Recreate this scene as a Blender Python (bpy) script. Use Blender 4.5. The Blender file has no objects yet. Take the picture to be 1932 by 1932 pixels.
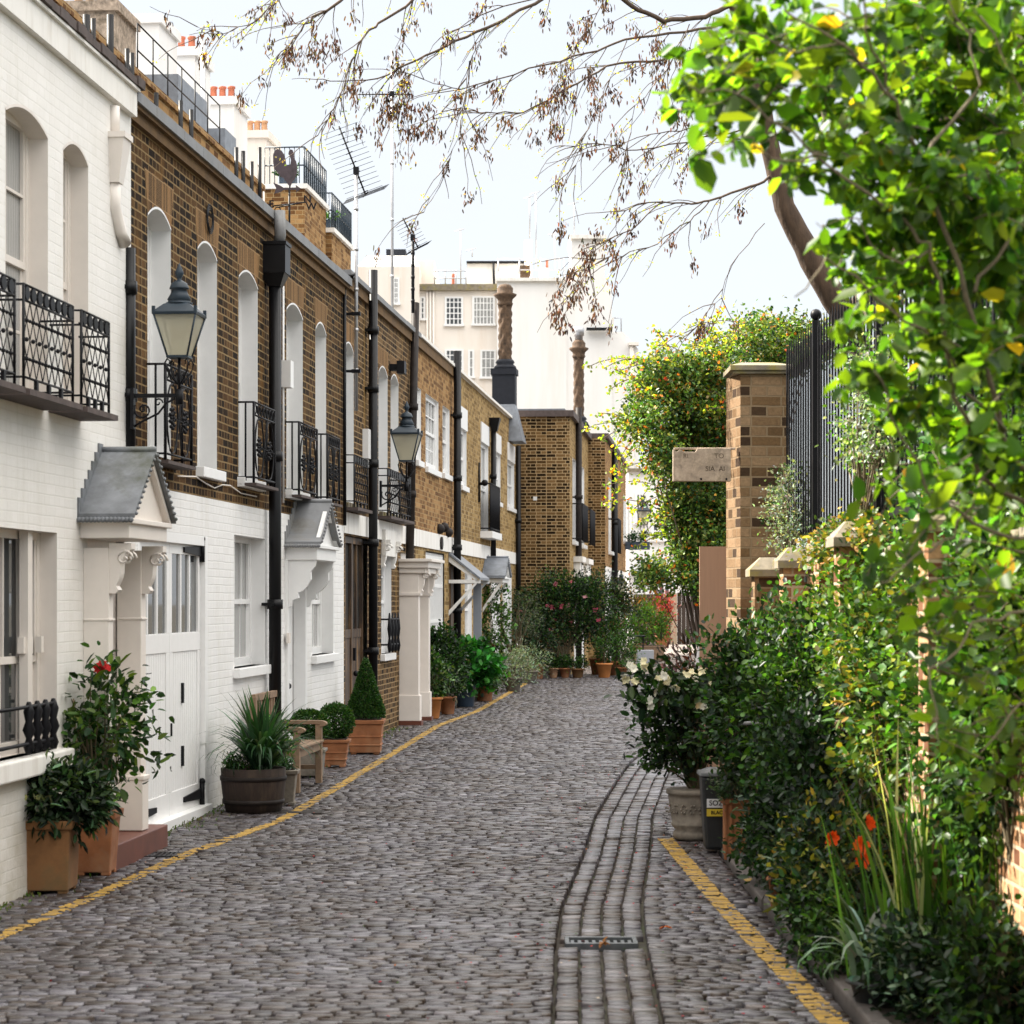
import bpy, math, random
import numpy as np
from mathutils import Vector, Matrix

# ------------------------------------------------------------------ camera, world, sun, exposure
sc = bpy.context.scene
F = 4364.0            # focal length in units of a 1932 wide picture
EYE = 1.65
HX, HY = 966.0, 1134.0
cam_d = bpy.data.cameras.new('camera')
cam = bpy.data.objects.new('camera', cam_d)
sc.collection.objects.link(cam)
cam.location = (0, 0, EYE)
cam.rotation_euler = (math.pi / 2, 0, 0)
cam_d.sensor_width = 36.0
cam_d.lens = 36.0 * F / 1932.0
cam_d.shift_y = 168.0 / 1932.0
cam_d.clip_start = 0.1
cam_d.clip_end = 2000
cam_d.dof.use_dof = True
cam_d.dof.focus_distance = 24.0
cam_d.dof.aperture_fstop = 6.0
sc.camera = cam

SUN_AZ = math.atan2(-0.90, 0.43)      # from +Y towards +X
SUN_EL = math.radians(42)
w = bpy.data.worlds.new('World')
sc.world = w
w.use_nodes = True
nt = w.node_tree
nt.nodes.clear()
out = nt.nodes.new('ShaderNodeOutputWorld')
bg = nt.nodes.new('ShaderNodeBackground')
sky = nt.nodes.new('ShaderNodeTexSky')
sky.sky_type = 'NISHITA'
sky.sun_disc = False
sky.sun_elevation = SUN_EL
sky.sun_rotation = SUN_AZ
sky.air_density = 1.0
sky.dust_density = 2.0
# thin white cloud veil over the blue
tc = nt.nodes.new('ShaderNodeTexCoord')
mp = nt.nodes.new('ShaderNodeMapping')
mp.inputs['Scale'].default_value = (1.0, 1.0, 4.0)
nz = nt.nodes.new('ShaderNodeTexNoise')
nz.inputs['Scale'].default_value = 2.2
nz.inputs['Detail'].default_value = 6
nz.inputs['Roughness'].default_value = 0.55
rp = nt.nodes.new('ShaderNodeValToRGB')
rp.color_ramp.elements[0].position = 0.30
rp.color_ramp.elements[0].color = (0.72, 0.72, 0.72, 1)
rp.color_ramp.elements[1].position = 0.68
rp.color_ramp.elements[1].color = (0.98, 0.98, 0.98, 1)
mx = nt.nodes.new('ShaderNodeMix')
mx.data_type = 'RGBA'
# the veil is brighter overhead than low over the roofs
sx = nt.nodes.new('ShaderNodeSeparateXYZ')
nt.links.new(tc.outputs['Generated'], sx.inputs[0])
er = nt.nodes.new('ShaderNodeValToRGB')
er.color_ramp.elements[0].position = 0.27
er.color_ramp.elements[0].color = (0.228, 0.238, 0.251, 1)
er.color_ramp.elements[1].position = 0.66
er.color_ramp.elements[1].color = (1.0, 0.965, 0.905, 1)
nt.links.new(sx.outputs['Z'], er.inputs[0])
vm = nt.nodes.new('ShaderNodeVectorMath'); vm.operation = 'SCALE'; vm.inputs['Scale'].default_value = 13.0
nt.links.new(er.outputs[0], vm.inputs[0])
nt.links.new(vm.outputs[0], mx.inputs['B'])
nt.links.new(tc.outputs['Generated'], mp.inputs['Vector'])
nt.links.new(mp.outputs['Vector'], nz.inputs['Vector'])
nt.links.new(nz.outputs['Fac'], rp.inputs['Fac'])
nt.links.new(rp.outputs['Color'], mx.inputs['Factor'])
nt.links.new(sky.outputs['Color'], mx.inputs['A'])
nt.links.new(mx.outputs['Result'], bg.inputs['Color'])
bg.inputs['Strength'].default_value = 0.09
nt.links.new(bg.outputs['Background'], out.inputs['Surface'])

sun_d = bpy.data.lights.new('sun', 'SUN')
sun_d.energy = 5.0
sun_d.angle = math.radians(0.6)
sun_d.color = (1.0, 0.93, 0.82)
sun = bpy.data.objects.new('sun', sun_d)
sc.collection.objects.link(sun)
sv = Vector((math.sin(SUN_AZ) * math.cos(SUN_EL), math.cos(SUN_AZ) * math.cos(SUN_EL), math.sin(SUN_EL)))
sun.rotation_euler = sv.to_track_quat('Z', 'Y').to_euler()
sun.location = (-20, 30, 40)

sc.view_settings.view_transform = 'Standard'
sc.view_settings.look = 'None'
sc.view_settings.exposure = 1.80
sc.view_settings.gamma = 1.0
sc.view_settings.use_curve_mapping = False
sc.cycles.max_bounces = 6
sc.cycles.diffuse_bounces = 3
sc.cycles.glossy_bounces = 3
sc.cycles.transmission_bounces = 4
sc.cycles.transparent_max_bounces = 6

RNG = np.random.default_rng(11)
random.seed(5)

# ------------------------------------------------------------------ frames and pixel helpers
TAN = 0.088
TH = math.atan(TAN)
C_, S_ = math.cos(TH), math.sin(TH)
W0 = Vector((-4.2, 0, 0))

def zg(Y):
    return float(np.interp(Y, [14, 30, 48], [-0.12, 0.0, 0.08]))

def P(x, y, Y):                       # a picture point at distance Y
    return Vector(((x - HX) / F * Y, Y, EYE + (HY - y) / F * Y))

def G(x, y):                          # a picture point on the ground
    Y = 20.0
    for _ in range(12):
        Y = (EYE - zg(Y)) * F / max(y - HY, 1)
    return Vector(((x - HX) / F * Y, Y, zg(Y)))

def W(o, s, z=0.0):                   # terrace frame (outward, along, up) to world
    return Vector((W0.x + o * C_ + s * S_, -o * S_ + s * C_, z))

def S(x, o=0.0):                      # place along the terrace seen at picture column x
    q = (x - HX) / F
    return (W0.x + o * C_ + q * o * S_) / (q * C_ - S_)

def Z(y, s, o=0.0):
    return EYE + (HY - y) / F * (-o * S_ + s * C_)

# ------------------------------------------------------------------ mesh builder
class MB:
    def __init__(self):
        self.v = []; self.f = []; self.sm = []
    def add(self, vs, fs, smooth=False):
        n = len(self.v)
        self.v.extend([tuple(p) for p in vs])
        self.f.extend([tuple(i + n for i in f) for f in fs])
        self.sm.extend([smooth] * len(fs))
        return self
    def box(self, x0, x1, y0, y1, z0, z1):
        vs = [(x, y, z) for z in (z0, z1) for y in (y0, y1) for x in (x0, x1)]
        return self.add(vs, [(0, 2, 3, 1), (4, 5, 7, 6), (0, 1, 5, 4), (2, 6, 7, 3), (0, 4, 6, 2), (1, 3, 7, 5)])
    def quad(self, a, b, c, d):
        return self.add([a, b, c, d], [(0, 1, 2, 3)])
    def taperbox(self, cx, cy, z0, z1, hx0, hy0, hx1, hy1):
        vs = [(cx + sx * hx, cy + sy * hy, z) for z, hx, hy in ((z0, hx0, hy0), (z1, hx1, hy1)) for sy in (-1, 1) for sx in (-1, 1)]
        return self.add(vs, [(0, 2, 3, 1), (4, 5, 7, 6), (0, 1, 5, 4), (2, 6, 7, 3), (0, 4, 6, 2), (1, 3, 7, 5)])
    def prism(self, pts, axis, a, b):
        """extrude a closed 2-D outline along an axis: axis 0 -> pts are (y,z), 1 -> (x,z), 2 -> (x,y)"""
        def mk(p, t):
            return (t, p[0], p[1]) if axis == 0 else ((p[0], t, p[1]) if axis == 1 else (p[0], p[1], t))
        n = len(pts)
        vs = [mk(p, a) for p in pts] + [mk(p, b) for p in pts]
        fs = [tuple(range(n))[::-1], tuple(range(n, 2 * n))]
        fs += [(i, (i + 1) % n, n + (i + 1) % n, n + i) for i in range(n)]
        return self.add(vs, fs)
    def tube(self, pts, r, n=6, cap=True, smooth=True):
        pts = [Vector(p) for p in pts]
        rs = r if isinstance(r, (list, tuple)) else [r] * len(pts)
        vs = []; fs = []
        ref = None
        for i, p in enumerate(pts):
            d = (pts[min(i + 1, len(pts) - 1)] - pts[max(i - 1, 0)])
            if d.length < 1e-9: d = Vector((0, 0, 1))
            d.normalize()
            if ref is None or abs(ref.dot(d)) > 0.98:
                ref = Vector((0, 0, 1)) if abs(d.z) < 0.9 else Vector((1, 0, 0))
            u = d.cross(ref).normalized(); v_ = u.cross(d).normalized()
            ref = v_ if abs(d.z) > 0.9 else Vector((0, 0, 1))
            for k in range(n):
                a = 2 * math.pi * k / n
                vs.append(p + (u * math.cos(a) + v_ * math.sin(a)) * rs[i])
        for i in range(len(pts) - 1):
            for k in range(n):
                fs.append((i * n + k, i * n + (k + 1) % n, (i + 1) * n + (k + 1) % n, (i + 1) * n + k))
        if cap:
            fs.append(tuple(range(n))[::-1]); fs.append(tuple(range((len(pts) - 1) * n, len(pts) * n)))
        return self.add(vs, fs, smooth)
    def lathe(self, prof, cx, cy, n=16, smooth=True, rot=0.0, sx=1.0, sy=1.0):
        vs = []; fs = []
        for r, z in prof:
            for k in range(n):
                a = 2 * math.pi * k / n + rot
                vs.append((cx + r * math.cos(a) * sx, cy + r * math.sin(a) * sy, z))
        for i in range(len(prof) - 1):
            for k in range(n):
                fs.append((i * n + k, i * n + (k + 1) % n, (i + 1) * n + (k + 1) % n, (i + 1) * n + k))
        self.add(vs, fs, smooth)
        n0 = len(self.v) - len(vs)
        self.f.append(tuple(n0 + k for k in range(n))[::-1]); self.sm.append(False)
        self.f.append(tuple(n0 + (len(prof) - 1) * n + k for k in range(n))); self.sm.append(False)
        return self
    def ball(self, c, r, n=8):
        prof = [(max(r * math.sin(math.pi * i / n), 1e-4), c[2] - r * math.cos(math.pi * i / n)) for i in range(n + 1)]
        return self.lathe(prof, c[0], c[1], n)
    def mesh(self, name, org=(0, 0, 0)):
        me = bpy.data.meshes.new(name)
        v = np.array(self.v, dtype=float) - np.array(org)[None, :]
        me.from_pydata(v.tolist(), [], self.f)
        me.polygons.foreach_set('use_smooth', self.sm)
        uvl = me.uv_layers.new(name='UVMap')
        vv = np.array(self.v, dtype=float)
        uv = np.zeros((len(me.loops), 2))
        k = 0
        for f in self.f:
            p = vv[list(f)]
            nrm = np.zeros(3)
            for i in range(1, len(f) - 1):
                nrm += np.cross(p[i] - p[0], p[i + 1] - p[0])
            a = np.abs(nrm)
            if a[2] >= a[0] and a[2] >= a[1]: c = p[:, [0, 1]]
            elif a[0] >= a[1]: c = p[:, [1, 2]]
            else: c = p[:, [0, 2]]
            uv[k:k + len(f)] = c; k += len(f)
        uvl.data.foreach_set('uv', uv.ravel())
        return me

def setp(o, label=None, cat=None, group=None, kind=None):
    if label: o['label'] = label
    if cat: o['category'] = cat
    if group: o['group'] = group
    if kind: o['kind'] = kind

class Thing:
    def __init__(self, name, label, cat, org=(0, 0, 0), frame='G', group=None, rz=0.0):
        self.org = tuple(org); self.frame = frame
        e = bpy.data.objects.new(name, None)
        e.empty_display_size = 0.2
        sc.collection.objects.link(e)
        if frame == 'W':
            e.location = W(org[0], org[1], org[2]); e.rotation_euler = (0, 0, -TH + rz)
        else:
            e.location = org; e.rotation_euler = (0, 0, rz)
        setp(e, label, cat, group)
        self.e = e
    def part(self, name, mb, mat, parent=None, bevel=0, label=None):
        me = mb.mesh(name, self.org) if isinstance(mb, MB) else mb
        me.materials.append(mat)
        o = bpy.data.objects.new(name, me)
        o.parent = parent or self.e
        sc.collection.objects.link(o)
        if bevel:
            m = o.modifiers.new('bevel', 'BEVEL'); m.width = bevel; m.segments = 2; m.limit_method = 'ANGLE'
        if label: o['label'] = label
        return o

def solo(name, label, cat, mb, mat, org=(0, 0, 0), frame='G', group=None, kind=None, bevel=0):
    me = mb.mesh(name, org) if isinstance(mb, MB) else mb
    me.materials.append(mat)
    o = bpy.data.objects.new(name, me)
    sc.collection.objects.link(o)
    if frame == 'W':
        o.location = W(*org); o.rotation_euler = (0, 0, -TH)
    else:
        o.location = org
    setp(o, label, cat, group, kind)
    if bevel:
        m = o.modifiers.new('bevel', 'BEVEL'); m.width = bevel; m.segments = 2; m.limit_method = 'ANGLE'
    return o

def copy_thing(root, loc, rz, label=None, scale=None):
    r = root.copy(); sc.collection.objects.link(r)
    r.location = loc; r.rotation_euler = (0, 0, rz)
    if scale: r.scale = (scale,) * 3
    if label: r['label'] = label
    for ch in list(root.children):
        c = ch.copy(); sc.collection.objects.link(c); c.parent = r
        for g in list(ch.children):
            d = g.copy(); sc.collection.objects.link(d); d.parent = c
    return r

# ------------------------------------------------------------------ leaves
def unit(a):
    return a / np.maximum(np.linalg.norm(a, axis=1, keepdims=True), 1e-9)

def leaf_mesh(name, pos, ax, nr, L, Wd, col, org=(0, 0, 0), fold=0.18, curl=0.15, mid=0.42):
    """every leaf is a small folded blade: base, two side points each way, tip"""
    n = len(pos)
    ax = unit(ax); side = unit(np.cross(ax, nr)); up = np.cross(side, ax)
    L = np.broadcast_to(L, (n,))[:, None]; Wd = np.broadcast_to(Wd, (n,))[:, None] * 0.5
    pos = pos - np.array(org)[None, :]
    b = pos
    t = pos + ax * L - up * L * curl
    l1 = pos + ax * L * mid * 0.55 + side * Wd * 0.85 + up * Wd * fold
    l2 = pos + ax * L * (mid + 0.25) + side * Wd * 0.9 + up * (Wd * fold - L * curl * 0.4)
    r1 = pos + ax * L * mid * 0.55 - side * Wd * 0.85 + up * Wd * fold
    r2 = pos + ax * L * (mid + 0.25) - side * Wd * 0.9 + up * (Wd * fold - L * curl * 0.4)
    v = np.stack([b, l1, l2, t, r2, r1], axis=1).reshape(-1, 3)
    me = bpy.data.meshes.new(name)
    me.vertices.add(6 * n); me.loops.add(8 * n); me.polygons.add(2 * n)
    me.vertices.foreach_set('co', v.ravel())
    base = (np.arange(n) * 6)[:, None]
    idx = (base + np.array([[0, 3, 2, 1, 0, 5, 4, 3]])).ravel()
    me.loops.foreach_set('vertex_index', idx.astype(np.int32))
    me.polygons.foreach_set('loop_start', (np.arange(2 * n) * 4).astype(np.int32))
    me.update(calc_edges=True)
    ca = me.color_attributes.new('col', 'FLOAT_COLOR', 'POINT')
    c4 = np.ones((6 * n, 4)); c4[:, :3] = np.repeat(col, 6, axis=0)
    ca.data.foreach_set('color', c4.ravel())
    me.validate()
    return me

def palette(n, cols, wts=None, jit=0.15, bright=0.25):
    cols = np.array(cols, float)
    k = RNG.choice(len(cols), size=n, p=None if wts is None else np.array(wts) / np.sum(wts))
    c = cols[k] * np.exp(RNG.normal(0, bright, (n, 1))) * (1 + RNG.normal(0, jit, (n, 3)))
    return np.clip(c, 0.003, 0.85)

def clump_pts(c, rad, nclump, per, spread, shell=0.5, zmin=None):
    """leaf places gathered in clumps inside an ellipsoid, thicker towards its outside"""
    c = np.array(c, float); rad = np.array(rad, float)
    d = unit(RNG.normal(size=(nclump, 3)))
    r = (shell + (1 - shell) * RNG.random((nclump, 1)) ** 0.7) * (0.85 + 0.3 * RNG.random((nclump, 1)))
    cc = c + d * r * rad
    if zmin is not None: cc[:, 2] = np.maximum(cc[:, 2], zmin)
    p = np.repeat(cc, per, axis=0) + RNG.normal(size=(nclump * per, 3)) * spread
    return p, cc

def leaf_dirs(p, c, up=0.3, rnd=0.8):
    o = unit(p - np.array(c)[None, :])
    ax = unit(o + RNG.normal(size=p.shape) * rnd + np.array([[0, 0, up]]))
    nr = unit(RNG.normal(size=p.shape) * 0.7 + np.array([[0, 0, 1.0]]) + o * 0.4)
    return ax, nr
# ------------------------------------------------------------------ materials
def new_mat(name):
    m = bpy.data.materials.new(name); m.use_nodes = True
    n = m.node_tree; n.nodes.clear()
    o = n.nodes.new('ShaderNodeOutputMaterial'); b = n.nodes.new('ShaderNodeBsdfPrincipled')
    n.links.new(b.outputs[0], o.inputs[0])
    return m, n, b, o

def N(n, t, **kw):
    x = n.nodes.new(t)
    for k, v in kw.items():
        if k in x.inputs: x.inputs[k].default_value = v
        else: setattr(x, k, v)
    return x

def mixc(n, fac, a, b, blend='MIX'):
    x = n.nodes.new('ShaderNodeMix'); x.data_type = 'RGBA'; x.blend_type = blend
    for k, v in (('Factor', fac), ('A', a), ('B', b)):
        if hasattr(v, 'links') or hasattr(v, 'is_linked'): n.links.new(v, x.inputs[k])
        elif k == 'Factor': x.inputs[k].default_value = v
        else: x.inputs[k].default_value = (*v, 1) if len(v) == 3 else v
    return x.outputs['Result']

def ramp(n, src, p0, p1, c0=(0, 0, 0), c1=(1, 1, 1)):
    r = n.nodes.new('ShaderNodeValToRGB')
    r.color_ramp.elements[0].position = p0; r.color_ramp.elements[0].color = (*c0, 1)
    r.color_ramp.elements[1].position = p1; r.color_ramp.elements[1].color = (*c1, 1)
    n.links.new(src, r.inputs[0])
    return r.outputs[0]

def bump(n, b, h, s=0.4, d=0.01):
    x = N(n, 'ShaderNodeBump', Strength=s, Distance=d)
    n.links.new(h, x.inputs['Height']); n.links.new(x.outputs[0], b.inputs['Normal'])
    return x

def plain(name, c, rough=0.6, var=0.12, scale=6, bmp=0.15, metal=0.0, grime=None, gs=1.2, spec=None, stretch=None, dist=0.004):
    m, n, b, o = new_mat(name)
    t = N(n, 'ShaderNodeTexCoord')
    vec = t.outputs['Object']
    if stretch:
        mp = N(n, 'ShaderNodeMapping'); mp.inputs['Scale'].default_value = stretch
        n.links.new(vec, mp.inputs['Vector']); vec = mp.outputs[0]
    z = N(n, 'ShaderNodeTexNoise', Scale=scale, Detail=6, Roughness=0.6)
    n.links.new(vec, z.inputs['Vector'])
    lo = tuple(x * (1 - var) for x in c); hi = tuple(min(x * (1 + var), 1) for x in c)
    col = ramp(n, z.outputs[0], 0.3, 0.7, lo, hi)
    if grime:
        g = N(n, 'ShaderNodeTexNoise', Scale=gs, Detail=8, Roughness=0.7)
        n.links.new(vec, g.inputs['Vector'])
        gf = ramp(n, g.outputs[0], 0.48, 0.72)
        col = mixc(n, gf, col, grime)
    n.links.new(col, b.inputs['Base Color'])
    b.inputs['Roughness'].default_value = rough; b.inputs['Metallic'].default_value = metal
    if spec is not None: b.inputs['Specular IOR Level'].default_value = spec
    if bmp: bump(n, b, z.outputs[0], bmp, dist)
    return m

def brick(name, c1, c2, c3, mortar, row=0.066, bw=0.2, ms=0.009, soot=None, stain=None, bs=0.6, paint=False, off=0.5, dark=None, dk=(0.55, 0.7), mid=0.5):
    m, n, b, o = new_mat(name)
    uv = N(n, 'ShaderNodeUVMap'); uv.uv_map = 'UVMap'
    # a little wobble so the courses are not ruled lines
    wz = N(n, 'ShaderNodeTexNoise', Scale=3.0, Detail=2)
    n.links.new(uv.outputs[0], wz.inputs['Vector'])
    sub = N(n, 'ShaderNodeVectorMath', operation='SUBTRACT'); sub.inputs[1].default_value = (0.5, 0.5, 0.5)
    n.links.new(wz.outputs['Color'], sub.inputs[0])
    sc_ = N(n, 'ShaderNodeVectorMath', operation='SCALE'); sc_.inputs['Scale'].default_value = 0.012
    n.links.new(sub.outputs[0], sc_.inputs[0])
    ad = N(n, 'ShaderNodeVectorMath', operation='ADD')
    n.links.new(uv.outputs[0], ad.inputs[0]); n.links.new(sc_.outputs[0], ad.inputs[1])
    def bt(ca, cb, cm, msz=ms, squash=0.55, sf=2):
        t = N(n, 'ShaderNodeTexBrick')
        t.offset = off; t.squash = squash; t.squash_frequency = sf
        for k, v in (('Scale', 1.0), ('Mortar Size', msz), ('Mortar Smooth', 0.25), ('Bias', 0.0), ('Brick Width', bw), ('Row Height', row)):
            t.inputs[k].default_value = v
        t.inputs['Color1'].default_value = (*ca, 1); t.inputs['Color2'].default_value = (*cb, 1); t.inputs['Mortar'].default_value = (*cm, 1)
        n.links.new(ad.outputs[0], t.inputs['Vector'])
        return t
    t = bt((0, 0, 0), (1, 1, 1), (0.5, 0.5, 0.5))
    z = N(n, 'ShaderNodeTexNoise', Scale=40, Detail=4, Roughness=0.7)
    n.links.new(uv.outputs[0], z.inputs['Vector'])
    cr = n.nodes.new('ShaderNodeValToRGB')
    n.links.new(t.outputs['Color'], cr.inputs[0])
    e = cr.color_ramp.elements
    e[0].position = 0.12; e[0].color = (*c1, 1); e[1].position = 0.9; e[1].color = (*c3, 1)
    x = cr.color_ramp.elements.new(mid); x.color = (*c2, 1)
    bc = mixc(n, 0.08 if paint else 0.55, cr.outputs[0], z.outputs['Fac'], 'OVERLAY')
    # big patches: dark soot and warm stains
    if dark:
        g = N(n, 'ShaderNodeTexNoise', Scale=0.9, Detail=5, Roughness=0.6)
        n.links.new(uv.outputs[0], g.inputs['Vector'])
        bc = mixc(n, ramp(n, g.outputs[0], dk[0], dk[1]), bc, dark)
    col = mixc(n, t.outputs['Fac'], bc, mortar)
    if soot:
        g = N(n, 'ShaderNodeTexNoise', Scale=0.55, Detail=6, Roughness=0.65)
        n.links.new(uv.outputs[0], g.inputs['Vector'])
        f = ramp(n, g.outputs[0], 0.50, 0.75)
        col = mixc(n, f, col, soot, 'MULTIPLY')
    if stain:
        mp = N(n, 'ShaderNodeMapping'); mp.inputs['Scale'].default_value = (2.2, 0.35, 1); mp.inputs['Location'].default_value = (3.1, 7, 0)
        n.links.new(uv.outputs[0], mp.inputs['Vector'])
        g = N(n, 'ShaderNodeTexNoise', Scale=1.0, Detail=5, Roughness=0.6)
        n.links.new(mp.outputs[0], g.inputs['Vector'])
        f = ramp(n, g.outputs[0], 0.58, 0.70, (0, 0, 0), (0.6, 0.6, 0.6))
        col = mixc(n, f, col, stain)
    if paint:
        g = N(n, 'ShaderNodeTexNoise', Scale=2.3, Detail=8, Roughness=0.75); n.links.new(uv.outputs[0], g.inputs['Vector'])
        sp = N(n, 'ShaderNodeSeparateXYZ'); n.links.new(uv.outputs[0], sp.inputs[0])
        mr = N(n, 'ShaderNodeMapRange'); mr.inputs['From Min'].default_value = 0.75; mr.inputs['From Max'].default_value = -0.15; n.links.new(sp.outputs['Y'], mr.inputs['Value'])
        ma = N(n, 'ShaderNodeMath', operation='MULTIPLY'); n.links.new(mr.outputs[0], ma.inputs[0]); n.links.new(ramp(n, g.outputs[0], 0.38, 0.68), ma.inputs[1])
        col = mixc(n, ma.outputs[0], col, (0.42, 0.38, 0.28))
        g2 = N(n, 'ShaderNodeTexNoise', Scale=1.1, Detail=9, Roughness=0.8); mp = N(n, 'ShaderNodeMapping'); mp.inputs['Scale'].default_value = (3.5, 0.5, 1)
        n.links.new(uv.outputs[0], mp.inputs['Vector']); n.links.new(mp.outputs[0], g2.inputs['Vector'])
        col = mixc(n, ramp(n, g2.outputs[0], 0.50, 0.75, (0, 0, 0), (0.65, 0.65, 0.65)), col, (0.62, 0.59, 0.52))
        g3 = N(n, 'ShaderNodeTexNoise', Scale=26, Detail=5, Roughness=0.7); mp = N(n, 'ShaderNodeMapping'); mp.inputs['Scale'].default_value = (0.25, 1.6, 1)
        n.links.new(uv.outputs[0], mp.inputs['Vector']); n.links.new(mp.outputs[0], g3.inputs['Vector'])
        col = mixc(n, ramp(n, g3.outputs[0], 0.64, 0.72, (0, 0, 0), (0.45, 0.45, 0.45)), col, (0.5, 0.46, 0.40))
    n.links.new(col, b.inputs['Base Color'])
    b.inputs['Roughness'].default_value = 0.5 if paint else 0.95
    if not paint: b.inputs['Specular IOR Level'].default_value = 0.15
    inv = N(n, 'ShaderNodeMath', operation='SUBTRACT'); inv.inputs[0].default_value = 1.0
    n.links.new(t.outputs['Fac'], inv.inputs[1])
    ml = N(n, 'ShaderNodeMath', operation='MULTIPLY_ADD'); ml.inputs[1].default_value = 0.35
    n.links.new(z.outputs[0], ml.inputs[0]); n.links.new(inv.outputs[0], ml.inputs[2])
    bump(n, b, ml.outputs[0], bs, 0.012)
    return m

M = {}
M['brick_dark'] = brick('brick_dark', (0.012, 0.007, 0.004), (0.045, 0.023, 0.009), (0.105, 0.054, 0.019), (0.255, 0.175, 0.085), soot=(0.45, 0.38, 0.32), stain=(0.20, 0.10, 0.026), ms=0.0075)
M['brick_mid'] = brick('brick_mid', (0.02, 0.012, 0.007), (0.065, 0.036, 0.016), (0.15, 0.088, 0.038), (0.31, 0.215, 0.115), soot=(0.6, 0.55, 0.5), stain=(0.34, 0.2, 0.06), ms=0.0075)
M['brick_warm'] = brick('brick_warm', (0.12, 0.056, 0.022), (0.25, 0.132, 0.050), (0.37, 0.218, 0.092), (0.36, 0.245, 0.12), soot=(0.8, 0.75, 0.7), ms=0.006)
M['brick_yellow'] = brick('brick_yellow', (0.16, 0.096, 0.034), (0.28, 0.18, 0.068), (0.40, 0.27, 0.115), (0.38, 0.28, 0.15), soot=(0.75, 0.7, 0.6), ms=0.006)
M['brick_end'] = brick('brick_end', (0.020, 0.011, 0.005), (0.075, 0.040, 0.014), (0.19, 0.11, 0.044), (0.44, 0.31, 0.165), soot=(0.7, 0.65, 0.55), row=0.068, bw=0.205, ms=0.0085)
M['brick_pier'] = brick('brick_pier', (0.045, 0.027, 0.016), (0.135, 0.080, 0.038), (0.25, 0.165, 0.095), (0.23, 0.165, 0.10), row=0.076, bw=0.225, ms=0.0075, soot=(0.6, 0.5, 0.42), mid=0.26, bs=1.0)
M['brick_red'] = brick('brick_red', (0.12, 0.05, 0.025), (0.30, 0.15, 0.07), (0.42, 0.25, 0.13), (0.42, 0.33, 0.22), row=0.076, bw=0.22, ms=0.009)
M['brick_white'] = brick('brick_white', (0.79, 0.78, 0.765), (0.81, 0.80, 0.785), (0.83, 0.82, 0.805), (0.775, 0.765, 0.745), row=0.066, ms=0.006, bs=0.55, paint=True)
M['brick_cream'] = brick('brick_cream', (0.80, 0.775, 0.735), (0.815, 0.79, 0.75), (0.83, 0.805, 0.77), (0.78, 0.755, 0.71), row=0.066, ms=0.005, bs=0.40, paint=True)
M['soldier'] = brick('soldier', (0.05, 0.025, 0.012), (0.14, 0.075, 0.03), (0.26, 0.14, 0.058), (0.33, 0.22, 0.115), row=0.21, bw=0.062, ms=0.005, off=0.0)
M['white'] = plain('white_paint', (0.80, 0.795, 0.785), 0.38, 0.03, 9, 0.05)
M['cream'] = plain('cream_paint', (0.74, 0.68, 0.62), 0.42, 0.04, 7, 0.06)
M['render'] = plain('white_render', (0.80, 0.78, 0.74), 0.75, 0.05, 3, 0.15, grime=(0.62, 0.58, 0.52), gs=2.2, stretch=(3, 3, 0.5))
M['stucco'] = plain('cream_stucco', (0.79, 0.725, 0.655), 0.85, 0.03, 0.6, 0.05, grime=(0.70, 0.60, 0.50), gs=0.35, stretch=(2.5, 2.5, 0.3))
M['stucco_white'] = plain('white_stucco', (0.80, 0.785, 0.765), 0.85, 0.025, 0.5, 0.05, grime=(0.74, 0.69, 0.63), gs=0.3, stretch=(2.5, 2.5, 0.25))
M['cornice'] = plain('ochre_stone', (0.14, 0.078, 0.027), 0.9, 0.25, 9, 0.4, grime=(0.10, 0.06, 0.03), gs=3.0, dist=0.01)
M['lead'] = plain('weathered_lead', (0.20, 0.205, 0.215), 0.55, 0.25, 5, 0.3, grime=(0.13, 0.12, 0.10), gs=2.5, stretch=(1, 1, 0.6))
M['lead_moss'] = plain('mossy_lead', (0.17, 0.18, 0.195), 0.5, 0.3, 7, 0.4, grime=(0.05, 0.055, 0.025), gs=2.1, dist=0.01)
M['coping'] = plain('dark_coping', (0.075, 0.055, 0.05), 0.8, 0.3, 12, 0.5)
M['iron'] = plain('black_iron', (0.006, 0.006, 0.008), 0.5, 0.2, 30, 0.15, spec=0.2)
M['pipe'] = plain('black_pipe', (0.005, 0.005, 0.006), 0.42, 0.2, 12, 0.1, spec=0.25)
M['oldpipe'] = plain('old_pipe', (0.020, 0.015, 0.013), 0.6, 0.4, 12, 0.3, spec=0.2)
M['lampmetal'] = plain('slate_blue_metal', (0.020, 0.032, 0.045), 0.42, 0.15, 14, 0.1, spec=0.3)
M['slate'] = plain('slate', (0.16, 0.175, 0.20), 0.45, 0.25, 8, 0.3)
M['oldsteel'] = plain('worn_iron', (0.09, 0.095, 0.10), 0.4, 0.3, 20, 0.2, metal=0.4)
M['galv'] = plain('grey_metal', (0.42, 0.42, 0.43), 0.4, 0.1, 20, 0.1, metal=0.7)
M['terracotta'] = plain('terracotta', (0.28, 0.105, 0.040), 0.85, 0.25, 9, 0.3, grime=(0.30, 0.16, 0.085), gs=4)
M['terracotta_old'] = plain('old_terracotta', (0.20, 0.092, 0.032), 0.9, 0.35, 5, 0.3, grime=(0.075, 0.065, 0.03), gs=2.6)
M['terracotta_new'] = plain('orange_terracotta', (0.46, 0.17, 0.045), 0.8, 0.15, 9, 0.2)
M['stonepot'] = plain('weathered_stone', (0.22, 0.19, 0.155), 0.9, 0.3, 10, 0.5, grime=(0.07, 0.065, 0.05), gs=3.5, dist=0.008)
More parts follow.
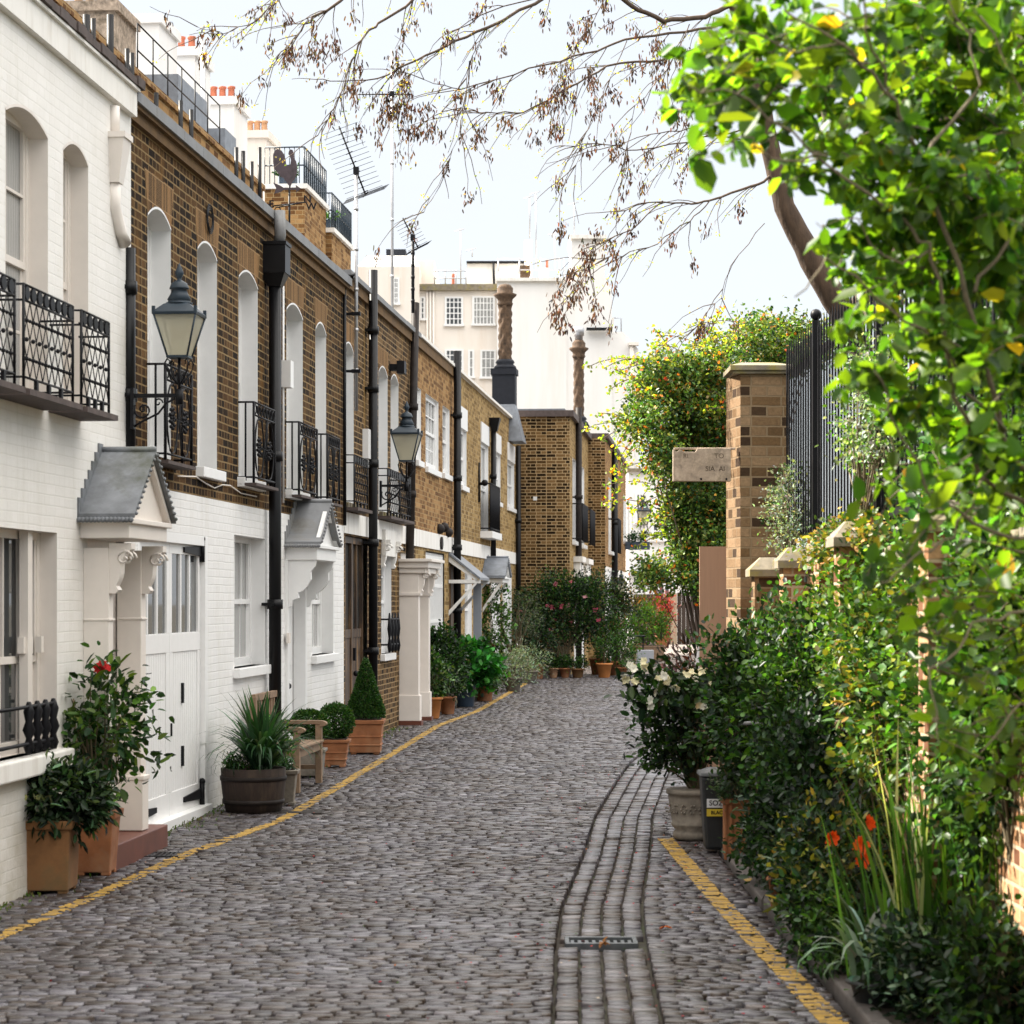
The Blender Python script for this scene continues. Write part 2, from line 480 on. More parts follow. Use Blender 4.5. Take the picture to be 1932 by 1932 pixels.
M['stone'] = plain('carved_stone', (0.34, 0.265, 0.20), 0.9, 0.45, 14, 0.7, grime=(0.075, 0.058, 0.03), gs=6.5, dist=0.008)
M['capstone'] = plain('mossy_stone', (0.20, 0.17, 0.125), 0.95, 0.3, 10, 0.5, grime=(0.24, 0.20, 0.03), gs=6, dist=0.008)
M['soil'] = plain('soil', (0.035, 0.025, 0.018), 1.0, 0.4, 30, 0.8, dist=0.01)
M['barrel'] = plain('dark_oak', (0.020, 0.010, 0.006), 0.8, 0.4, 14, 0.4, grime=(0.055, 0.034, 0.02), gs=4, stretch=(3, 3, 0.4))
M['oak'] = plain('weathered_oak', (0.22, 0.145, 0.09), 0.8, 0.25, 12, 0.3, stretch=(1, 1, 1))
M['ply'] = plain('plywood', (0.33, 0.20, 0.13), 0.75, 0.08, 8, 0.1, stretch=(6, 6, 0.4))
M['doorwood'] = plain('aged_brown_door', (0.045, 0.026, 0.016), 0.5, 0.4, 8, 0.3, grime=(0.30, 0.17, 0.07), gs=1.7, stretch=(4, 4, 0.5))
M['fence'] = plain('dark_fence_timber', (0.038, 0.025, 0.018), 0.85, 0.4, 10, 0.3, stretch=(5, 5, 0.3))
M['post'] = plain('pale_timber_post', (0.33, 0.25, 0.17), 0.85, 0.2, 10, 0.3, stretch=(4, 4, 0.3))
M['quarry'] = plain('red_quarry_tile', (0.125, 0.036, 0.020), 0.5, 0.2, 6, 0.1)
M['blackplastic'] = plain('black_plastic', (0.018, 0.02, 0.021), 0.4, 0.2, 10, 0.1)
M['greyplastic'] = plain('grey_plastic', (0.16, 0.165, 0.17), 0.45, 0.1, 10, 0.1)
M['yellowlabel'] = plain('yellow_label', (0.62, 0.45, 0.03), 0.5, 0.05)
M['whitelabel'] = plain('white_label', (0.7, 0.7, 0.7), 0.5, 0.05)
M['bark'] = plain('bark', (0.065, 0.040, 0.024), 0.95, 0.45, 18, 0.9, stretch=(1, 1, 0.25), dist=0.02)
M['twig'] = plain('twig', (0.085, 0.058, 0.040), 0.9, 0.3, 30, 0.3)
M['stem'] = plain('green_brown_stem', (0.11, 0.085, 0.045), 0.8, 0.3, 30, 0.3)
M['rust'] = plain('rusty_plate', (0.060, 0.042, 0.050), 0.6, 0.4, 20, 0.3)
M['redpot'] = plain('red_clay_pot', (0.42, 0.13, 0.07), 0.8, 0.15)
M['buffpot'] = plain('buff_clay_pot', (0.48, 0.27, 0.15), 0.8, 0.2, 12)
M['bluegrey'] = plain('blue_grey_pot', (0.04, 0.06, 0.09), 0.35, 0.15)
M['greypaint'] = plain('grey_paint', (0.30, 0.32, 0.36), 0.5, 0.06)
M['charcoal'] = plain('charcoal_render', (0.014, 0.016, 0.022), 0.6, 0.2, 10, 0.2, spec=0.2)
M['cloth'] = plain('white_cloth', (0.7, 0.7, 0.72), 0.8, 0.04)
M['yellow'] = plain('worn_yellow_paint', (0.36, 0.215, 0.035), 0.75, 0.2, 30, 0.3, grime=(0.14, 0.10, 0.06), gs=9)
M['moss'] = plain('moss', (0.07, 0.10, 0.02), 1.0, 0.4, 40, 0.8, dist=0.01)
M['kerb'] = plain('kerb_stone', (0.085, 0.072, 0.066), 0.8, 0.25, 12, 0.4)
M['dirt'] = plain('joint_dirt', (0.035, 0.026, 0.018), 1.0, 0.4, 9, 0.6, grime=(0.035, 0.045, 0.015), gs=2.2, dist=0.01)

# window glass: dark room behind, mirror-like at a slant
m, n, b, o = new_mat('window_glass')
b.inputs['Base Color'].default_value = (0.055, 0.060, 0.062, 1); b.inputs['Roughness'].default_value = 0.04
b.inputs['IOR'].default_value = 1.6
t = N(n, 'ShaderNodeTexCoord'); z = N(n, 'ShaderNodeTexNoise', Scale=1.5, Detail=2)
n.links.new(t.outputs['Object'], z.inputs['Vector']); bump(n, b, z.outputs[0], 0.05, 0.01)
M['glass'] = m
m, n, b, o = new_mat('curtained_glass')
b.inputs['Roughness'].default_value = 0.08
t = N(n, 'ShaderNodeTexCoord'); z = N(n, 'ShaderNodeTexWave', Scale=9.0, Distortion=2.0)
z.bands_direction = 'Y'
n.links.new(t.outputs['Object'], z.inputs['Vector'])
n.links.new(ramp(n, z.outputs['Fac'], 0, 1, (0.25, 0.25, 0.24), (0.42, 0.42, 0.41)), b.inputs['Base Color'])
M['curtain'] = m
# frosted lantern glass
m, n, b, o = new_mat('lantern_glass')
b.inputs['Base Color'].default_value = (0.72, 0.69, 0.56, 1); b.inputs['Roughness'].default_value = 0.18
tr = N(n, 'ShaderNodeBsdfTranslucent'); tr.inputs['Color'].default_value = (0.75, 0.72, 0.58, 1)
tp = N(n, 'ShaderNodeBsdfTransparent'); tp.inputs['Color'].default_value = (0.95, 0.93, 0.85, 1)
ms_ = N(n, 'ShaderNodeMixShader'); ms_.inputs[0].default_value = 0.5
ms2 = N(n, 'ShaderNodeMixShader'); ms2.inputs[0].default_value = 0.35
n.links.new(b.outputs[0], ms_.inputs[1]); n.links.new(tr.outputs[0], ms_.inputs[2])
n.links.new(ms_.outputs[0], ms2.inputs[1]); n.links.new(tp.outputs[0], ms2.inputs[2]); n.links.new(ms2.outputs[0], o.inputs[0])
M['lampglass'] = m

def leafmat(name, rough=0.42, trans=0.35, boost=(1.3, 1.35, 0.45), spec=0.24):
    m, n, b, o = new_mat(name)
    a = N(n, 'ShaderNodeAttribute'); a.attribute_name = 'col'
    n.links.new(a.outputs['Color'], b.inputs['Base Color'])
    b.inputs['Roughness'].default_value = rough; b.inputs['Specular IOR Level'].default_value = spec
    t = N(n, 'ShaderNodeBsdfTranslucent')
    n.links.new(mixc(n, 1.0, a.outputs['Color'], tuple(boost), 'MULTIPLY'), t.inputs['Color'])
    x = N(n, 'ShaderNodeMixShader'); x.inputs[0].default_value = trans
    n.links.new(b.outputs[0], x.inputs[1]); n.links.new(t.outputs[0], x.inputs[2]); n.links.new(x.outputs[0], o.inputs[0])
    return m
M['leaf'] = leafmat('leaf')
M['leaf_thin'] = leafmat('thin_spring_leaf', 0.42, 0.58, (2.3, 2.0, 0.4), 0.3)
M['petal'] = leafmat('petal', 0.6, 0.3, (1, 1, 1), 0.2)

# setts: colour per stone comes from the mesh
m, n, b, o = new_mat('granite_sett')
a = N(n, 'ShaderNodeAttribute'); a.attribute_name = 'col'
t = N(n, 'ShaderNodeTexCoord')
z = N(n, 'ShaderNodeTexNoise', Scale=28, Detail=6, Roughness=0.7)
g = N(n, 'ShaderNodeTexNoise', Scale=0.7, Detail=7, Roughness=0.7)
n.links.new(t.outputs['Object'], z.inputs['Vector']); n.links.new(t.outputs['Object'], g.inputs['Vector'])
col = mixc(n, 0.8, a.outputs['Color'], z.outputs['Fac'], 'OVERLAY')
col = mixc(n, ramp(n, g.outputs[0], 0.42, 0.66, (0, 0, 0), (0.9, 0.9, 0.9)), col, (0.62, 0.53, 0.43), 'MULTIPLY')
n.links.new(col, b.inputs['Base Color'])
n.links.new(ramp(n, z.outputs[0], 0.3, 0.7, (0.24, 0.24, 0.24), (0.50, 0.50, 0.50)), b.inputs['Roughness'])
bump(n, b, z.outputs[0], 0.5, 0.006)
M['sett'] = m
# far paving, too small to lay stone by stone
M['paving'] = brick('far_paving', (0.16, 0.13, 0.12), (0.26, 0.22, 0.20), (0.34, 0.30, 0.28), (0.07, 0.055, 0.04), row=0.10, bw=0.16, ms=0.012)
# ------------------------------------------------------------------ ground
def ground_sheet():
    mb = MB()
    xs = [-300, -60, -12, -5, 0, 1.46, 5, 12, 60, 300]
    ys = [-60, 0, 6, 10, 14, 18, 22, 26, 30, 36, 42, 48, 60, 90, 160, 500, 1500]
    for i in range(len(xs) - 1):
        for j in range(len(ys) - 1):
            mb.quad((xs[i], ys[j], zg(ys[j]) - 0.052), (xs[i + 1], ys[j], zg(ys[j]) - 0.052), (xs[i + 1], ys[j + 1], zg(ys[j + 1]) - 0.052), (xs[i], ys[j + 1], zg(ys[j + 1]) - 0.052))
    solo('ground', None, None, mb, M['dirt'], kind='structure')
ground_sheet()

mb = MB()
mb.add([(W(0, 52).x - 1.0, 49.6, 0.075), (9, 49.6, 0.075), (12, 88, 0.075), (W(0, 88).x - 3.0, 88, 0.075)], [(0, 1, 2, 3)])
solo('paved_path', None, None, mb, M['paving'], kind='structure')

CHAN = [(9.0, .37), (9.7, .40), (12.1, .465), (13.6, .53), (16.4, .75), (18.8, .91), (22.3, 1.25), (24.6, 1.5), (30, 2.3), (60, 8)]
def chan_x(Y): return np.interp(Y, [c[0] for c in CHAN], [c[1] for c in CHAN])
YL = [(9.0, -3.06), (12.18, -2.70), (15.98, -2.26), (18.3, -1.83), (21.1, -1.62), (30.7, -.957), (34.1, -.52), (49, .6)]
YR = [(9.0, 1.37), (9.68, 1.35), (12.9, 1.24), (17.1, 1.13)]
def right_x(Y): return 1.44 if Y < 17.8 else 2.2 + (Y - 17.8) * 0.05

def setts():
    rng = np.random.default_rng(3)
    V = []; Fc = []; Cc = []
    LV = []; LF = []
    pal = np.array([(0.115, 0.102, 0.112), (0.165, 0.150, 0.170), (0.23, 0.215, 0.245), (0.145, 0.115, 0.105), (0.32, 0.30, 0.33), (0.105, 0.078, 0.066)])
    def stone(x0, x1, y0, y1, dz=0.0, shear=0.0, tone=1.0, pn=0.0):
        n = len(V)
        j = lambda a: rng.uniform(-a, a)
        xs = [x0 + j(.004), x1 + j(.004)]; ys = [y0 + j(.0014), y1 + j(.0014)]
        Y = (y0 + y1) / 2
        top = zg(Y) + dz + rng.normal(0, .0028)
        tx, ty = rng.normal(0, .0028), rng.normal(0, .0028)
        rc = [(xs[0], ys[0]), (xs[1] + j(.004), ys[0] + j(.0015)), (xs[1], ys[1]), (xs[0] + j(.004), ys[1] + j(.0015))]
        cx, cy = sum(p[0] for p in rc) / 4, sum(p[1] for p in rc) / 4
        k1 = 1.0; k2 = 0.93
        for sc2, z in ((1.0, top - .06), (0.99, top - .006), (k2, top)):
            for a, (px, py) in enumerate(rc):
                xx = cx + (px - cx) * sc2; yy = cy + (py - cy) * (sc2 if sc2 > .95 else .90)
                zz = z + (tx * (1 if px > cx else -1) + ty * (1 if py > cy else -1)) * (0.6 if z > top - .02 else 0)
                V.append((xx + shear * (yy - cy), yy, zz))
        for r in (0, 1):
            for a in range(4):
                b_ = (a + 1) % 4
                Fc.append((n + r * 4 + a, n + r * 4 + b_, n + r * 4 + 4 + b_, n + r * 4 + 4 + a))
        Fc.append((n + 8, n + 9, n + 10, n + 11))
        c = pal[rng.choice(6, p=[.2, .27, .18, .17, .04, .14])] * tone * .47 * math.exp(rng.normal(0, .2))
        Cc.extend([c] * 12)
        # yellow paint lying on this stone's top
        for line, wd in ((YL, .095), (YR, .115)):
            if line is YR and y1 > 17.1: continue
            a = np.interp(cy, [p[0] for p in line], [p[1] for p in line])
            sl = (np.interp(cy + .05, [p[0] for p in line], [p[1] for p in line]) - a) / .05
            lx0, lx1 = a - wd / 2, a + wd / 2
            mgn = 0.012
            xa, xb = max(xs[0] + mgn * .3, lx0), min(xs[1] - mgn * .3, lx1)
            if xb - xa > 0.008 and rng.random() < (0.92 if line is YL else 0.97):
                m_ = len(LV)
                y_a, y_b = ys[0] + .006, ys[1] - .006
                zt = top + .0045 + abs(tx) * .6 + abs(ty) * .6
                LV.extend([(xa, y_a, zt - .005), (xb, y_a, zt - .005), (xb + sl * (y_b - y_a) * .5, y_b, zt - .005), (xa + sl * (y_b - y_a) * .5, y_b, zt - .005),
                           (xa, y_a + .012, zt), (xb, y_a + .012, zt), (xb, y_b - .012, zt), (xa, y_b - .012, zt)])
                LF.extend([(m_ + 4, m_ + 5, m_ + 6, m_ + 7), (m_, m_ + 1, m_ + 5, m_ + 4), (m_ + 7, m_ + 6, m_ + 2, m_ + 3)])
    y = 8.9; row = 0
    while y < 49.7:
        dy = rng.uniform(.046, .058) if y < 30 else rng.uniform(.06, .075)
        bow = 0.0
        x = W(0.02, y).x + rng.uniform(-.06, .03) + (-0.0)
        xr = right_x(y)
        cx = chan_x(y); cw = .235
        while x < xr:
            wd = rng.uniform(.072, .150) if y < 30 else rng.uniform(.09, .15)
            if x < cx - cw and x + wd > cx - cw - .03: wd = cx - cw - x
            if cx - cw <= x < cx + cw: x = cx + cw + .004; continue
            if x + wd > xr: wd = xr - x
            if wd > .035:
                yo = 0.02 * math.sin(x * 1.1 + y * .35)
                stone(x + .0055, x + wd - .0055, y + yo + .0035, y + dy + yo - .0035, dz=-.012 * math.exp(-((x - cx) / .5) ** 2))
            x += max(wd, .01)
        y += dy; row += 1
    # drainage channel: four columns of longer stones
    ny = 8.9
    for kcol in range(4):
        y = 8.9 + rng.uniform(0, .08)
        while y < 31:
            dy = rng.uniform(.075, .125)
            if not (12.0 < y + dy and y < 12.26):
                cx = chan_x(y + dy / 2)
                sh = (chan_x(y + dy) - chan_x(y)) / dy
                x0 = cx - .225 + kcol * .1135
                dz = -.030 if kcol in (1, 2) else -.020
                if x0 + .1 < right_x(y) + .4:
                    stone(x0 + .006, x0 + .104, y + .004, y + dy - .004, dz=dz, shear=sh, tone=1.05)
            y += dy
    me = bpy.data.meshes.new('cobbled_street')
    me.from_pydata(V, [], Fc)
    me.polygons.foreach_set('use_smooth', [True] * len(Fc))
    ca = me.color_attributes.new('col', 'FLOAT_COLOR', 'POINT')
    c4 = np.ones((len(V), 4)); c4[:, :3] = np.array(Cc); ca.data.foreach_set('color', c4.ravel())
    solo('cobbled_street', None, None, me, M['sett'], kind='structure')
    for line, wd in ((YL, .085), (YR, .105)):
        yy = np.arange(9.0, line[-1][0], .25)
        for k in range(len(yy) - 1):
            a = np.interp(yy[k], [p[0] for p in line], [p[1] for p in line]); b2 = np.interp(yy[k + 1], [p[0] for p in line], [p[1] for p in line]); q = len(LV)
            za, zb2 = zg(yy[k]) - .007, zg(yy[k + 1]) - .007
            LV.extend([(a - wd / 2, yy[k], za), (a + wd / 2, yy[k], za), (b2 + wd / 2, yy[k + 1], zb2), (b2 - wd / 2, yy[k + 1], zb2)]); LF.append((q, q + 1, q + 2, q + 3))
    me2 = bpy.data.meshes.new('yellow_line'); me2.from_pydata(LV, [], LF)
    solo('yellow_line', None, None, me2, M['yellow'], kind='structure')
setts()

# kerb and garden bed on the right
mb = MB(); y = 8.5
while y < 17.6:
    L = random.uniform(.8, 1.1)
    mb.box(1.455 + random.uniform(-.012, .012), 1.555, y + .004, min(y + L, 17.7), zg(y) - .05, zg(y) + .045)
    y += L
solo('kerb', None, None, mb, M['kerb'], kind='structure', bevel=.012)
mb = MB()
for j in range(12):
    y0, y1 = 7 + j * 1.0, 8 + j * 1.0
    mb.quad((1.55, y0, zg(y0) + .03), (2.6, y0, zg(y0) + .05), (2.6, y1, zg(y1) + .05), (1.55, y1, zg(y1) + .03))
solo('garden_soil', None, None, mb, M['soil'], kind='structure')

# ------------------------------------------------------------------ building helpers (terrace frame: x outward, y along, z up)
def arch_z(s, a, b, zt, rise):
    h = (b - a) / 2; return zt + rise * (1 - ((s - (a + b) / 2) / h) ** 2)

def facade(mb, o, s0, s1, z0, z1, ops):
    ss = sorted({s0, s1, *[v for p in ops for v in (p[0], p[1])]}); ss = [s for s in ss if s0 - 1e-6 <= s <= s1 + 1e-6]
    for i in range(len(ss) - 1):
        a, b = ss[i], ss[i + 1]; mid = (a + b) / 2
        holes = sorted([(p[2], p[3] + p[4], p) for p in ops if p[0] < mid < p[1]], key=lambda h: h[0])
        z = z0
        for zb, zt, p in holes:
            if zb > z: mb.quad((o, a, z), (o, b, z), (o, b, zb), (o, a, zb))
            z = zt
        if z1 > z: mb.quad((o, a, z), (o, b, z), (o, b, z1), (o, a, z1))
    for p in ops:
        if p[4] > 0:
            a, b, zt, r = p[0], p[1], p[3], p[4]; n = 10
            for k in range(n):
                u, v = a + (b - a) * k / n, a + (b - a) * (k + 1) / n
                mb.quad((o, u, arch_z(u, a, b, zt, r)), (o, v, arch_z(v, a, b, zt, r)), (o, v, zt + r), (o, u, zt + r))

def reveal_mb(o, dep, p):
    mb = MB(); a, b, zb, zt, r = p; i = o - dep; e = .0015
    mb.quad((o + e, b, zb), (i, b, zb), (i, b, zt), (o + e, b, zt))
    mb.quad((i, a, zb), (o + e, a, zb), (o + e, a, zt), (i, a, zt))
    mb.quad((i, a, zb), (i, b, zb), (o + e, b, zb), (o + e, a, zb))
    n = 10 if r else 1
    for k in range(n):
        u, v = a + (b - a) * k / n, a + (b - a) * (k + 1) / n
        zu, zv = arch_z(u, a, b, zt, r), arch_z(v, a, b, zt, r)
        mb.quad((o + e, u, zu), (o + e, v, zv), (i, v, zv), (i, u, zu))
    # painted edge line round the opening
    t = .018
    if r:
        for k in range(n):
            u, v = a + (b - a) * k / n, a + (b - a) * (k + 1) / n
            zu, zv = arch_z(u, a, b, zt, r), arch_z(v, a, b, zt, r)
            mb.quad((o + .004, u, zu), (o + .004, v, zv), (o + .004, v, zv + t), (o + .004, u, zu + t))
    return mb

def sash_mb(o, a, b, zb, zt, cols=2, urows=2, lrows=2, fr=.05, bar=.018, split=.5):
    """sliding sash frame whose outer face is at o"""
    f = MB(); d = .05
    f.box(o - d, o, a, a + fr, zb, zt); f.box(o - d, o, b - fr, b, zb, zt)
    f.box(o - d, o - .002, a + fr, b - fr, zt - fr, zt); f.box(o - d, o - .002, a + fr, b - fr, zb, zb + fr * 1.5)
    zm = zb + (zt - zb) * split
    f.box(o - d * .8, o - .008, a + fr, b - fr, zm - .022, zm + .022)
    def bars(z0, z1, rows, oo):
        for c in range(1, cols):
            s = a + fr + (b - a - 2 * fr) * c / cols
            f.box(oo - .02, oo, s - bar / 2, s + bar / 2, z0, z1)
        for r in range(1, rows):
            z = z0 + (z1 - z0) * r / rows
            f.box(oo - .019, oo - .001, a + fr, b - fr, z - bar / 2, z + bar / 2)
        f.box(oo - .022, oo + .002, a + fr, a + fr + .03, z0, z1); f.box(oo - .022, oo + .002, b - fr - .03, b - fr, z0, z1)
    bars(zm + .022, zt - fr, urows, o - .012)
    bars(zb + fr * 1.5, zm - .022, lrows, o - .030)
    return f

def pane_mb(o, a, b, zb, zt):
    m = MB(); m.box(o - .008, o, a + .01, b - .01, zb + .01, zt - .01); return m

def window(T, o, p, dep=.13, cols=2, urows=2, lrows=2, paint='white', glass='glass', sill=None, reveal=None, split=.5, fr=.05):
    a, b, zb, zt, r = p
    wnd = T.part('window', sash_mb(o - dep, a, b, zb, zt + r, cols, urows, lrows, fr, split=split), M[paint])
    T.part('pane', pane_mb(o - dep - .036, a, b, zb, zt + r), M[glass], wnd)
    T.part('reveal', reveal_mb(o, dep + .06, p), M[reveal or paint], wnd)
    if sill:
        m = MB(); m.box(o - dep, o + sill, a - .05, b + .06, zb - .085, zb + .0); T.part('sill', m, M[reveal or paint], wnd, bevel=.006)
    return wnd

def body(T, o0, o1, s0, s1, z0, z1, mat='render', roofmat='lead'):
    m = MB(); m.box(o0, o1, s0 + .01, s1 - .01, z0, z1); T.part('rear_wall', m, M[mat])
    m = MB(); m.box(o0, o1 + .28, s0 + .006, s1 - .006, z1, z1 + .03); T.part('roof', m, M[roofmat])

def pipe(T, name, o, s, z0, z1, r=.045, mat='pipe', brackets=None, top_s=None):
    m = MB(); ts = s if top_s is None else top_s
    m.tube([(o, s, z0), (o, ts, z1)], r, 10)
    L = z1 - z0
    for z in (brackets or [z0 + L * k / 3 for k in (1, 2)]):
        sk = s + (ts - s) * (z - z0) / L
        m.tube([(o, sk, z - .045), (o, sk, z + .045)], r * 1.28, 10)
        m.box(-.02 + (o - r * 3 if False else 0), o, sk - r * 1.7, sk + r * 1.7, z - .014, z + .014)
    return T.part(name, m, M[mat])

def guard_diamond(T, o, s0, s1, proj, z0, z1, nx=7, slab=True):
    """window guard: leaning lattice of thin bars with knots and a band of ovals"""
    m = MB(); of = o + proj; t = .008; band = (z1 - z0) * .17
    for z in (z0, z1 - band, z1):
        m.tube([(of, s0, z), (of, s1, z)], t, 5)
        for s in (s0, s1): m.tube([(o, s, z), (of, s, z)], t * .9, 5)
    for s in (s0, s1): m.tube([(of, s, z0 - .07), (of, s, z1)], t * 1.2, 5)
    H = (z1 - band) - z0; dx = (s1 - s0) / nx
    for k in range(-1, nx + 1):
        for sg in (1, -1):
            pts = []
            # each bar zig-zags through two diamonds
            for q in range(0, 9):
                zz = z0 + H * q / 8
                tri = abs(((q / 4.0) % 2) - 1)
                s = s0 + dx * (k + .5) + sg * dx * (tri - .5) * 1.0
                if s0 - .001 <= s <= s1 + .001: pts.append((of, s, zz))
                else:
                    if len(pts) > 1: m.tube(pts, .0036, 4, cap=False)
                    pts = []
            if len(pts) > 1: m.tube(pts, .0036, 4, cap=False)
    for k in range(0, nx + 1):
        for q in (2, 6):
            s = s0 + dx * k
            if s0 < s < s1 + .01: m.ball((of, s, z0 + H * q / 8), .011, 5)
        for q in (2, 4, 6):
            s = s0 + dx * (k + .5)
            if s < s1: m.ball((of, s, z0 + H * q / 8), .014, 5)
    no = nx
    for k in range(no):
        c = s0 + dx * (k + .5); zc = z1 - band / 2
        pr = [(c + dx * .36 * math.cos(a), zc + band * .46 * math.sin(a)) for a in [2 * math.pi * i / 10 for i in range(10)]]
        m.prism(pr, 0, of - .007, of + .007)
    for k in range(1, 4):
        s = s0 + (s1 - s0) * k / 4
        m.box(of - .01, of + .01, s - .018, s + .018, z0 - .075, z0)
    g = T.part('balcony', m, M['iron'])
    if slab:
        m = MB(); m.box(o - .02, of + .05, s0 - .03, s1 + .05, z0 - .105, z0 - .07)
        T.part('slab', m, M['coping'], g)
        m = MB()
        for k in range(6):
            s = s0 + (s1 - s0) * (k + .5) / 6; m.box(o + .002, o + .05, s - .04, s + .04, z0 - .07, z0 - .01)
        T.part('sill_block', m, M['capstone'], g)
    return g

def ring(m, o, cs, cz, rs, rz, r=.009, n=16, k=4):
    m.tube([(o, cs + rs * math.cos(2 * math.pi * i / n), cz + rz * math.sin(2 * math.pi * i / n)) for i in range(n + 1)], r, k, cap=False)

def guard_ornate(T, o, s0, s1, proj, z0, z1, slab=True):
    """cast window guard: band of small ovals above two tall ovals with rosettes and crossing scrolls"""
    m = MB(); of = o + proj; H = z1 - z0; band = H * .17
    for z in (z0, z1 - band, z1):
        m.tube([(of, s0, z), (of, s1, z)], .009, 5)
    for z in (z0, z1):
        for s in (s0, s1): m.tube([(o, s, z), (of, s, z)], .009, 5)
    for s in (s0, s1):
        m.tube([(of, s, z0 - .06), (of, s, z1)], .012, 6)
        m.tube([(o + proj * .48, s, z0 - .03), (o + proj * .48, s, z1)], .009, 6)
    wv = s1 - s0; nb = 7
    for k in range(nb):
        c = s0 + wv * (k + .5) / nb
        ring(m, of, c, z1 - band * .5, wv / nb * .36, band * .40, .0065, 8)
    zc = z0 + (H - band) / 2; hz = (H - band) / 2
    for k in (0, 1):
        c = s0 + wv * (.26 + .48 * k)
        ring(m, of, c, zc, wv * .20, hz * .96, .0075, 16)
        for q in range(9):
            a = 2 * math.pi * q / 9
            m.ball((of, c + wv * .085 * math.cos(a), zc + hz * .27 * math.sin(a)), .016, 4)
            m.ball((of, c + wv * .04 * math.cos(a + 1), zc + hz * .13 * math.sin(a + 1)), .014, 4)
    for sg in (-1, 1):
        m.tube([(of, s0 + wv * (.5 - sg * .10 * math.cos(t_ * math.pi)), zc - hz * .95 + 2 * hz * .95 * t_) for t_ in [i / 8 for i in range(9)]], .0065, 4)
    m.tube([(of, s0, zc + .01), (of, s1, zc - .01)], .005, 4)
    g = T.part('balcony', m, M['iron'])
    if slab:
        mm = MB(); mm.box(o, of + .03, s0 - .03, s1 + .03, z0 - .075, z0 - .05); T.part('slab', mm, M['coping'], g)
    return g

def gable_hood(T, o, s0, s1, proj, zb, ze, zr, roofmat='lead_moss', bracket=True, boxmat='white', curved=False):
    """little pitched porch roof: boxed beam, two roof slopes, gable to the street, scrolled brackets"""
    m = MB(); m.box(o, o + proj, s0 + .03, s1 - .03, zb, ze - .03); m.box(o, o + proj + .03, s0, s1, ze - .035, ze)
    hood = T.part('porch_hood', m, M[boxmat], bevel=.006)
    mid = (s0 + s1) / 2; m = MB(); n = 6 if curved else 1
    for sg, se in ((-1, s0 - .03), (1, s1 + .03)):
        for k in range(n):
            t0, t1 = k / n, (k + 1) / n
            f = (lambda t: ze + (zr - ze) * (t - .16 * math.sin(math.pi * t))) if curved else (lambda t: ze + (zr - ze) * t)
            a = se + (mid - se) * t0; b_ = se + (mid - se) * t1
            za, zb_ = f(t0), f(t1)
            th = .028
            lo = [(o - .01, a, za), (o + proj + .05, a, za), (o + proj + .05, b_, zb_), (o - .01, b_, zb_)]
            hi = [(p[0], p[1], p[2] + th) for p in lo]
            m.add(lo + hi, [(0, 1, 2, 3), (4, 5, 6, 7), (0, 1, 5, 4), (1, 2, 6, 5), (2, 3, 7, 6), (3, 0, 4, 7)])
    m.tube([(o - .01, mid, zr + .03), (o + proj + .05, mid, zr + .03)], .022, 8)
    nt_ = 14                        # rolled lead edge under the near eave
    for k in range(nt_):
        oo = o + (proj + .04) * (k + .5) / nt_
        m.ball((oo, s0 - .035, ze - .012), .019, 6)
    ns = 12                         # ragged slate ends up the verge
    for k in range(ns):
        for sg, se in ((-1, s0 - .03), (1, s1 + .03)):
            t_ = (k + .5) / ns
            m.ball((o + proj + .055, se + (mid - se) * t_, ze + (zr - ze) * t_ + .012), .013, 5)
    for k in range(7):              # stepped flashing on the wall
        t_ = k / 7
        se = s0 - .03
        sa = se + (mid - se) * t_
        m.box(o, o + .012, sa, sa + (mid - se) / 7 + .02, ze + (zr - ze) * t_, ze + (zr - ze) * (t_ + 1 / 7) + .07)
    T.part('roof', m, M[roofmat], hood)
    m = MB(); m.prism([(s0 + .04, ze), (s1 - .04, ze), (mid, zr - .04)], 0, o + proj - .05, o + proj - .02)
    T.part('gable', m, M[boxmat], hood)
    m = MB(); L = Vector((s0 - .03, ze)); 
    for se in (s0 - .02, s1 + .02):
        m.prism([(se, ze - .005), (se + (.05 if se < mid else -.05), ze - .005), (mid, zr - .06), (mid, zr - .005)], 0, o + proj - .02, o + proj + .02)
    T.part('bargeboard', m, M[boxmat], hood)
    return hood, mid

def scroll_bracket(m, o, s, zt, proj=.24, h=.26, wd=.07):
    """console bracket: S-shaped outline with raised spiral"""
    pts = [(o, zt)] + [(o + proj, zt), (o + proj * 1.0, zt - h * .12)] + \
          [(o + proj * (.75 - .45 * t - .06 * math.sin(t * math.pi * 2)), zt - h * (.2 + .65 * t)) for t in [i / 8 for i in range(9)]] + \
          [(o + proj * .42, zt - h * .93), (o + proj * .3, zt - h), (o, zt - h)]
    m.prism(pts, 1, s - wd / 2, s + wd / 2)
    for sg in (-1, 1):
        sp = []
        for i in range(16):
            a = i * .5; r = .058 * (1 - i / 18)
            sp.append((o + proj * .68 + r * math.cos(a), s + sg * (wd / 2 + .003), zt - h * .30 + r * math.sin(a)))
        m.tube(sp, .008, 5)
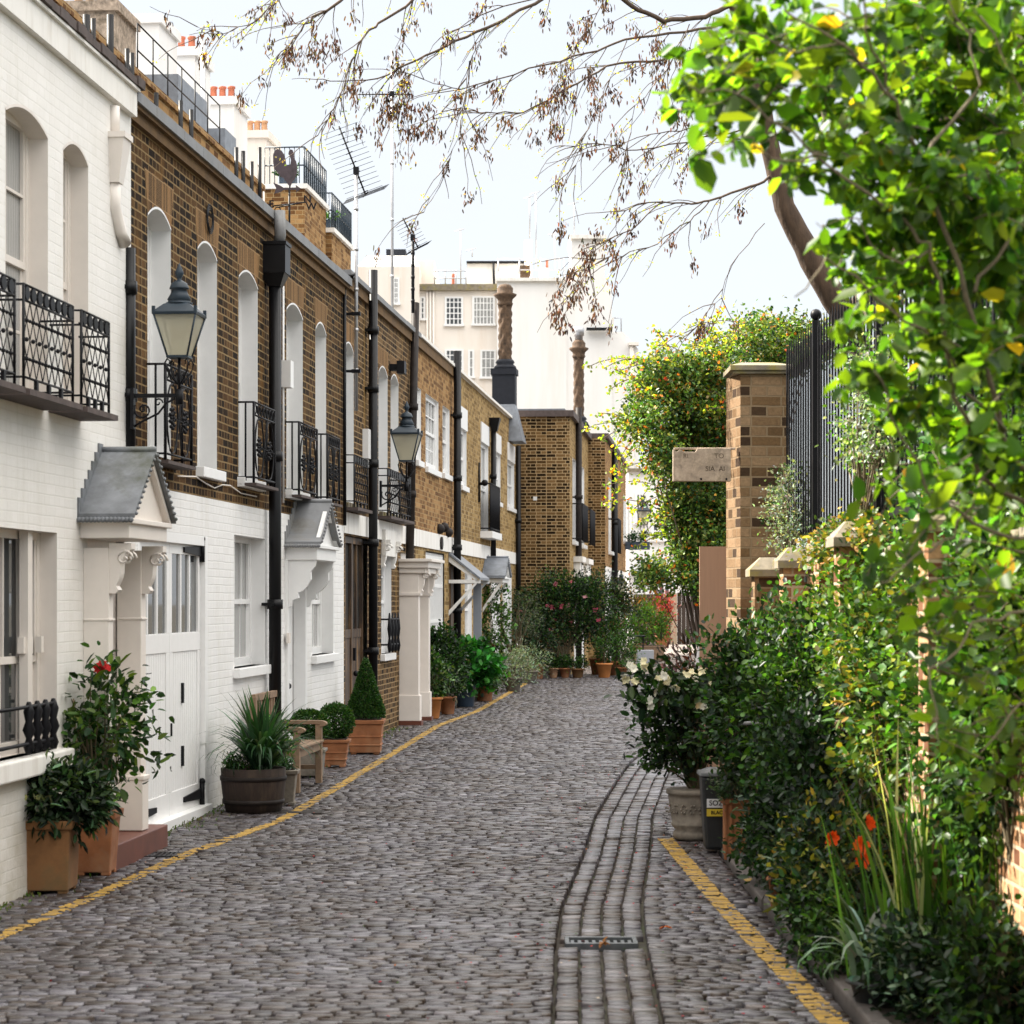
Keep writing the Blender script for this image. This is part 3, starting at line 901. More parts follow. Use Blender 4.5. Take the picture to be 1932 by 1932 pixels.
# ------------------------------------------------------------------ house A: white painted brick, nearest on the left
sA1 = S(234)
A = Thing('white_house', 'nearest mews house on the left in white painted brick with lattice window guards', 'house', (0, 9, 0), 'W')
oA = .05
a1 = (S(10, oA), S(90, oA), 2.84, 4.52, .085)
a2 = (S(119, oA), S(166, oA), 2.84, 4.52, .085)
a3 = (12.55, S(107, oA), .72, 2.08, 0)
dA = (S(212, oA), S(244, oA) - .02, .05, 2.06, 0)
m = MB(); facade(m, oA, 9, sA1, -.3, 5.08, [a1, a2, a3, (15.35, 16.3, -.3, 2.08, 0)])
m.quad((oA, sA1, -.3), (-.3, sA1, -.3), (-.3, sA1, 5.08), (oA, sA1, 5.08)); A.part('wall', m, M['brick_cream'])
body(A, -7, -.3, 9, sA1, -.3, 4.9)
m = MB(); m.box(-5, oA - .02, 1.0, 10.6, -.3, 6.55); A.part('unseen_shade_block', m, M['brick_cream'])  # unseen block added out of frame to shade the lower near leaves
m = MB(); m.box(-.2, oA + .05, 9, sA1 - .02, 5.08, 5.27); m.box(-.2, oA + .075, 9, sA1 - .02, 5.255, 5.275); A.part('parapet', m, M['render'])
m = MB()
ss = np.linspace(9, sA1 + .05, 40)
for k in range(39): m.box(-.28, oA + .09 + random.uniform(-.008, .008), ss[k], ss[k + 1] - .002, 5.28, 5.335 + random.uniform(-.012, .012))
A.part('coping', m, M['coping'])
window(A, oA, a1, .12, 2, 2, 2, 'cream', 'curtain', reveal='cream')
window(A, oA, a2, .12, 1, 2, 2, 'cream', 'curtain', reveal='cream')
w3 = window(A, oA, a3, .11, 6, 1, 1, 'cream', 'glass', reveal='cream', split=.42)
m = MB(); m.box(oA - .10, oA - .045, a3[1] - .46, a3[1] - .37, a3[2], a3[3]); m.box(oA - .10, oA - .045, a3[1] - 1.2, a3[1] - 1.1, a3[2], a3[3])
for s_ in (a3[1] - .36, a3[1] - .13, a3[1] - .5): m.box(oA - .10, oA - .06, s_, s_ + .05, 1.33, 1.43)
A.part('mullion', m, M['cream'], w3)
m = MB(); m.box(oA - .1, oA + .09, a3[0] - .1, a3[1] + .1, a3[2] - .12, a3[2]); A.part('sill', m, M['render'], w3, bevel=.012)
m = MB()       # cast window box guard on the sill
sg = a3[1] - .28
for z in (.80, 1.02):
    m.tube([(oA + .06, 12.3, z), (oA + .06, sg, z), (oA - .02, a3[1] - .02, z)], .012, 6)
for k in range(4):
    s_ = sg - k * .17
    m.lathe([(.02, .74), (.035, .78), (.018, .83), (.04, .88), (.022, .93), (.035, .99), (.012, 1.05)], oA + .06, s_, 8)
A.part('window_guard', m, M['iron'])
m = MB(); m.box(oA - .12, oA - .06, 15.35, 16.3, .05, 2.08); dd = A.part('door', m, M['cream'])
m = MB(); m.ball((oA - .04, 15.5, .95), .03, 8); A.part('handle', m, M['iron'], dd)
# balcony guards
def oS(x, pr): return S(x, oA + pr)
guard_diamond(A, oA, oS(-60, .2), oS(27, .2), .2, 2.93, 3.46, 6)
guard_diamond(A, oA, oS(44, .2), oS(137, .2), .2, 2.93, 3.46, 8)
guard_diamond(A, oA, oS(153, .2), oS(205, .2), .2, 2.93, 3.46, 5)
# porch
sp0, sp1 = S(157, oA), S(244, oA + .16)
for k, (u, v) in enumerate(((sp0, sp0 + .12), (16.1, 16.24))):
    m = MB(); m.box(oA, oA + .17, u, v, .06, 2.0); m.box(oA, oA + .185, u - .012, v + .012, .06, .42); m.box(oA, oA + .195, u - .02, v + .02, .41, .44)
    m.box(oA, oA + .18, u - .008, v + .008, 1.52, 1.535)
    pi_ = A.part('pilaster', m, M['cream'], bevel=.004)
    m = MB(); scroll_bracket(m, oA + .17, (u + v) / 2, 2.03, .15, .33, .10); A.part('bracket', m, M['cream'], pi_)
hood, _ = gable_hood(A, oA, S(148, oA), S(148, oA) + 1.1, .33, 2.06, 2.19, 2.64, boxmat='cream')
m = MB(); m.box(oA, oA + .235, S(217, oA + .235), 16.62, -.25, .055); A.part('doorstep', m, M['quarry'], bevel=.008)
# white rainwater head
sh = S(240, .1)
m = MB()
m.taperbox(.06, sh - .22, 4.52, 4.83, .055, .06, .10, .10); m.box(-.04, .17, sh - .33, sh - .11, 4.82, 4.86)
m.tube([(.06, sh - .22, 4.55), (.06, sh - .22, 4.36), (.07, sh - .1, 4.22), (.08, sh, 4.14)], .05, 10)
m.tube([(.06, sh - .22, 5.05), (.06, sh - .22, 4.85)], .045, 8)
A.part('rainwater_head', m, M['cream'])

# ------------------------------------------------------------------ house B: dark stock brick over white ground floor
sB0, sB1 = sA1, S(648)
Bh = Thing('brick_house', 'dark stock brick mews house with white ground floor, garage doors and five arched windows', 'house', (0, sB0, 0), 'W')
up = []
for (xa, xb) in ((278, 322), (372, 409), (450, 486), (540, 571), (595, 615)):
    up.append((S(xa), S(xb), 2.74, 4.50, .10))
gar = (S(258), S(391), -.3, 2.18, 0)
wB2 = (S(441), S(499), 1.06, 2.23, 0)
dB = (22.72, 23.62, -.3, 2.02, 0)
wB3 = (S(588), S(628), 1.08, 2.2, 0)
m = MB(); facade(m, 0, sB0, sB1, 2.5, 5.09, up); Bh.part('wall', m, M['brick_dark'])
m = MB(); facade(m, .004, sB0, sB1, -.3, 2.5, [gar, wB2, dB, wB3]); Bh.part('lower_wall', m, M['brick_white'])
for p in up: m = MB(); m.prism([(p[0] - .09, 4.84), (p[0] + .0, 4.52)] + [(p[0] + (p[1] - p[0]) * k / 8, arch_z(p[0] + (p[1] - p[0]) * k / 8, p[0], p[1], p[3], p[4]) + .02) for k in range(9)] + [(p[1], 4.52), (p[1] + .09, 4.84)], 0, .0, .003); Bh.part('window_arch', m, M['soldier'])
body(Bh, -7, -.3, sB0, sB1, -.3, 4.9)
m = MB(); m.box(-.3, .04, sB0, sB1, 5.09, 5.19); m.box(-.3, .075, sB0, sB1, 5.17, 5.20); Bh.part('cornice', m, M['cornice'])
m = MB(); s = sB0
while s < sB1:
    L = random.uniform(.5, .9); m.box(-.3, .10, s + .003, min(s + L, sB1) - .003, 5.20, 5.285 + random.uniform(-.006, .006)); s += L
Bh.part('coping', m, M['lead'])
for i, p in enumerate(up):
    window(Bh, 0, p, .15, 2, 3, 3, 'white', 'glass', sill=.07 if i in (1, 2, 3) else None)
gs = [(0, .14), (2, .14), (3, .13), (4, .13)]
for i, pr in gs:
    p = up[i]; guard_ornate(Bh, 0, p[0] - .02, p[1] + .10, pr, 2.74, 3.40)
window(Bh, .004, wB2, .13, 4, 1, 1, 'white', 'curtain', sill=.06)
window(Bh, .004, wB3, .13, 4, 1, 1, 'white', 'curtain', sill=.06)
# garage doors
g0, g1 = gar[0], gar[1]
m = MB(); m.box(-.10, .007, g0, g0 + .07, -.2, 2.182); m.box(-.10, .007, g1 - .10, g1 + .002, -.2, 2.182); m.box(-.10, .005, g0 + .07, g1 - .1, 2.10, 2.182); m.box(-.10, .05, g0 + .02, g1 - .02, -.2, -.02)
gd = Bh.part('garage_frame', m, M['white'], bevel=.004)
T_ = Bh
leaf_w = (g1 - g0 - .17) / 2
for k in range(2):
    u = g0 + .07 + k * leaf_w + .004; v = u + leaf_w - .008
    m = MB(); oo = -.035
    m.box(oo - .035, oo, u, v, -.02, .16); m.box(oo - .035, oo, u, v, 1.25, 1.40); m.box(oo - .035, oo, u, v, 2.02, 2.10)
    m.box(oo - .035, oo, u, u + .10, .16, 1.25); m.box(oo - .035, oo, v - .10, v, .16, 1.25)
    n_b = 12
    for q in range(n_b):
        a_ = u + .10 + (v - u - .20) * q / n_b; b_ = u + .10 + (v - u - .20) * (q + 1) / n_b
        m.box(oo - .03, oo - .008, a_ + .0035, b_ - .0035, .16, 1.25)
    m.box(oo - .032, oo - .018, u + .1, v - .1, .16, 1.25)
    bars = [u, u + .08]; nl = 3
    wl = (v - u - .16) / nl
    m.box(oo - .035, oo, u, u + .08, 1.40, 2.02); m.box(oo - .035, oo, v - .08, v, 1.40, 2.02)
    for q in range(1, nl): m.box(oo - .035, oo, u + .08 + wl * q - .02, u + .08 + wl * q + .02, 1.40, 2.02)
    dr = T_.part('garage_door', m, M['white'], bevel=.003)
    m = MB(); m.box(oo - .025, oo - .018, u + .06, v - .06, 1.38, 2.04); T_.part('pane', m, M['glass'], dr)
    m = MB(); e = v if k else u; sg = -1 if k else 1
    for z in ((.07, 2.06) if k else (.07,)):
        m = MB(); m.prism([(e + sg * 0, z - .045), (e + sg * .62, z - .02), (e + sg * .62, z + .02), (e, z + .045)], 0, oo + .002, oo + .016)
        m.tube([(oo + .02, e + sg * .02, z - .09), (oo + .02, e + sg * .02, z + .09)], .022, 8); m.ball((oo + .02, e + sg * .02, z + .1), .028, 6)
        T_.part('hinge', m, M['iron'], dr)
    if k == 1:
        for z in (.42, .92): m = MB(); m.box(oo - .008, oo + .01, u + .42, u + .46, z - .08, z + .08); T_.part('latch', m, M['iron'], dr)
        m = MB(); m.box(oo - .008, oo + .012, u + .03, u + .05, .6, .7)
        T_.part('handle', m, M['iron'], dr)
# front door and hood
m = MB(); m.box(-.16, -.10, dB[0], dB[1], -.1, 2.02)
for z0_, z1_ in ((.2, .85), (1.0, 1.85)):
    for a_, b_ in ((dB[0] + .1, dB[0] + .41), (dB[0] + .5, dB[1] - .1)): m.box(-.10, -.09, a_, b_, z0_, z1_)
dd = Bh.part('door', m, M['white'], bevel=.004)
m = MB(); m.lathe([(.01, 0), (.028, .015), (.03, .035), (.018, .05)], 0, 0, 10)
m.v = [(-.09 + v[2], dB[0] + .47 + v[0], .80 + v[1]) for v in m.v]; Bh.part('handle', m, M['iron'], dd)
m = MB(); m.v = []; rv = reveal_mb(.004, .1, (dB[0], dB[1], -.1, 2.02, 0)); Bh.part('door_frame', rv, M['white'], dd)
m = MB(); m.box(.004, .03, dB[0] - .09, dB[0], -.1, 2.05); m.box(.004, .03, dB[1], dB[1] + .09, -.1, 2.05); Bh.part('door_surround', m, M['white'])
m = MB(); m.box(.03, .06, dB[0] - .16, dB[0] - .08, 1.24, 1.34); Bh.part('doorbell_box', m, M['cream'])
hd, _ = gable_hood(Bh, .004, S(537), S(537) + 1.2, .31, 2.05, 2.2, 2.62, curved=True, roofmat='lead')
m = MB()
for s_ in (S(537) + .08, S(537) + 1.10):
    pts = [(.004, 2.05), (.30, 2.05), (.29, 1.99), (.25, 1.94), (.25, 1.86), (.21, 1.79), (.17, 1.75), (.12, 1.73), (.13, 1.68), (.07, 1.66), (.06, 1.60), (.004, 1.58)]
    m = MB(); m.prism(pts, 1, s_ - .03, s_ + .03); Bh.part('bracket', m, M['white'], hd)
# down pipes
pipe(Bh, 'downpipe', .06, S(243, .06), 2.62, 4.14, .047, brackets=[3.1, 3.86])
sP2 = S(519, .09)
pipe(Bh, 'downpipe', .09, sP2, -.1, 4.70, .058, brackets=[.35, 1.62, 3.0])
m = MB(); m.box(-.02, .21, sP2 - .13, sP2 + .13, 4.70, 4.98); m.box(-.03, .22, sP2 - .14, sP2 + .14, 4.96, 4.99); m.taperbox(.09, sP2, 4.58, 4.70, .06, .06, .11, .12)
Bh.part('rainwater_head', m, M['pipe'])
m = MB(); m.tube([(.14, sP2 - .05, 5.28), (.15, sP2 - .06, 5.05), (.12, sP2, 4.97)], .055, 8); Bh.part('lead_outlet', m, M['lead'])
m = MB(); m.tube([(.012, S(532), 4.7), (.012, S(532), 2.6)], .012, 6); Bh.part('cable', m, M['white'])
m = MB(); m.box(.0, .09, S(531), S(531) + .16, 3.72, 3.98); Bh.part('alarm_box', m, M['white'])
m = MB(); pts = [(.02, S(x), 2.62 + .03 * math.sin(i * 1.7)) for i, x in enumerate((330, 365, 385, 400, 415, 430, 450, 480))]; m.tube(pts, .006, 5); Bh.part('cable', m, M['cream'])
m = MB(); m.tube([(.03, S(645), 5.2), (.03, S(645.5), 2.5)], .02, 6); m.tube([(.05, S(645), 5.3), (.12, S(648), 5.34), (.05, S(650), 5.25)], .015, 6); Bh.part('cable', m, M['pipe'])
ringm = MB(); sr = S(392)
for r in (.10, .085, .07): ring(ringm, .02, sr, 4.80 + r * .1, r * 1.3, r * 1.2, .006, 14)
Bh.part('cable_coil', ringm, M['iron'])
# roof things above the coping
m = MB()
for (x, yt, yb) in ((163, 28, 98), (176, 35, 104), (208, 28, 130), (240, 92, 150), (249, 100, 160), (295, 175, 205), (341, 190, 248), (361, 207, 265), (446, 278, 338), (459, 285, 350), (475, 305, 375), (490, 278, 380)):
    s_ = S(x, -.25); m = MB(); m.tube([(-.25, s_, 5.2), (-.25, s_, Z(yt, s_, -.25))], .028 if x in (208, 163) else .02, 7); Bh.part('vent_pipe', m, M['pipe'])
m = MB(); facade(m, -1.0, 11.5, 26.6, 4.9, 6.36, []); m.box(-1.25, -.97, 11.5, 26.6, 6.36, 6.42); m.quad((-1, 26.6, 4.9), (-1.25, 26.6, 4.9), (-1.25, 26.6, 6.36), (-1, 26.6, 6.36))
Bh.part('upper_wall', m, M['brick_warm'])
m = MB()       # roof terrace rail behind it
for z in (6.8, 7.05):
    m.tube([(-1.2, 21.6, z), (-1.2, 25.2, z)], .008, 5)
for k in range(7): m.tube([(-1.2, 21.6 + k * .6, 6.4), (-1.2, 21.6 + k * .6, 7.05)], .008, 5)
Bh.part('roof_railing', m, M['iron'])

# ------------------------------------------------------------------ house C
sC0, sC1 = sB1, S(784)
Ch = Thing('brick_house', 'stock brick mews house with old dark wooden doors and cream pilaster doorcase', 'house', (0, sC0, 0), 'W')
up = [(S(649), S(667), 2.74, 4.5, .10), (S(714), S(731), 2.74, 4.5, .10), (S(737), S(751.5), 2.74, 4.5, .10)]
dC = (S(651), S(693), -.3, 2.40, 0); wC = (S(719), S(738), .98, 2.30, 0); dC2 = (S(756), S(780), -.3, 2.3, 0)
m = MB(); facade(m, 0, sC0, sC1, 2.66, 5.21, up); Ch.part('wall', m, M['brick_mid'])
m = MB(); facade(m, 0, sC0, sC1, -.3, 2.42, [(p[0], p[1], p[2], min(p[3], 2.41), 0) for p in (dC, wC, dC2)]); Ch.part('lower_wall', m, M['brick_mid'])
m = MB(); m.box(-.1, .015, sC0, sC1, 2.42, 2.66); m.box(.015, .06, wC[0] - .02, wC[1] + .04, 2.22, 2.55); Ch.part('fascia_band', m, M['render'])
for p in up: m = MB(); m.prism([(p[0] - .09, 4.84), (p[0], 4.52)] + [(p[0] + (p[1] - p[0]) * k / 8, arch_z(p[0] + (p[1] - p[0]) * k / 8, p[0], p[1], p[3], p[4]) + .02) for k in range(9)] + [(p[1], 4.52), (p[1] + .09, 4.84)], 0, .0, .003); Ch.part('window_arch', m, M['soldier'])
body(Ch, -7, -.3, sC0, sC1, -.3, 5.0)
m = MB(); m.box(-.3, .04, sC0, sC1, 5.21, 5.33); Ch.part('cornice', m, M['cornice'])
m = MB(); s = sC0
while s < sC1:
    L = random.uniform(.5, .9); m.box(-.3, .085, s + .003, min(s + L, sC1) - .003, 5.33, 5.39 + random.uniform(-.005, .005)); s += L
Ch.part('coping', m, M['lead'])
for p in up: window(Ch, 0, p, .15, 2, 3, 3, 'white', 'glass')
for p in up: guard_diamond(Ch, 0, p[0] - .03, p[1] + .3, .12, 2.78, 3.30, 6)
m = MB(); o_ = -.07
u, v = dC[0], dC[1]; nleaf = 2
m.box(o_ - .03, o_ + .02, u, u + .08, -.1, 2.4); m.box(o_ - .03, o_ + .02, v - .08, v, -.1, 2.4); m.box(o_ - .03, o_ + .02, u, v, 2.32, 2.4); m.box(o_ - .03, o_ + .01, u, v, 1.22, 1.32)
for q in range(12):
    a_ = u + .08 + (v - u - .16) * q / 12; m.box(o_ - .03, o_, a_ + .004, a_ + (v - u - .16) / 12 - .004, -.08, 1.22)
m.box(o_ - .02, o_ + .02, (u + v) / 2 - .05, (u + v) / 2 + .05, -.08, 2.32)
for q in (1, 3): m.box(o_ - .02, o_ + .01, u + (v - u) * q / 4 - .02, u + (v - u) * q / 4 + .02, 1.32, 2.32)
m.box(o_ - .05, o_ - .03, u, v, -.08, 1.25)
dd = Ch.part('carriage_door', m, M['doorwood'], bevel=.003)
m = MB(); m.box(o_ - .03, o_ - .02, u, v, 1.25, 2.38); Ch.part('pane', m, M['glass'], dd)
m = MB(); m.box(o_ + .01, o_ + .05, (u + v) / 2 + .06, (u + v) / 2 + .12, .95, 1.1); m.ball((o_ + .05, (u + v) / 2 + .09, .8), .035, 6); Ch.part('handle', m, M['iron'], dd)
window(Ch, 0, wC, .08, 2, 2, 2, 'white', 'curtain', sill=.06)
m = MB()
for z in (1.1, 1.42): m.tube([(.0, wC[0], z), (.10, wC[0] + .05, z), (.10, wC[1], z)], .012, 5)
for k in range(4): m.lathe([(.015, 1.0), (.03, 1.08), (.015, 1.18), (.03, 1.3), (.01, 1.5)], .10, wC[0] + .05 + (wC[1] - wC[0] - .1) * k / 3, 7)
Ch.part('window_guard', m, M['iron'])
for s_ in (wC[0] + .04, wC[1] + .06): m = MB(); scroll_bracket(m, .0, s_, 2.42, .12, .35, .10); Ch.part('bracket', m, M['render'])
# doorcase
q0, q1 = S(753), S(753) + .16
for u, v in ((q0, q1), (q0 + 1.1, q0 + 1.26)):
    m = MB(); m.box(0, .26, u, v, .06, 2.02); m.box(0, .28, u - .015, v + .015, .06, .40); m.box(0, .29, u - .02, v + .02, 1.72, 1.76); m.box(0, .29, u - .03, v + .03, -.15, .055) if False else None
    pl = Ch.part('pilaster', m, M['cream'], bevel=.005)
    m = MB(); scroll_bracket(m, .26, (u + v) / 2, 2.08, .13, .32, .11); Ch.part('bracket', m, M['cream'], pl)
    m = MB(); m.box(0, .30, u - .03, v + .03, -.1, .06); Ch.part('plinth', m, M['quarry'], pl)
m = MB(); m.box(0, .40, q0 - .06, q0 + 1.32, 2.09, 2.17); m.box(0, .45, q0 - .10, q0 + 1.36, 2.17, 2.21); m.box(0, .36, q0 - .03, q0 + 1.29, 2.02, 2.09); Ch.part('door_canopy', m, M['cream'], bevel=.006)
m = MB(); m.box(-.12, -.06, dC2[0], dC2[1], -.1, 2.3); Ch.part('door', m, M['cream'])
pipe(Ch, 'downpipe', .09, S(704, .09), .0, 5.62, .055, brackets=[1.05, 2.35, 3.3, 4.2, 4.9])
pipe(Ch, 'downpipe', .07, S(773, .07), 2.22, 5.75, .055, 'oldpipe', brackets=[3.1, 4.3], top_s=S(784, .07))
m = MB(); m.box(0, .07, S(684), S(684) + .22, 3.35, 3.7); m.box(0, .05, S(684), S(684) + .2, 3.25, 3.34); Ch.part('alarm_box', m, M['white'])
m = MB(); m.box(0, .16, S(734), S(734) + .16, 4.62, 4.70); m.box(.10, .2, S(734) - .02, S(734) + .18, 4.58, 4.74); Ch.part('floodlight', m, M['iron'])

# ------------------------------------------------------------------ house D: warm brick, square sash windows
sD0, sD1 = sC1, S(975)
Dh = Thing('brick_house', 'warm tan brick mews house with flat-headed white sash windows and white band', 'house', (0, sD0, 0), 'W')
split_s = S(858)
up = []
for xa, xb, zb, zt in ((779, 794, 3.63, 4.66), (803, 827, 3.6, 4.66), (835, 848, 3.62, 4.66), (868, 880, 3.56, 4.5), (907, 921, 2.86, 4.5), (935, 944, 3.56, 4.5), (957, 970, 3.56, 4.5)):
    up.append((S(max(xa, 785)), S(xb), zb, zt, 0))
low = [(S(787), S(797), .5, 2.2, 0), (S(803), S(838), -.3, 2.38, 0), (S(848), S(862), -.3, 2.2, 0), (S(877), S(890), .8, 2.2, 0), (S(925), S(940), -.3, 2.1, 0), (S(948), S(962), -.3, 2.2, 0)]
m = MB(); facade(m, 0, sD0, split_s, 2.66, 5.22, up[:3]); Dh.part('wall', m, M['brick_warm'])
m = MB(); facade(m, 0, split_s, sD1, 2.66, 5.36, up[3:]); Dh.part('wall', m, M['brick_yellow'], label='paler yellow brick part of the wall')
m = MB(); facade(m, 0, sD0, sD1, -.3, 2.42, low); Dh.part('lower_wall', m, M['brick_yellow'])
m = MB(); m.box(-.1, .02, sD0, sD1, 2.42, 2.66); Dh.part('fascia_band', m, M['render'])
body(Dh, -7, -.3, sD0, sD1, -.3, 5.0)
m = MB(); m.box(-.3, .04, sD0, split_s, 5.22, 5.36); Dh.part('cornice', m, M['cornice'])
m = MB(); m.box(-.3, .07, sD0, sD1, 5.365, 5.41); Dh.part('coping', m, M['render'])
for i, p in enumerate(up):
    if i < 3: window(Dh, 0, p, .04, 2 if i != 1 else 4, 2, 2, 'white', 'curtain', sill=.05, fr=.06)
    else:
        wd_ = window(Dh, 0, p, .04, 2, 1, 1, 'white', 'curtain', sill=.05, fr=.06)
        m = MB(); m.box(-.02, .02, p[0] - .02, p[1] + .02, p[3] + .004, p[3] + .36); Dh.part('lintel_panel', m, M['white'], wd_)
m = MB()
sg0 = up[4][0] - .05; sg1 = up[4][1] + .35
for z in (2.95, 3.75): m.tube([(0, sg0, z), (.18, sg0, z), (.18, sg1, z), (0, sg1, z)], .014, 5)
for k in range(16): s_ = sg0 + (sg1 - sg0) * k / 15; m.tube([(.18, s_, 2.9), (.18, s_, 3.75)], .011, 4)
m.box(.165, .175, sg0, sg1, 3.0, 3.7)
gg = Dh.part('balcony', m, M['iron'])
m = MB(); m.box(0, .22, sg0 - .05, sg1 + .05, 2.78, 2.9); Dh.part('slab', m, M['white'], gg)
# lattice garage screen
p = low[1]; m = MB(); o_ = -.02
for k in range(19): s_ = p[0] + (p[1] - p[0]) * k / 18; m.box(o_ - .02, o_, s_ - .018, s_ + .018, -.05, 2.36)
for z in (.2, .75, 1.35, 1.88, 2.3): m.box(o_ - .022, o_ - .001, p[0], p[1], z - .025, z + .025)
gt = Dh.part('garage_screen', m, M['white'])
m = MB(); m.box(o_ - .06, o_ - .05, p[0], p[1], -.05, 2.38); Dh.part('pane', m, M['curtain'], gt)
for i in (0, 3):
    window(Dh, 0, low[i], .05, 2, 2, 1, 'white', 'curtain')
for i, mt in ((2, 'doorwood'), (4, 'white'), (5, 'white')):
    p = low[i]; m = MB(); m.box(-.08, -.04, p[0], p[1], -.1, p[3]); m.box(-.06, .03, p[0] - .05, p[0], -.1, p[3]); m.box(-.06, .03, p[1], p[1] + .05, -.1, p[3]); Dh.part('door', m, M[mt])
# pent canopy with struts
c0, c1 = S(846), S(846) + 1.5
m = MB()
pts = [(0, 2.42), (.50, 2.02), (.50, 1.98), (0, 2.38)]
m.prism(pts, 1, c0, c1); can = Dh.part('porch_canopy', m, M['slate'])
m = MB()
for s_ in (c0 + .03, c1 - .08):
    sc_pts = [(0, 2.37)] + [(x, 2.37 - x * .8 - .05 * abs(math.sin(x * 22))) for x in [i * .04 for i in range(12)]] + [(.47, 2.0), (.47, 1.96)] + [(0.02, 1.96), (0, 1.96)]
    m.box(0, .50, s_, s_ + .05, 1.93, 1.985)
    m.prism([(.0, 2.37), (.46, 2.0), (.46, 1.95), (.0, 2.27)], 1, s_, s_ + .04)
    m.prism([(.0, 1.42), (.0, 1.50), (.42, 1.94), (.46, 1.94)], 1, s_ + .003, s_ + .055)
    Dh.part('strut', m, M['white'], can); m = MB()
m = MB(); m.box(.27, .40, c1 - .33, c1 - .28, -.05, 1.93); Dh.part('side_screen', m, M['greypaint'], can)
hd, _ = gable_hood(Dh, 0, S(910), S(910) + 1.2, .37, 1.98, 2.08, 2.42, roofmat='slate')
m = MB()
for s_ in (S(910) + .06, S(910) + 1.1): m = MB(); m.prism([(.0, 1.45), (.0, 1.53), (.30, 1.98), (.36, 1.98)], 1, s_, s_ + .06); Dh.part('strut', m, M['white'], hd)
pipe(Dh, 'downpipe', .10, S(863, .10), .3, 5.62, .06, brackets=[1.5, 2.5, 3.6, 4.6])
pipe(Dh, 'downpipe', .07, S(931, .07), 2.2, 4.85, .05)
m = MB(); m.taperbox(.09, S(931, .07), 4.80, 5.05, .05, .05, .11, .16); Dh.part('rainwater_head', m, M['pipe'])
pipe(Dh, 'downpipe', .07, S(978, .07), .2, 4.9, .055)
m = MB(); s_ = S(902)
m.tube([(.02, s_, 3.4), (.02, s_, 4.1)], .018, 6); m.tube([(.02, s_, 3.72), (.16, s_, 3.74)], .03, 6); m.ball((.12, s_, 3.74), .06, 6); Dh.part('wall_lamp_bracket', m, M['iron'])
m = MB()
for (x, z) in ((826, 2.74), (834, 2.78), (842, 2.72)): m.ball((.03, S(x), z), .08, 6)
Dh.part('cast_plaque', m, M['oldpipe'])
m = MB(); m.prism([(S(829) + .12 * math.cos(a) , 2.53 + .10 * math.sin(a)) for a in [2 * math.pi * i / 9 for i in range(9)]], 0, .02, .05); Dh.part('cast_plaque', m, M['oldpipe'])

# twisted chimneys
def twisted(T, o, s, z0, z1, zb, mat='stonepot', cowl=False, r=.13):
    m = MB(); m.box(o - .25, o + .22, s - .2, s + .25, z0, z0 + (zb - z0) * .85); m.box(o - .28, o + .25, s - .23, s + .28, z0 + (zb - z0) * .85, zb)
    m.lathe([(.24, zb), (.22, zb + .06), (.17, zb + .1), (.20, zb + .14), (.16, zb + .2)], o, s, 12)
    ch = T.part('chimney', m, M['charcoal'])
    m = MB(); n = 24; K = 40; vs = []; fs = []
    zz0, zz1 = zb + .18, z1 - .42
    for i in range(K + 1):
        z = zz0 + (zz1 - zz0) * i / K
        for k in range(n):
            a = 2 * math.pi * k / n
            rr = r * (1 + .09 * math.sin(5 * a + i * .55) + .09 * math.sin(5 * a - i * .55))
            vs.append((o + rr * math.cos(a), s + rr * math.sin(a), z))
    for i in range(K):
        for k in range(n): fs.append((i * n + k, i * n + (k + 1) % n, (i + 1) * n + (k + 1) % n, (i + 1) * n + k))
    m.add(vs, fs, True)
    z = zz1
    m.lathe([(.145, z), (.165, z + .04), (.145, z + .08), (.16, z + .14), (.23, z + .20), (.24, z + .24), (.16, z + .27), (.165, z + .36), (.11, z + .43), (.04, z + .45)], o, s, 12)
    T.part('chimney_pot', m, M[mat], ch)
    if cowl:
        m = MB(); m.lathe([(.10, z1 - .02), (.10, z1 + .12), (.13, z1 + .12), (.13, z1 + .32), (.11, z1 + .33)], o, s, 12); T.part('cowl', m, M['galv'], ch)
    return ch
M['carved'] = plain('carved_chimney', (0.095, 0.058, 0.034), 0.95, 0.4, 16, 0.8, grime=(0.028, 0.020, 0.015), gs=7, dist=0.01)
sT = 47.6; oT = (951 - HX) / F  # first pot over the end of this roof
qx = (953 - HX) / F
# solve the outward offset that puts it at that column
oo = next(o for o in np.linspace(-1.5, 1.5, 3001) if (W(o, sT).x / W(o, sT).y) >= qx)
m = MB(); m.taperbox(oo - .06, sT, 4.9, 5.66, .46, .5, .28, .3); Dh.part('chimney_base', m, M['slate'])
twisted(Dh, oo, sT, 5.6, 8.12, 6.4, 'carved')

# ------------------------------------------------------------------ houses E and F: stepping out into the street
E0 = 49.18
Eh = Thing('end_house', 'dark brick house stepping forward, its bare side wall facing down the street', 'house', (0, E0, 0), 'W')
oE = 1.11; sE1 = S(1110, oE)
m = MB()
m.quad((-3, E0, -.2), (oE, E0, -.2), (oE, E0, 5.55), (-3, E0, 5.55)); Eh.part('side_wall', m, M['brick_end'])
we = [(S(1080, oE), S(1087, oE), 2.95, 4.75, 0), (S(1096, oE), S(1102, oE), 2.95, 4.75, 0), (S(1083, oE), S(1088, oE), -.1, 2.1, 0), (S(1096, oE), S(1103, oE), -.1, 2.1, 0)]
m = MB(); facade(m, oE, E0, sE1, -.2, 5.55, we); Eh.part('wall', m, M['brick_yellow'])
for p in we[:2]: window(Eh, oE, p, .06, 2, 2, 2, 'white', 'curtain', sill=.08)
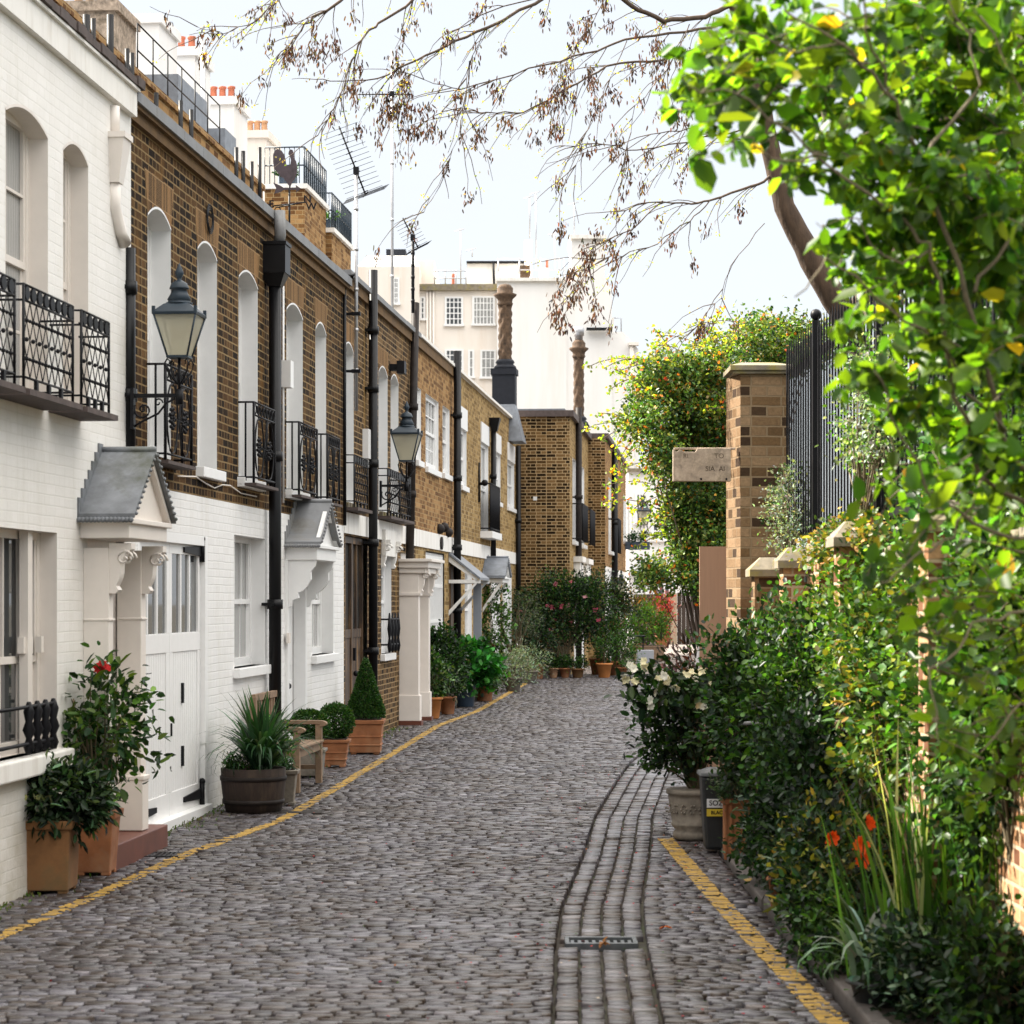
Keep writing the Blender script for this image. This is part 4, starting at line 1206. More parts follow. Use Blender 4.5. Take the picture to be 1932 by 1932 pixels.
for p in we[:2]:
    m = MB()
    for z in (3.0, 3.75): m.tube([(oE, p[0], z), (oE + .22, p[0], z), (oE + .22, p[1] + .5, z)], .015, 5)
    for k in range(12): s_ = p[0] + (p[1] + .5 - p[0]) * k / 11; m.tube([(oE + .22, s_, 2.95), (oE + .22, s_, 3.75)], .02, 4)
    Eh.part('balcony', m, M['iron'])
for p in we[2:]:
    m = MB(); m.box(oE - .08, oE - .02, p[0], p[1], -.1, 2.1); Eh.part('door', m, M['white'])
    m = MB(); m.box(oE, oE + .14, p[0] - .15, p[1] + .15, 2.15, 2.55); m.box(oE, oE + .2, p[0] - .2, p[1] + .2, 2.5, 2.62); Eh.part('door_head', m, M['render'])
m = MB(); m.box(-7, oE - .25, E0 + .2, sE1, -.2, 5.3); Eh.part('rear_wall', m, M['render'])
m = MB(); m.box(-3.1, oE + .09, E0 - .09, sE1, 5.55, 5.68); Eh.part('coping', m, M['coping'])
m = MB(); m.box(-3.1, oE - .1, E0 + .0, sE1, 5.68, 5.72); Eh.part('roof', m, M['slate'])
pipe(Eh, 'downpipe', oE + .08, S(1092, oE + .08), 0, 5.9, .07, 'oldpipe')
m = MB(); m.box(.34, .42, E0 - .02, E0, 3.78, 3.86); Eh.part('vent', m, M['white'])
twisted(Eh, oE - .25, S(1092, oE - .25), 5.7, 8.0, 5.95, 'carved', cowl=True, r=.12)

oF = 1.52
Fh = Thing('end_house', 'second brick house stepping forward beyond the bare side wall, yellow brick at its foot', 'house', (0, sE1, 0), 'W')
sF1 = 69.5
m = MB(); m.quad((-3, sE1, 2.55), (oF, sE1, 2.55), (oF, sE1, 5.6), (-3, sE1, 5.6)); Fh.part('side_wall', m, M['brick_end'])
m = MB(); m.quad((-3, sE1 + .02, -.2), (oF, sE1 + .02, -.2), (oF, sE1 + .02, 2.55), (-3, sE1 + .02, 2.55)); Fh.part('side_wall', m, M['brick_yellow'], label='yellow glazed brick at the foot of the side wall')
wf = [(S(1148, oF), S(1153, oF), 2.9, 4.75, 0), (S(1176, oF), S(1181, oF), 3.4, 4.75, 0), (S(1184, oF), S(1188, oF), 3.4, 4.75, 0), (S(1191, oF), S(1194, oF), 3.4, 4.75, 0), (S(1147, oF), S(1154, oF), -.1, 2.4, 0)]
m = MB(); facade(m, oF, sE1, sF1, 2.5, 5.55, wf[:4]); Fh.part('wall', m, M['brick_warm'])
m = MB(); facade(m, oF, sE1, sF1, -.2, 2.5, wf[4:]); Fh.part('lower_wall', m, M['render'])
for p in wf[:4]: window(Fh, oF, p, .05, 2, 2, 2, 'white', 'curtain', sill=.08)
m = MB(); p = wf[4]; m.box(oF - .06, oF - .01, p[0], p[1], -.1, 2.4); Fh.part('door', m, M['white'])
m = MB(); p = wf[0]
for k in range(10): s_ = p[0] + 1.2 * k / 9; m.tube([(oF + .25, s_, 2.85), (oF + .25, s_, 3.7)], .02, 4)
m.tube([(oF, p[0], 3.7), (oF + .25, p[0], 3.7), (oF + .25, p[0] + 1.2, 3.7)], .02, 5); Fh.part('balcony', m, M['iron'])
m = MB(); m.box(-7, oF - .25, sE1 + .2, sF1, -.2, 5.3); Fh.part('rear_wall', m, M['render'])
m = MB(); m.box(-3.1, oF + .08, sE1, sF1, 5.6, 5.72); Fh.part('coping', m, M['coping'])
pipe(Fh, 'downpipe', oF + .08, S(1160, oF + .08), 0, 5.5, .08, 'pipe')

# rear terrace with white chimney stacks
R = Thing('rear_terrace', 'taller white terrace rising behind the mews with a row of broad chimney stacks', 'house', (-5, 14, 0), 'W')
m = MB(); m.box(-14, -5.6, 14, 52, -.2, 7.4); R.part('wall', m, M['stucco_white'])
m = MB(); m.box(-14, -5.5, 14, 52, 7.4, 7.5); R.part('roof', m, M['slate'])
def stack(x0, x1, ytop, o, mat, pots, potmat, capmat=None, dep=1.3, zb=7.5, potw=.13):
    s = S((x0 + x1) / 2, o); Y = W(o, s).y
    wd = (x1 - x0) / F * Y; zt = Z(ytop, s, o)
    m = MB(); m.box(o - wd / 2, o + wd / 2, s - dep / 2, s + dep / 2, zb, zt - .16); m.box(o - wd / 2 - .06, o + wd / 2 + .06, s - dep / 2 - .06, s + dep / 2 + .06, zt - .16, zt)
    ch = R.part('chimney', m, M[mat])
    for k in range(pots):
        oo_ = o - wd / 2 + wd * (k + .6) / (pots + .2)
        m = MB(); m.lathe([(potw * .62, zt), (potw * .5, zt + .1), (potw * .48, zt + .2), (potw * .62, zt + .21), (potw * .62, zt + .25)], oo_, s - dep / 2 + .25, 8)
        R.part('chimney_pot', m, M[potmat], ch)
stack(148, 238, 22, -5.5, 'stone', 4, 'buffpot')
stack(240, 318, 45, -5.5, 'stucco_white', 0, 'redpot')
stack(320, 383, 105, -5.6, 'stucco_white', 3, 'redpot')
stack(384, 455, 196, -5.6, 'stucco_white', 4, 'redpot')
stack(457, 514, 258, -5.6, 'stucco', 4, 'buffpot')
m = MB(); s_ = S(340, -4.9)
m.box(-5.6, -4.7, s_ - 1, s_ + 1.2, 7.4, Z(165, s_, -4.9)); R.part('dormer', m, M['slate']); m = MB(); s2 = S(425, -4.9); m.box(-5.5, -4.8, s2 - .5, s2 + .5, 7.4, Z(252, s2, -4.9)); R.part('dormer', m, M['slate'])
m = MB(); s_ = S(384, -5.4); m.tube([(-5.1, s_, 8.2), (-5.1, s_ - 1.4, 9.2), (-5.1, s_ - 1.4, Z(110, s_, -5.1))], .05, 6); R.part('vent_pipe', m, M['galv'])
def brick_tower(x0, x1, yt, o, lab):
    s = S((x0 + x1) / 2, o); Y = W(o, s).y; wd = (x1 - x0) / F * Y; zt = Z(yt, s, o)
    T = Thing('brick_tower', lab, 'roof tower', (o, s, 4.9), 'W', 'brick roof towers behind the terrace')
    m = MB(); m.box(o - wd / 2, o + wd / 2, s - .7, s + 1.2, 4.9, zt); T.part('wall', m, M['brick_warm'])
    m = MB(); m.box(o - wd / 2 - .05, o + wd / 2 + .05, s - .75, s + 1.25, zt, zt + .07); T.part('coping', m, M['render'])
    m = MB()
    for z in (zt + .35, zt + .62): m.tube([(o - wd / 2, s - .7, z), (o + wd / 2, s - .7, z), (o + wd / 2, s + 1.2, z)], .012, 5)
    for k in range(9): m.tube([(o - wd / 2 + wd * k / 8, s - .7, zt + .07), (o - wd / 2 + wd * k / 8, s - .7, zt + .62)], .007, 4)
    for k in range(12): m.tube([(o + wd / 2, s - .7 + 1.9 * k / 11, zt + .07), (o + wd / 2, s - .7 + 1.9 * k / 11, zt + .62)], .014, 4)
    T.part('railing', m, M['lampmetal'])
    m = MB(); m.box(o - .12, o + .12, s - .5, s - .3, zt + .07, zt + .24); T.part('planter', m, M['bluegrey'])
    p_, cc = clump_pts((o, s - .4, zt + .3), (.2, .1, .08), 12, 14, .03)
    ax, nr = leaf_dirs(p_, (o, s - .4, zt + .2))
    T.part('foliage', leaf_mesh('foliage', p_, ax, nr, .05, .03, palette(len(p_), [(0.05, 0.11, 0.03)]), T.org), M['leaf'])
brick_tower(516, 590, 372, -2.2, 'wider brick roof tower with planter and railing behind the weather vane')
brick_tower(596, 640, 452, -2.0, 'smaller brick roof tower with railing, nearer the aerial mast')
# ------------------------------------------------------------------ far white apartment block, 110 m away
K = 110.0 / F
def ax_(x): return (x - HX) * K
def az_(y): return EYE + (HY - y) * K
AP = Thing('apartment_building', 'tall cream rendered apartment building with roof stacks closing the view behind the mews', 'building', (ax_(950), 110, 0))
def blk(name, x0, x1, yt, yb, dy0, dy1, mat, **k):
    m = MB(); m.box(ax_(x0), ax_(x1), 110 + dy0, 110 + dy1, az_(yb), az_(yt)); return AP.part(name, m, M[mat], **k)
blk('wall', 676, 792, 506, 1140, -.6, 12, 'stucco')
m = MB(); m.add([(ax_(676), 109.4, az_(506)), (ax_(792), 109.4, az_(506)), (ax_(792), 122, az_(506)), (ax_(676), 122, az_(506)), (ax_(690), 111.5, az_(474)), (ax_(780), 111.5, az_(474)), (ax_(780), 120, az_(474)), (ax_(690), 120, az_(474))],
                [(0, 1, 5, 4), (1, 2, 6, 5), (2, 3, 7, 6), (3, 0, 4, 7), (4, 5, 6, 7)]); AP.part('roof', m, M['render'])
blk('roof_vent', 722, 760, 452, 474, 3, 5, 'charcoal')
blk('wall', 778, 817, 480, 1140, 2, 12, 'stucco')
blk('wall', 792, 938, 549, 1140, 0, 12, 'stucco'); blk('coping', 790, 940, 537, 549, -.25, 12, 'capstone')
blk('wall', 938, 1068, 536, 1140, -.9, 12, 'stucco_white'); blk('coping', 936, 1070, 530, 536, -1.1, 12, 'render')
m = MB(); m.prism([(ax_(1066), az_(1140)), (ax_(1066), az_(536)), (ax_(1077), az_(536)), (ax_(1077), az_(456)), (ax_(1140), az_(456)), (ax_(1140), az_(527)), (ax_(1153), az_(548)), (ax_(1153), az_(1140))], 1, 109.2, 113); AP.part('wall', m, M['stucco_white'])
blk('coping', 1074, 1143, 449, 456, -1, 3.2, 'render')
m = MB(); m.prism([(ax_(1153), az_(1140)), (ax_(1153), az_(629)), (ax_(1174), az_(629)), (ax_(1203), az_(662)), (ax_(1203), az_(1140))], 1, 109.3, 118); AP.part('wall', m, M['stucco_white'])
blk('gutter', 1105, 1153, 624, 628, -1.3, -.9, 'iron'); blk('wall', 1152, 1158, 601, 629, -.4, 1, 'render')
m = MB(); m.tube([(ax_(1190), 109.1, az_(1140)), (ax_(1190), 109.1, az_(655))], .11, 6); m.box(ax_(1184), ax_(1203), 108.9, 109.3, az_(656), az_(650)); AP.part('drainpipe', m, M['stucco'])
blk('wall', 879, 990, 480, 540, 3, 10, 'stucco_white'); blk('coping', 878, 991, 476, 480, 2.8, 10.2, 'iron')
blk('chimney', 990, 1005, 440, 533, 2, 3.5, 'stucco_white')
blk('chimney', 1018, 1036, 494, 532, 2, 3.5, 'stucco_white')
m = MB(); m.tube([(ax_(932), 112.8, az_(536)), (ax_(930), 112.8, az_(480))], .06, 5); AP.part('drainpipe', m, M['iron'])
for (x0, x1, yt, yb, mt) in ((1031, 1036, 478, 494, 'redpot'), (1118, 1124, 437, 450, 'redpot'), (1101, 1112, 441, 450, 'charcoal'), (1080, 1084, 440, 450, 'charcoal'), (851, 857, 511, 537, 'redpot')):
    m = MB(); r = (x1 - x0) * K / 2; m.lathe([(r * 1.1, az_(yb)), (r, az_(yb) + .1), (r * .9, az_(yt) - .1), (r * 1.1, az_(yt))], ax_((x0 + x1) / 2), 112.2 if x0 > 900 else 111, 8); AP.part('chimney_pot', m, M[mt])
m = MB(); m.box(ax_(979), ax_(1000), 110.5, 110.7, az_(508), az_(498)); m.prism([(ax_(990) + .3 * math.cos(a), az_(510) + .36 * math.sin(a)) for a in [2 * math.pi * i / 14 for i in range(14)]], 1, 110.7, 110.8); AP.part('satellite_dish', m, M['carved'])
m = MB()
for y_ in (510, 524): m.tube([(ax_(818), 110.2, az_(y_)), (ax_(880), 110.2, az_(y_))], .025, 4)
for x_ in (820, 840, 860, 879): m.tube([(ax_(x_), 110.2, az_(538)), (ax_(x_), 110.2, az_(508))], .03, 4)
for y_ in (492, 512): m.tube([(ax_(940), 109.5, az_(y_)), (ax_(1064), 109.5, az_(y_))], .02, 4)
for x_ in (940, 980, 1020, 1055, 1064): m.tube([(ax_(x_), 109.5, az_(531)), (ax_(x_), 109.5, az_(490))], .025, 4)
m.tube([(ax_(1158), 110, az_(600)), (ax_(1172), 110, az_(600)), (ax_(1172), 110, az_(629))], .03, 4)
AP.part('roof_railing', m, M['galv'])
def farwin(x0, x1, y0, y1, cols, rows, off=0.0, gl='glass'):
    a, b, zt, zb = ax_(x0), ax_(x1), az_(y0), az_(y1); yy = 110 + off
    m = MB(); t = .05
    m.box(a - t, a + t, yy - .06, yy - .01, zb, zt); m.box(b - t, b + t, yy - .06, yy - .01, zb, zt); m.box(a + t, b - t, yy - .06, yy - .012, zt - t * 1.5, zt); m.box(a - .1, b + .1, yy - .16, yy - .01, zb - .1, zb)
    for c in range(1, cols): x = a + (b - a) * c / cols; m.box(x - .022, x + .022, yy - .05, yy - .014, zb, zt - .08)
    for r in range(1, rows): z = zb + (zt - zb) * r / rows; m.box(a + t, b - t, yy - .052, yy - .016, z - .02, z + .02)
    f = AP.part('window', m, M['white'])
    m = MB(); m.box(a + .01, b - .01, yy - .03, yy - .003, zb + .01, zt - .01); AP.part('pane', m, M[gl], f)
farwin(841, 872, 560, 612, 4, 5)
farwin(893, 932, 559, 611, 6, 4, gl='curtain')
farwin(841, 873, 659, 716, 4, 5)
farwin(885, 893, 660, 710, 1, 3, gl='curtain')
farwin(908, 934, 660, 711, 3, 3, gl='curtain')
farwin(744, 753, 527, 575, 2, 5, -.6)
farwin(794, 801, 560, 601, 1, 4)
m = MB()
for x_ in (806, 812, 818): m.tube([(ax_(x_), 109.9, az_(1100)), (ax_(x_), 109.9, az_(545))], .05, 5)
AP.part('drainpipe', m, M['stucco'])
for x_, yt, yb in ((890, 460, 476), (1000, 360, 440), (1012, 352, 500), (1048, 430, 500), (1085, 372, 441), (868, 423, 537)):
    m = MB(); m.tube([(ax_(x_), 111.5, az_(yb)), (ax_(x_), 111.5, az_(yt))], .03, 4); m.tube([(ax_(x_ - 12), 111.5, az_(yt + 4)), (ax_(x_ + 8), 111.5, az_(yt - 1))], .02, 4); AP.part('aerial', m, M['galv'])

# ------------------------------------------------------------------ white house at the bend, gate, far bits
K2 = 88.0 / F
def bx_(x): return (x - HX) * K2
def bz_(y): return EYE + (HY - y) * K2
GH = Thing('white_house', 'white rendered house at the bend with paned windows, partly behind the orange-berried shrub', 'house', (bx_(1230), 88, 0))
m = MB(); m.box(bx_(1185), bx_(1330), 88, 96, -.2, bz_(890)); GH.part('wall', m, M['stucco_white'])
m = MB(); m.box(bx_(1183), bx_(1332), 87.8, 96, bz_(890), bz_(884)); GH.part('coping', m, M['capstone'])
def nwin(T, x0, x1, y0, y1, cols, rows, yy=88.0, kx=bx_, kz=bz_):
    a, b, zt, zb = kx(x0), kx(x1), kz(y0), kz(y1); m = MB(); t = .05
    m.box(a - t, a + t, yy - .06, yy - .01, zb, zt); m.box(b - t, b + t, yy - .06, yy - .01, zb, zt); m.box(a + t, b - t, yy - .06, yy - .012, zt - t * 1.5, zt); m.box(a - .1, b + .1, yy - .16, yy - .01, zb - .1, zb)
    for c in range(1, cols): x = a + (b - a) * c / cols; m.box(x - .03, x + .03, yy - .05, yy - .014, zb, zt - .08)
    for r in range(1, rows): z = zb + (zt - zb) * r / rows; m.box(a + t, b - t, yy - .052, yy - .016, z - .03, z + .03)
    f = T.part('window', m, M['white'])
    m = MB(); m.box(a + .01, b - .01, yy - .03, yy - .003, zb + .01, zt - .01); T.part('pane', m, M['glass'], f)
nwin(GH, 1231, 1262, 972, 1017, 3, 3)
nwin(GH, 1232, 1264, 1084, 1121, 3, 2)
nwin(GH, 1202, 1219, 1086, 1119, 2, 2)
nwin(GH, 1200, 1214, 930, 985, 2, 3)
m = MB(); m.box(bx_(1190), bx_(1222), 87.2, 88, bz_(1083), bz_(1078)); GH.part('door_canopy', m, M['iron'])
# timber fence and gate
Kf = 84.0 / F
def fx(x): return (x - HX) * Kf
FE = Thing('timber_gate', 'dark brown boarded gate and fence with a pale post at the far end', 'gate', (fx(1265), 84, 0))
m = MB()
x = fx(1196)
while x < fx(1264): m.box(x, x + .145, 84, 84.04, 0, EYE + (HY - 1121) * Kf); x += .155
FE.part('board_panel', m, M['fence'])
m = MB(); x = fx(1278)
while x < fx(1400): m.box(x, x + .145, 84, 84.04, 0, EYE + (HY - 1118) * Kf); x += .155
FE.part('board_panel', m, M['fence'])
m = MB(); m.box(fx(1265), fx(1277), 83.9, 84.1, 0, EYE + (HY - 1119) * Kf); FE.part('post', m, M['post'])
m = MB(); m.box(fx(1196), fx(1400), 84.05, 84.09, 1.4, 1.5); m.box(fx(1196), fx(1400), 84.05, 84.09, .4, .5); FE.part('rail', m, M['fence'])

# ------------------------------------------------------------------ lantern lamps on wall brackets
def lantern(name, label, o_wall, s, z, proj, scale=1.0, group='lantern wall lamps'):
    T = Thing(name, label, 'wall lamp', (o_wall, s, z), 'W', group)
    ox, sx = o_wall + proj, s
    k = scale; zb = z + .26 * k
    def sq(m, prof, rot=math.pi / 4): m.lathe([(r * k * math.sqrt(2), zb + zz * k) for r, zz in prof], ox, sx, 4, False, rot)
    m = MB(); sq(m, [(.075, 0), (.085, .0), (.085, .018), (.075, .018)])
    bt, tp = .078, .165
    for sgx in (-1, 1):
        for sgy in (-1, 1):
            m.tube([(ox + sgx * bt * k, sx + sgy * bt * k, zb + .01 * k), (ox + sgx * tp * k, sx + sgy * tp * k, zb + .33 * k)], .0085 * k, 5)
            m.box(ox + sgx * tp * k - .012 * k, ox + sgx * tp * k + .012 * k, sx + sgy * tp * k - .012 * k, sx + sgy * tp * k + .012 * k, zb + .33 * k, zb + .39 * k)
    T.part('lantern_frame', m, M['lampmetal'])
    m = MB()
    sq(m, [(.172, .325), (.178, .345), (.172, .352), (.10, .415), (.078, .425)])
    m.lathe([(r * k, zb + zz * k) for r, zz in [(.105, .42), (.105, .432), (.088, .437), (.088, .45), (.095, .455), (.07, .50), (.058, .535), (.078, .54), (.076, .55), (.06, .585), (.03, .602), (.018, .61), (.018, .625), (.034, .655), (.032, .675), (.014, .715), (.004, .74)]], ox, sx, 16)
    T.part('lantern_cap', m, M['lampmetal'], bevel=0)
    m = MB(); sq(m, [(.075, .012), (.160, .33)])
    m.f = m.f[:4]; m.sm = m.sm[:4]
    T.part('lantern_glass', m, M['lampglass'])
    m = MB(); m.lathe([(.015 * k, zb + .33 * k), (.05 * k, zb + .31 * k), (.055 * k, zb + .24 * k), (.03 * k, zb + .22 * k)], ox, sx, 10); T.part('bulb', m, M['white'])
    m = MB()
    m.tube([(ox, sx, z - .10 * k), (ox, sx, z + .02 * k)], .030 * k, 8); m.tube([(ox, sx, z + .0), (ox, sx, zb)], .012 * k, 6)
    for a in range(4):
        th = math.pi / 4 + a * math.pi / 2; dx, dy = math.cos(th), math.sin(th)
        pts = [(ox + dx * r * k, sx + dy * r * k, z + h * k) for r, h in [(.02, .06), (.06, .10), (.11, .16), (.13, .22), (.11, .25), (.085, .235), (.09, .21)]]
        m.tube(pts, .0075 * k, 5)
    zz = z - .03 * k
    m.box(o_wall, ox + .02, sx - .012, sx + .012, zz - .014, zz + .014)
    m.box(o_wall - .01, o_wall + .015, sx - .03, sx + .03, zz - .26 * k, zz + .06 * k)
    sc_pts = []
    for i in range(22):
        a = i * .42; r = .075 * k * (1 - i / 24)
        sc_pts.append((o_wall + .085 * k + r * math.cos(a + 2.6), sx, zz - .11 * k + r * math.sin(a + 2.6)))
    m.tube(sc_pts, .008 * k, 5)
    m.tube([(o_wall + .01, sx, zz - .24 * k), (o_wall + .08 * k, sx, zz - .20 * k), (o_wall + proj * .55, sx, zz - .14 * k), (o_wall + proj * .72, sx, zz - .06 * k), (ox - .03, sx, zz - .02)], .009 * k, 5)
    sc_pts = []
    for i in range(14):
        a = i * .5; r = .036 * k * (1 - i / 17)
        sc_pts.append((o_wall + proj * .55 + r * math.cos(a), sx, zz - .055 * k + r * math.sin(a)))
    m.tube(sc_pts, .0065 * k, 5)
    T.part('bracket', m, M['iron'])
    return T
s1 = S(250, .10); lantern('wall_lamp', 'large blue-black lantern on scroll bracket by the first black downpipe', .10, s1, Z(745, s1, .10) + .02, .335, .90)
s2 = S(718, .12); lantern('wall_lamp', 'lantern wall lamp beside the tall black pipe of the middle house', .12, s2, Z(915, s2, .12) + .02, .32)
def lamp_far(x, y, Y, sc2, label):
    c = P(x, y, Y)
    # placed by its world spot, expressed in the terrace frame
    v = c - W0
    s = v.x * S_ + v.y * C_; o = v.x * C_ - v.y * S_
    lantern('wall_lamp', label, o - .3 * sc2, s, c.z, .3 * sc2, sc2)
lamp_far(1215, 1012, 68, 1.25, 'small lantern wall lamp far down the street near the window box')
lamp_far(1172, 1138, 62, .9, 'lantern wall lamp low on the far white doorway')
lamp_far(916, 1120, 42.5, .85, 'dark lantern hanging under the slate porch hood')

# ------------------------------------------------------------------ aerials and weather vane
def aerial_mast(label, o, s, z0, z1, r, mat, yagi, wall=True):
    T = Thing('aerial_mast', label, 'aerial', (o, s, z0), 'W', 'television aerials on the terrace')
    m = MB(); m.tube([(o, s, z0), (o, s, (z0 + z1) / 2), (o + .0, s, z1)], r, 8)
    for k in range(1, 6): zz = z0 + (z1 - z0) * k / 6; m.tube([(o, s, zz - .02), (o, s, zz + .02)], r * 1.25, 8)
    T.part('pole', m, M[mat])
    if wall:
        m = MB()
        for zz in (z0 + .45, z0 + 1.1): m.box(-.02, o + .04, s - .015, s + .015, zz - .015, zz + .015); m.box(o - .05, o + .05, s - .03, s + .03, zz - .02, zz + .02)
        T.part('bracket', m, M['iron'])
    m = MB()
    for (z_, L, tilt, az, n, el) in yagi:
        c = Vector((o, s, z_)); d = Vector((math.cos(az) * math.cos(tilt), math.sin(az) * math.cos(tilt), math.sin(tilt)))
        a = c - d * L * .35; b_ = c + d * L * .65
        m.tube([a, b_], .010, 5)
        sd = d.cross(Vector((-.35, 1, .15))).normalized(); up_ = sd.cross(d).normalized()
        for k in range(n):
            p_ = a + (b_ - a) * (k + .5) / n
            m.tube([p_ - sd * el, p_ + sd * el], .003, 3); m.ball(p_, .014, 4)
            if n > 8 and k % 2 == 0: m.tube([p_ - up_ * .05 - sd * .03, p_ + up_ * .05 + sd * .03], .007, 3)
        for k in range(6):      # reflector rods
            h = (k - 2.5) * .07; m.tube([a + up_ * h - sd * el * 1.2, a + up_ * h + sd * el * 1.2], .003, 3)
        m.tube([a - up_ * .2, a + up_ * .2], .008, 4)
        m.box(c.x - .03, c.x + .03, c.y - .03, c.y + .03, c.z - .04, c.z + .04)
    T.part('antenna', m, M['iron'])
    return T
so = S(672, .12)
aerial_mast('pale mast carrying a long leaning television aerial with many rods', .12, so, Z(775, so, .12), Z(318, so, .12), .021, 'galv', [(Z(322, so, .12), .82, math.radians(112), .35, 14, .22)])
so = S(740, -.3)
aerial_mast('tallest thin aerial mast, its upper end among the hanging twigs', -.3, so, 4.6, Z(95, so, -.3), .020, 'galv', [(Z(178, so, -.3), .75, math.radians(2), math.pi * .98, 16, .05)], wall=False)
so = S(779, .05)
aerial_mast('short dark mast with a bushy many-rod aerial above the leaning pipe', .05, so, 5.6, Z(455, so, .05), .022, 'iron', [(Z(448, so, .05), .46, math.radians(118), .3, 9, .15)], wall=False)

def text_mesh(txt, size, ext=0.004, bold=0.0, align='CENTER'):
    cu = bpy.data.curves.new('t', 'FONT'); cu.body = txt; cu.size = size; cu.extrude = ext; cu.offset = bold
    cu.align_x = align; cu.align_y = 'CENTER'
    ob = bpy.data.objects.new('t', cu); sc.collection.objects.link(ob)
    dg = bpy.context.evaluated_depsgraph_get(); me = bpy.data.meshes.new_from_object(ob.evaluated_get(dg))
    bpy.data.objects.remove(ob); return me
def place_text(T, name, txt, size, pos, mat, parent=None, rotz=0.0, ext=.004, bold=0.0):
    me = text_mesh(txt, size, ext, bold)
    me.transform(Matrix.Translation(Vector(pos) - Vector(T.org)) @ Matrix.Rotation(rotz, 4, 'Z') @ Matrix.Rotation(math.pi / 2, 4, 'X'))
    return T.part(name, me, mat, parent)

sv_ = S(546, -.12)
VA = Thing('weather_vane', 'black cockerel weather vane with arrow and compass letters on the brick roofline', 'weather vane', (-.12, sv_, 5.28), 'W')
zV = lambda y: Z(y, sv_, -.12); oV = -.12; u_ = W(0, sv_).y / F
m = MB(); m.tube([(oV, sv_, 5.2), (oV, sv_, zV(352))], .011, 6); VA.part('spindle', m, M['iron'])
cock = [(547, 352), (541, 343), (536, 336), (530, 333), (524, 325), (518, 318), (516, 305), (516, 292), (519, 284), (525, 281), (532, 284), (537, 291), (540, 302), (541, 312), (545, 313), (549, 310), (550, 302), (548, 294), (545, 291), (546, 286), (549, 282), (553, 283), (556, 290), (556, 298), (560, 305), (562, 316), (561, 328), (557, 338), (552, 345), (549, 352)]
m = MB(); m.prism([(oV + (x - 547) * u_, zV(y)) for x, y in cock], 1, sv_ - .006, sv_ + .006); VA.part('cockerel', m, M['rust'])
arrow = [(516, 344), (530, 350), (536, 354), (560, 354), (559, 349), (569, 356), (560, 363), (560, 358), (536, 358), (530, 362), (518, 365), (522, 355)]
m = MB(); m.prism([(oV + (x - 547) * u_, zV(y)) for x, y in arrow], 1, sv_ - .007, sv_ + .007); VA.part('arrow', m, M['rust'])
m = MB(); zc = zV(387)
m.tube([(oV - .17, sv_ - .02, zc - .01), (oV + .17, sv_ + .02, zc + .03)], .007, 5); m.tube([(oV - .14, sv_ + .12, zc + .0), (oV + .14, sv_ - .12, zc)], .007, 5)
m.tube([(oV - .14 + .03 * math.cos(a), sv_ + .1, zc - .03 + .03 * math.sin(a)) for a in [i * .6 for i in range(9)]], .006, 4)
arms = VA.part('compass_arms', m, M['iron'])
for ch, dx, dz in (('N', .185, .055), ('W', .225, -.02), ('E', -.185, .01), ('S', -.21, -.03)):
    place_text(VA, 'compass_letter', ch, .105, (oV + dx, sv_, zc + dz), M['iron'], arms, ext=.004, bold=.002)

# ------------------------------------------------------------------ brick pier, railings and low wall on the right
PY = 17.4
def px_(x, Y): return (x - HX) / F * Y
PI_ = Thing('brick_pier', 'tall square brick gate pier with mossy stone cap beside the iron railings', 'pier', (1.88, PY, 0), rz=0.0)
xa, xb = px_(1397, PY), px_(1488, PY)
m = MB(); m.add([(px_(1380, PY), PY + .42, -.1), (xa, PY, -.1), (xb, PY, -.1), (xb, PY + .5, -.1), (px_(1380, PY), PY + .42, 3.36), (xa, PY, 3.36), (xb, PY, 3.36), (xb, PY + .5, 3.36)],
          [(0, 1, 5, 4), (1, 2, 6, 5), (2, 3, 7, 6), (3, 0, 4, 7), (4, 5, 6, 7)])
PI_.part('shaft', m, M['brick_pier'])
m = MB(); m.box(px_(1384, PY), xb + .02, PY - .03, PY + .52, 3.36, 3.385); m.add([(px_(1377, PY), PY - .05, 3.385), (xb + .04, PY - .05, 3.385), (xb + .04, PY + .56, 3.385), (px_(1377, PY), PY + .56, 3.385),
       (px_(1377, PY), PY - .05, 3.42), (xb + .04, PY - .05, 3.42), (xb + .04, PY + .56, 3.42), (px_(1377, PY), PY + .56, 3.42), (px_(1400, PY), PY + .1, 3.455), (xb - .1, PY + .1, 3.455), (xb - .1, PY + .4, 3.455), (px_(1400, PY), PY + .4, 3.455)],
       [(0, 1, 5, 4), (1, 2, 6, 5), (2, 3, 7, 6), (3, 0, 4, 7), (4, 5, 9, 8), (5, 6, 10, 9), (6, 7, 11, 10), (7, 4, 8, 11), (8, 9, 10, 11), (3, 2, 1, 0)])
PI_.part('cap', m, M['capstone'])
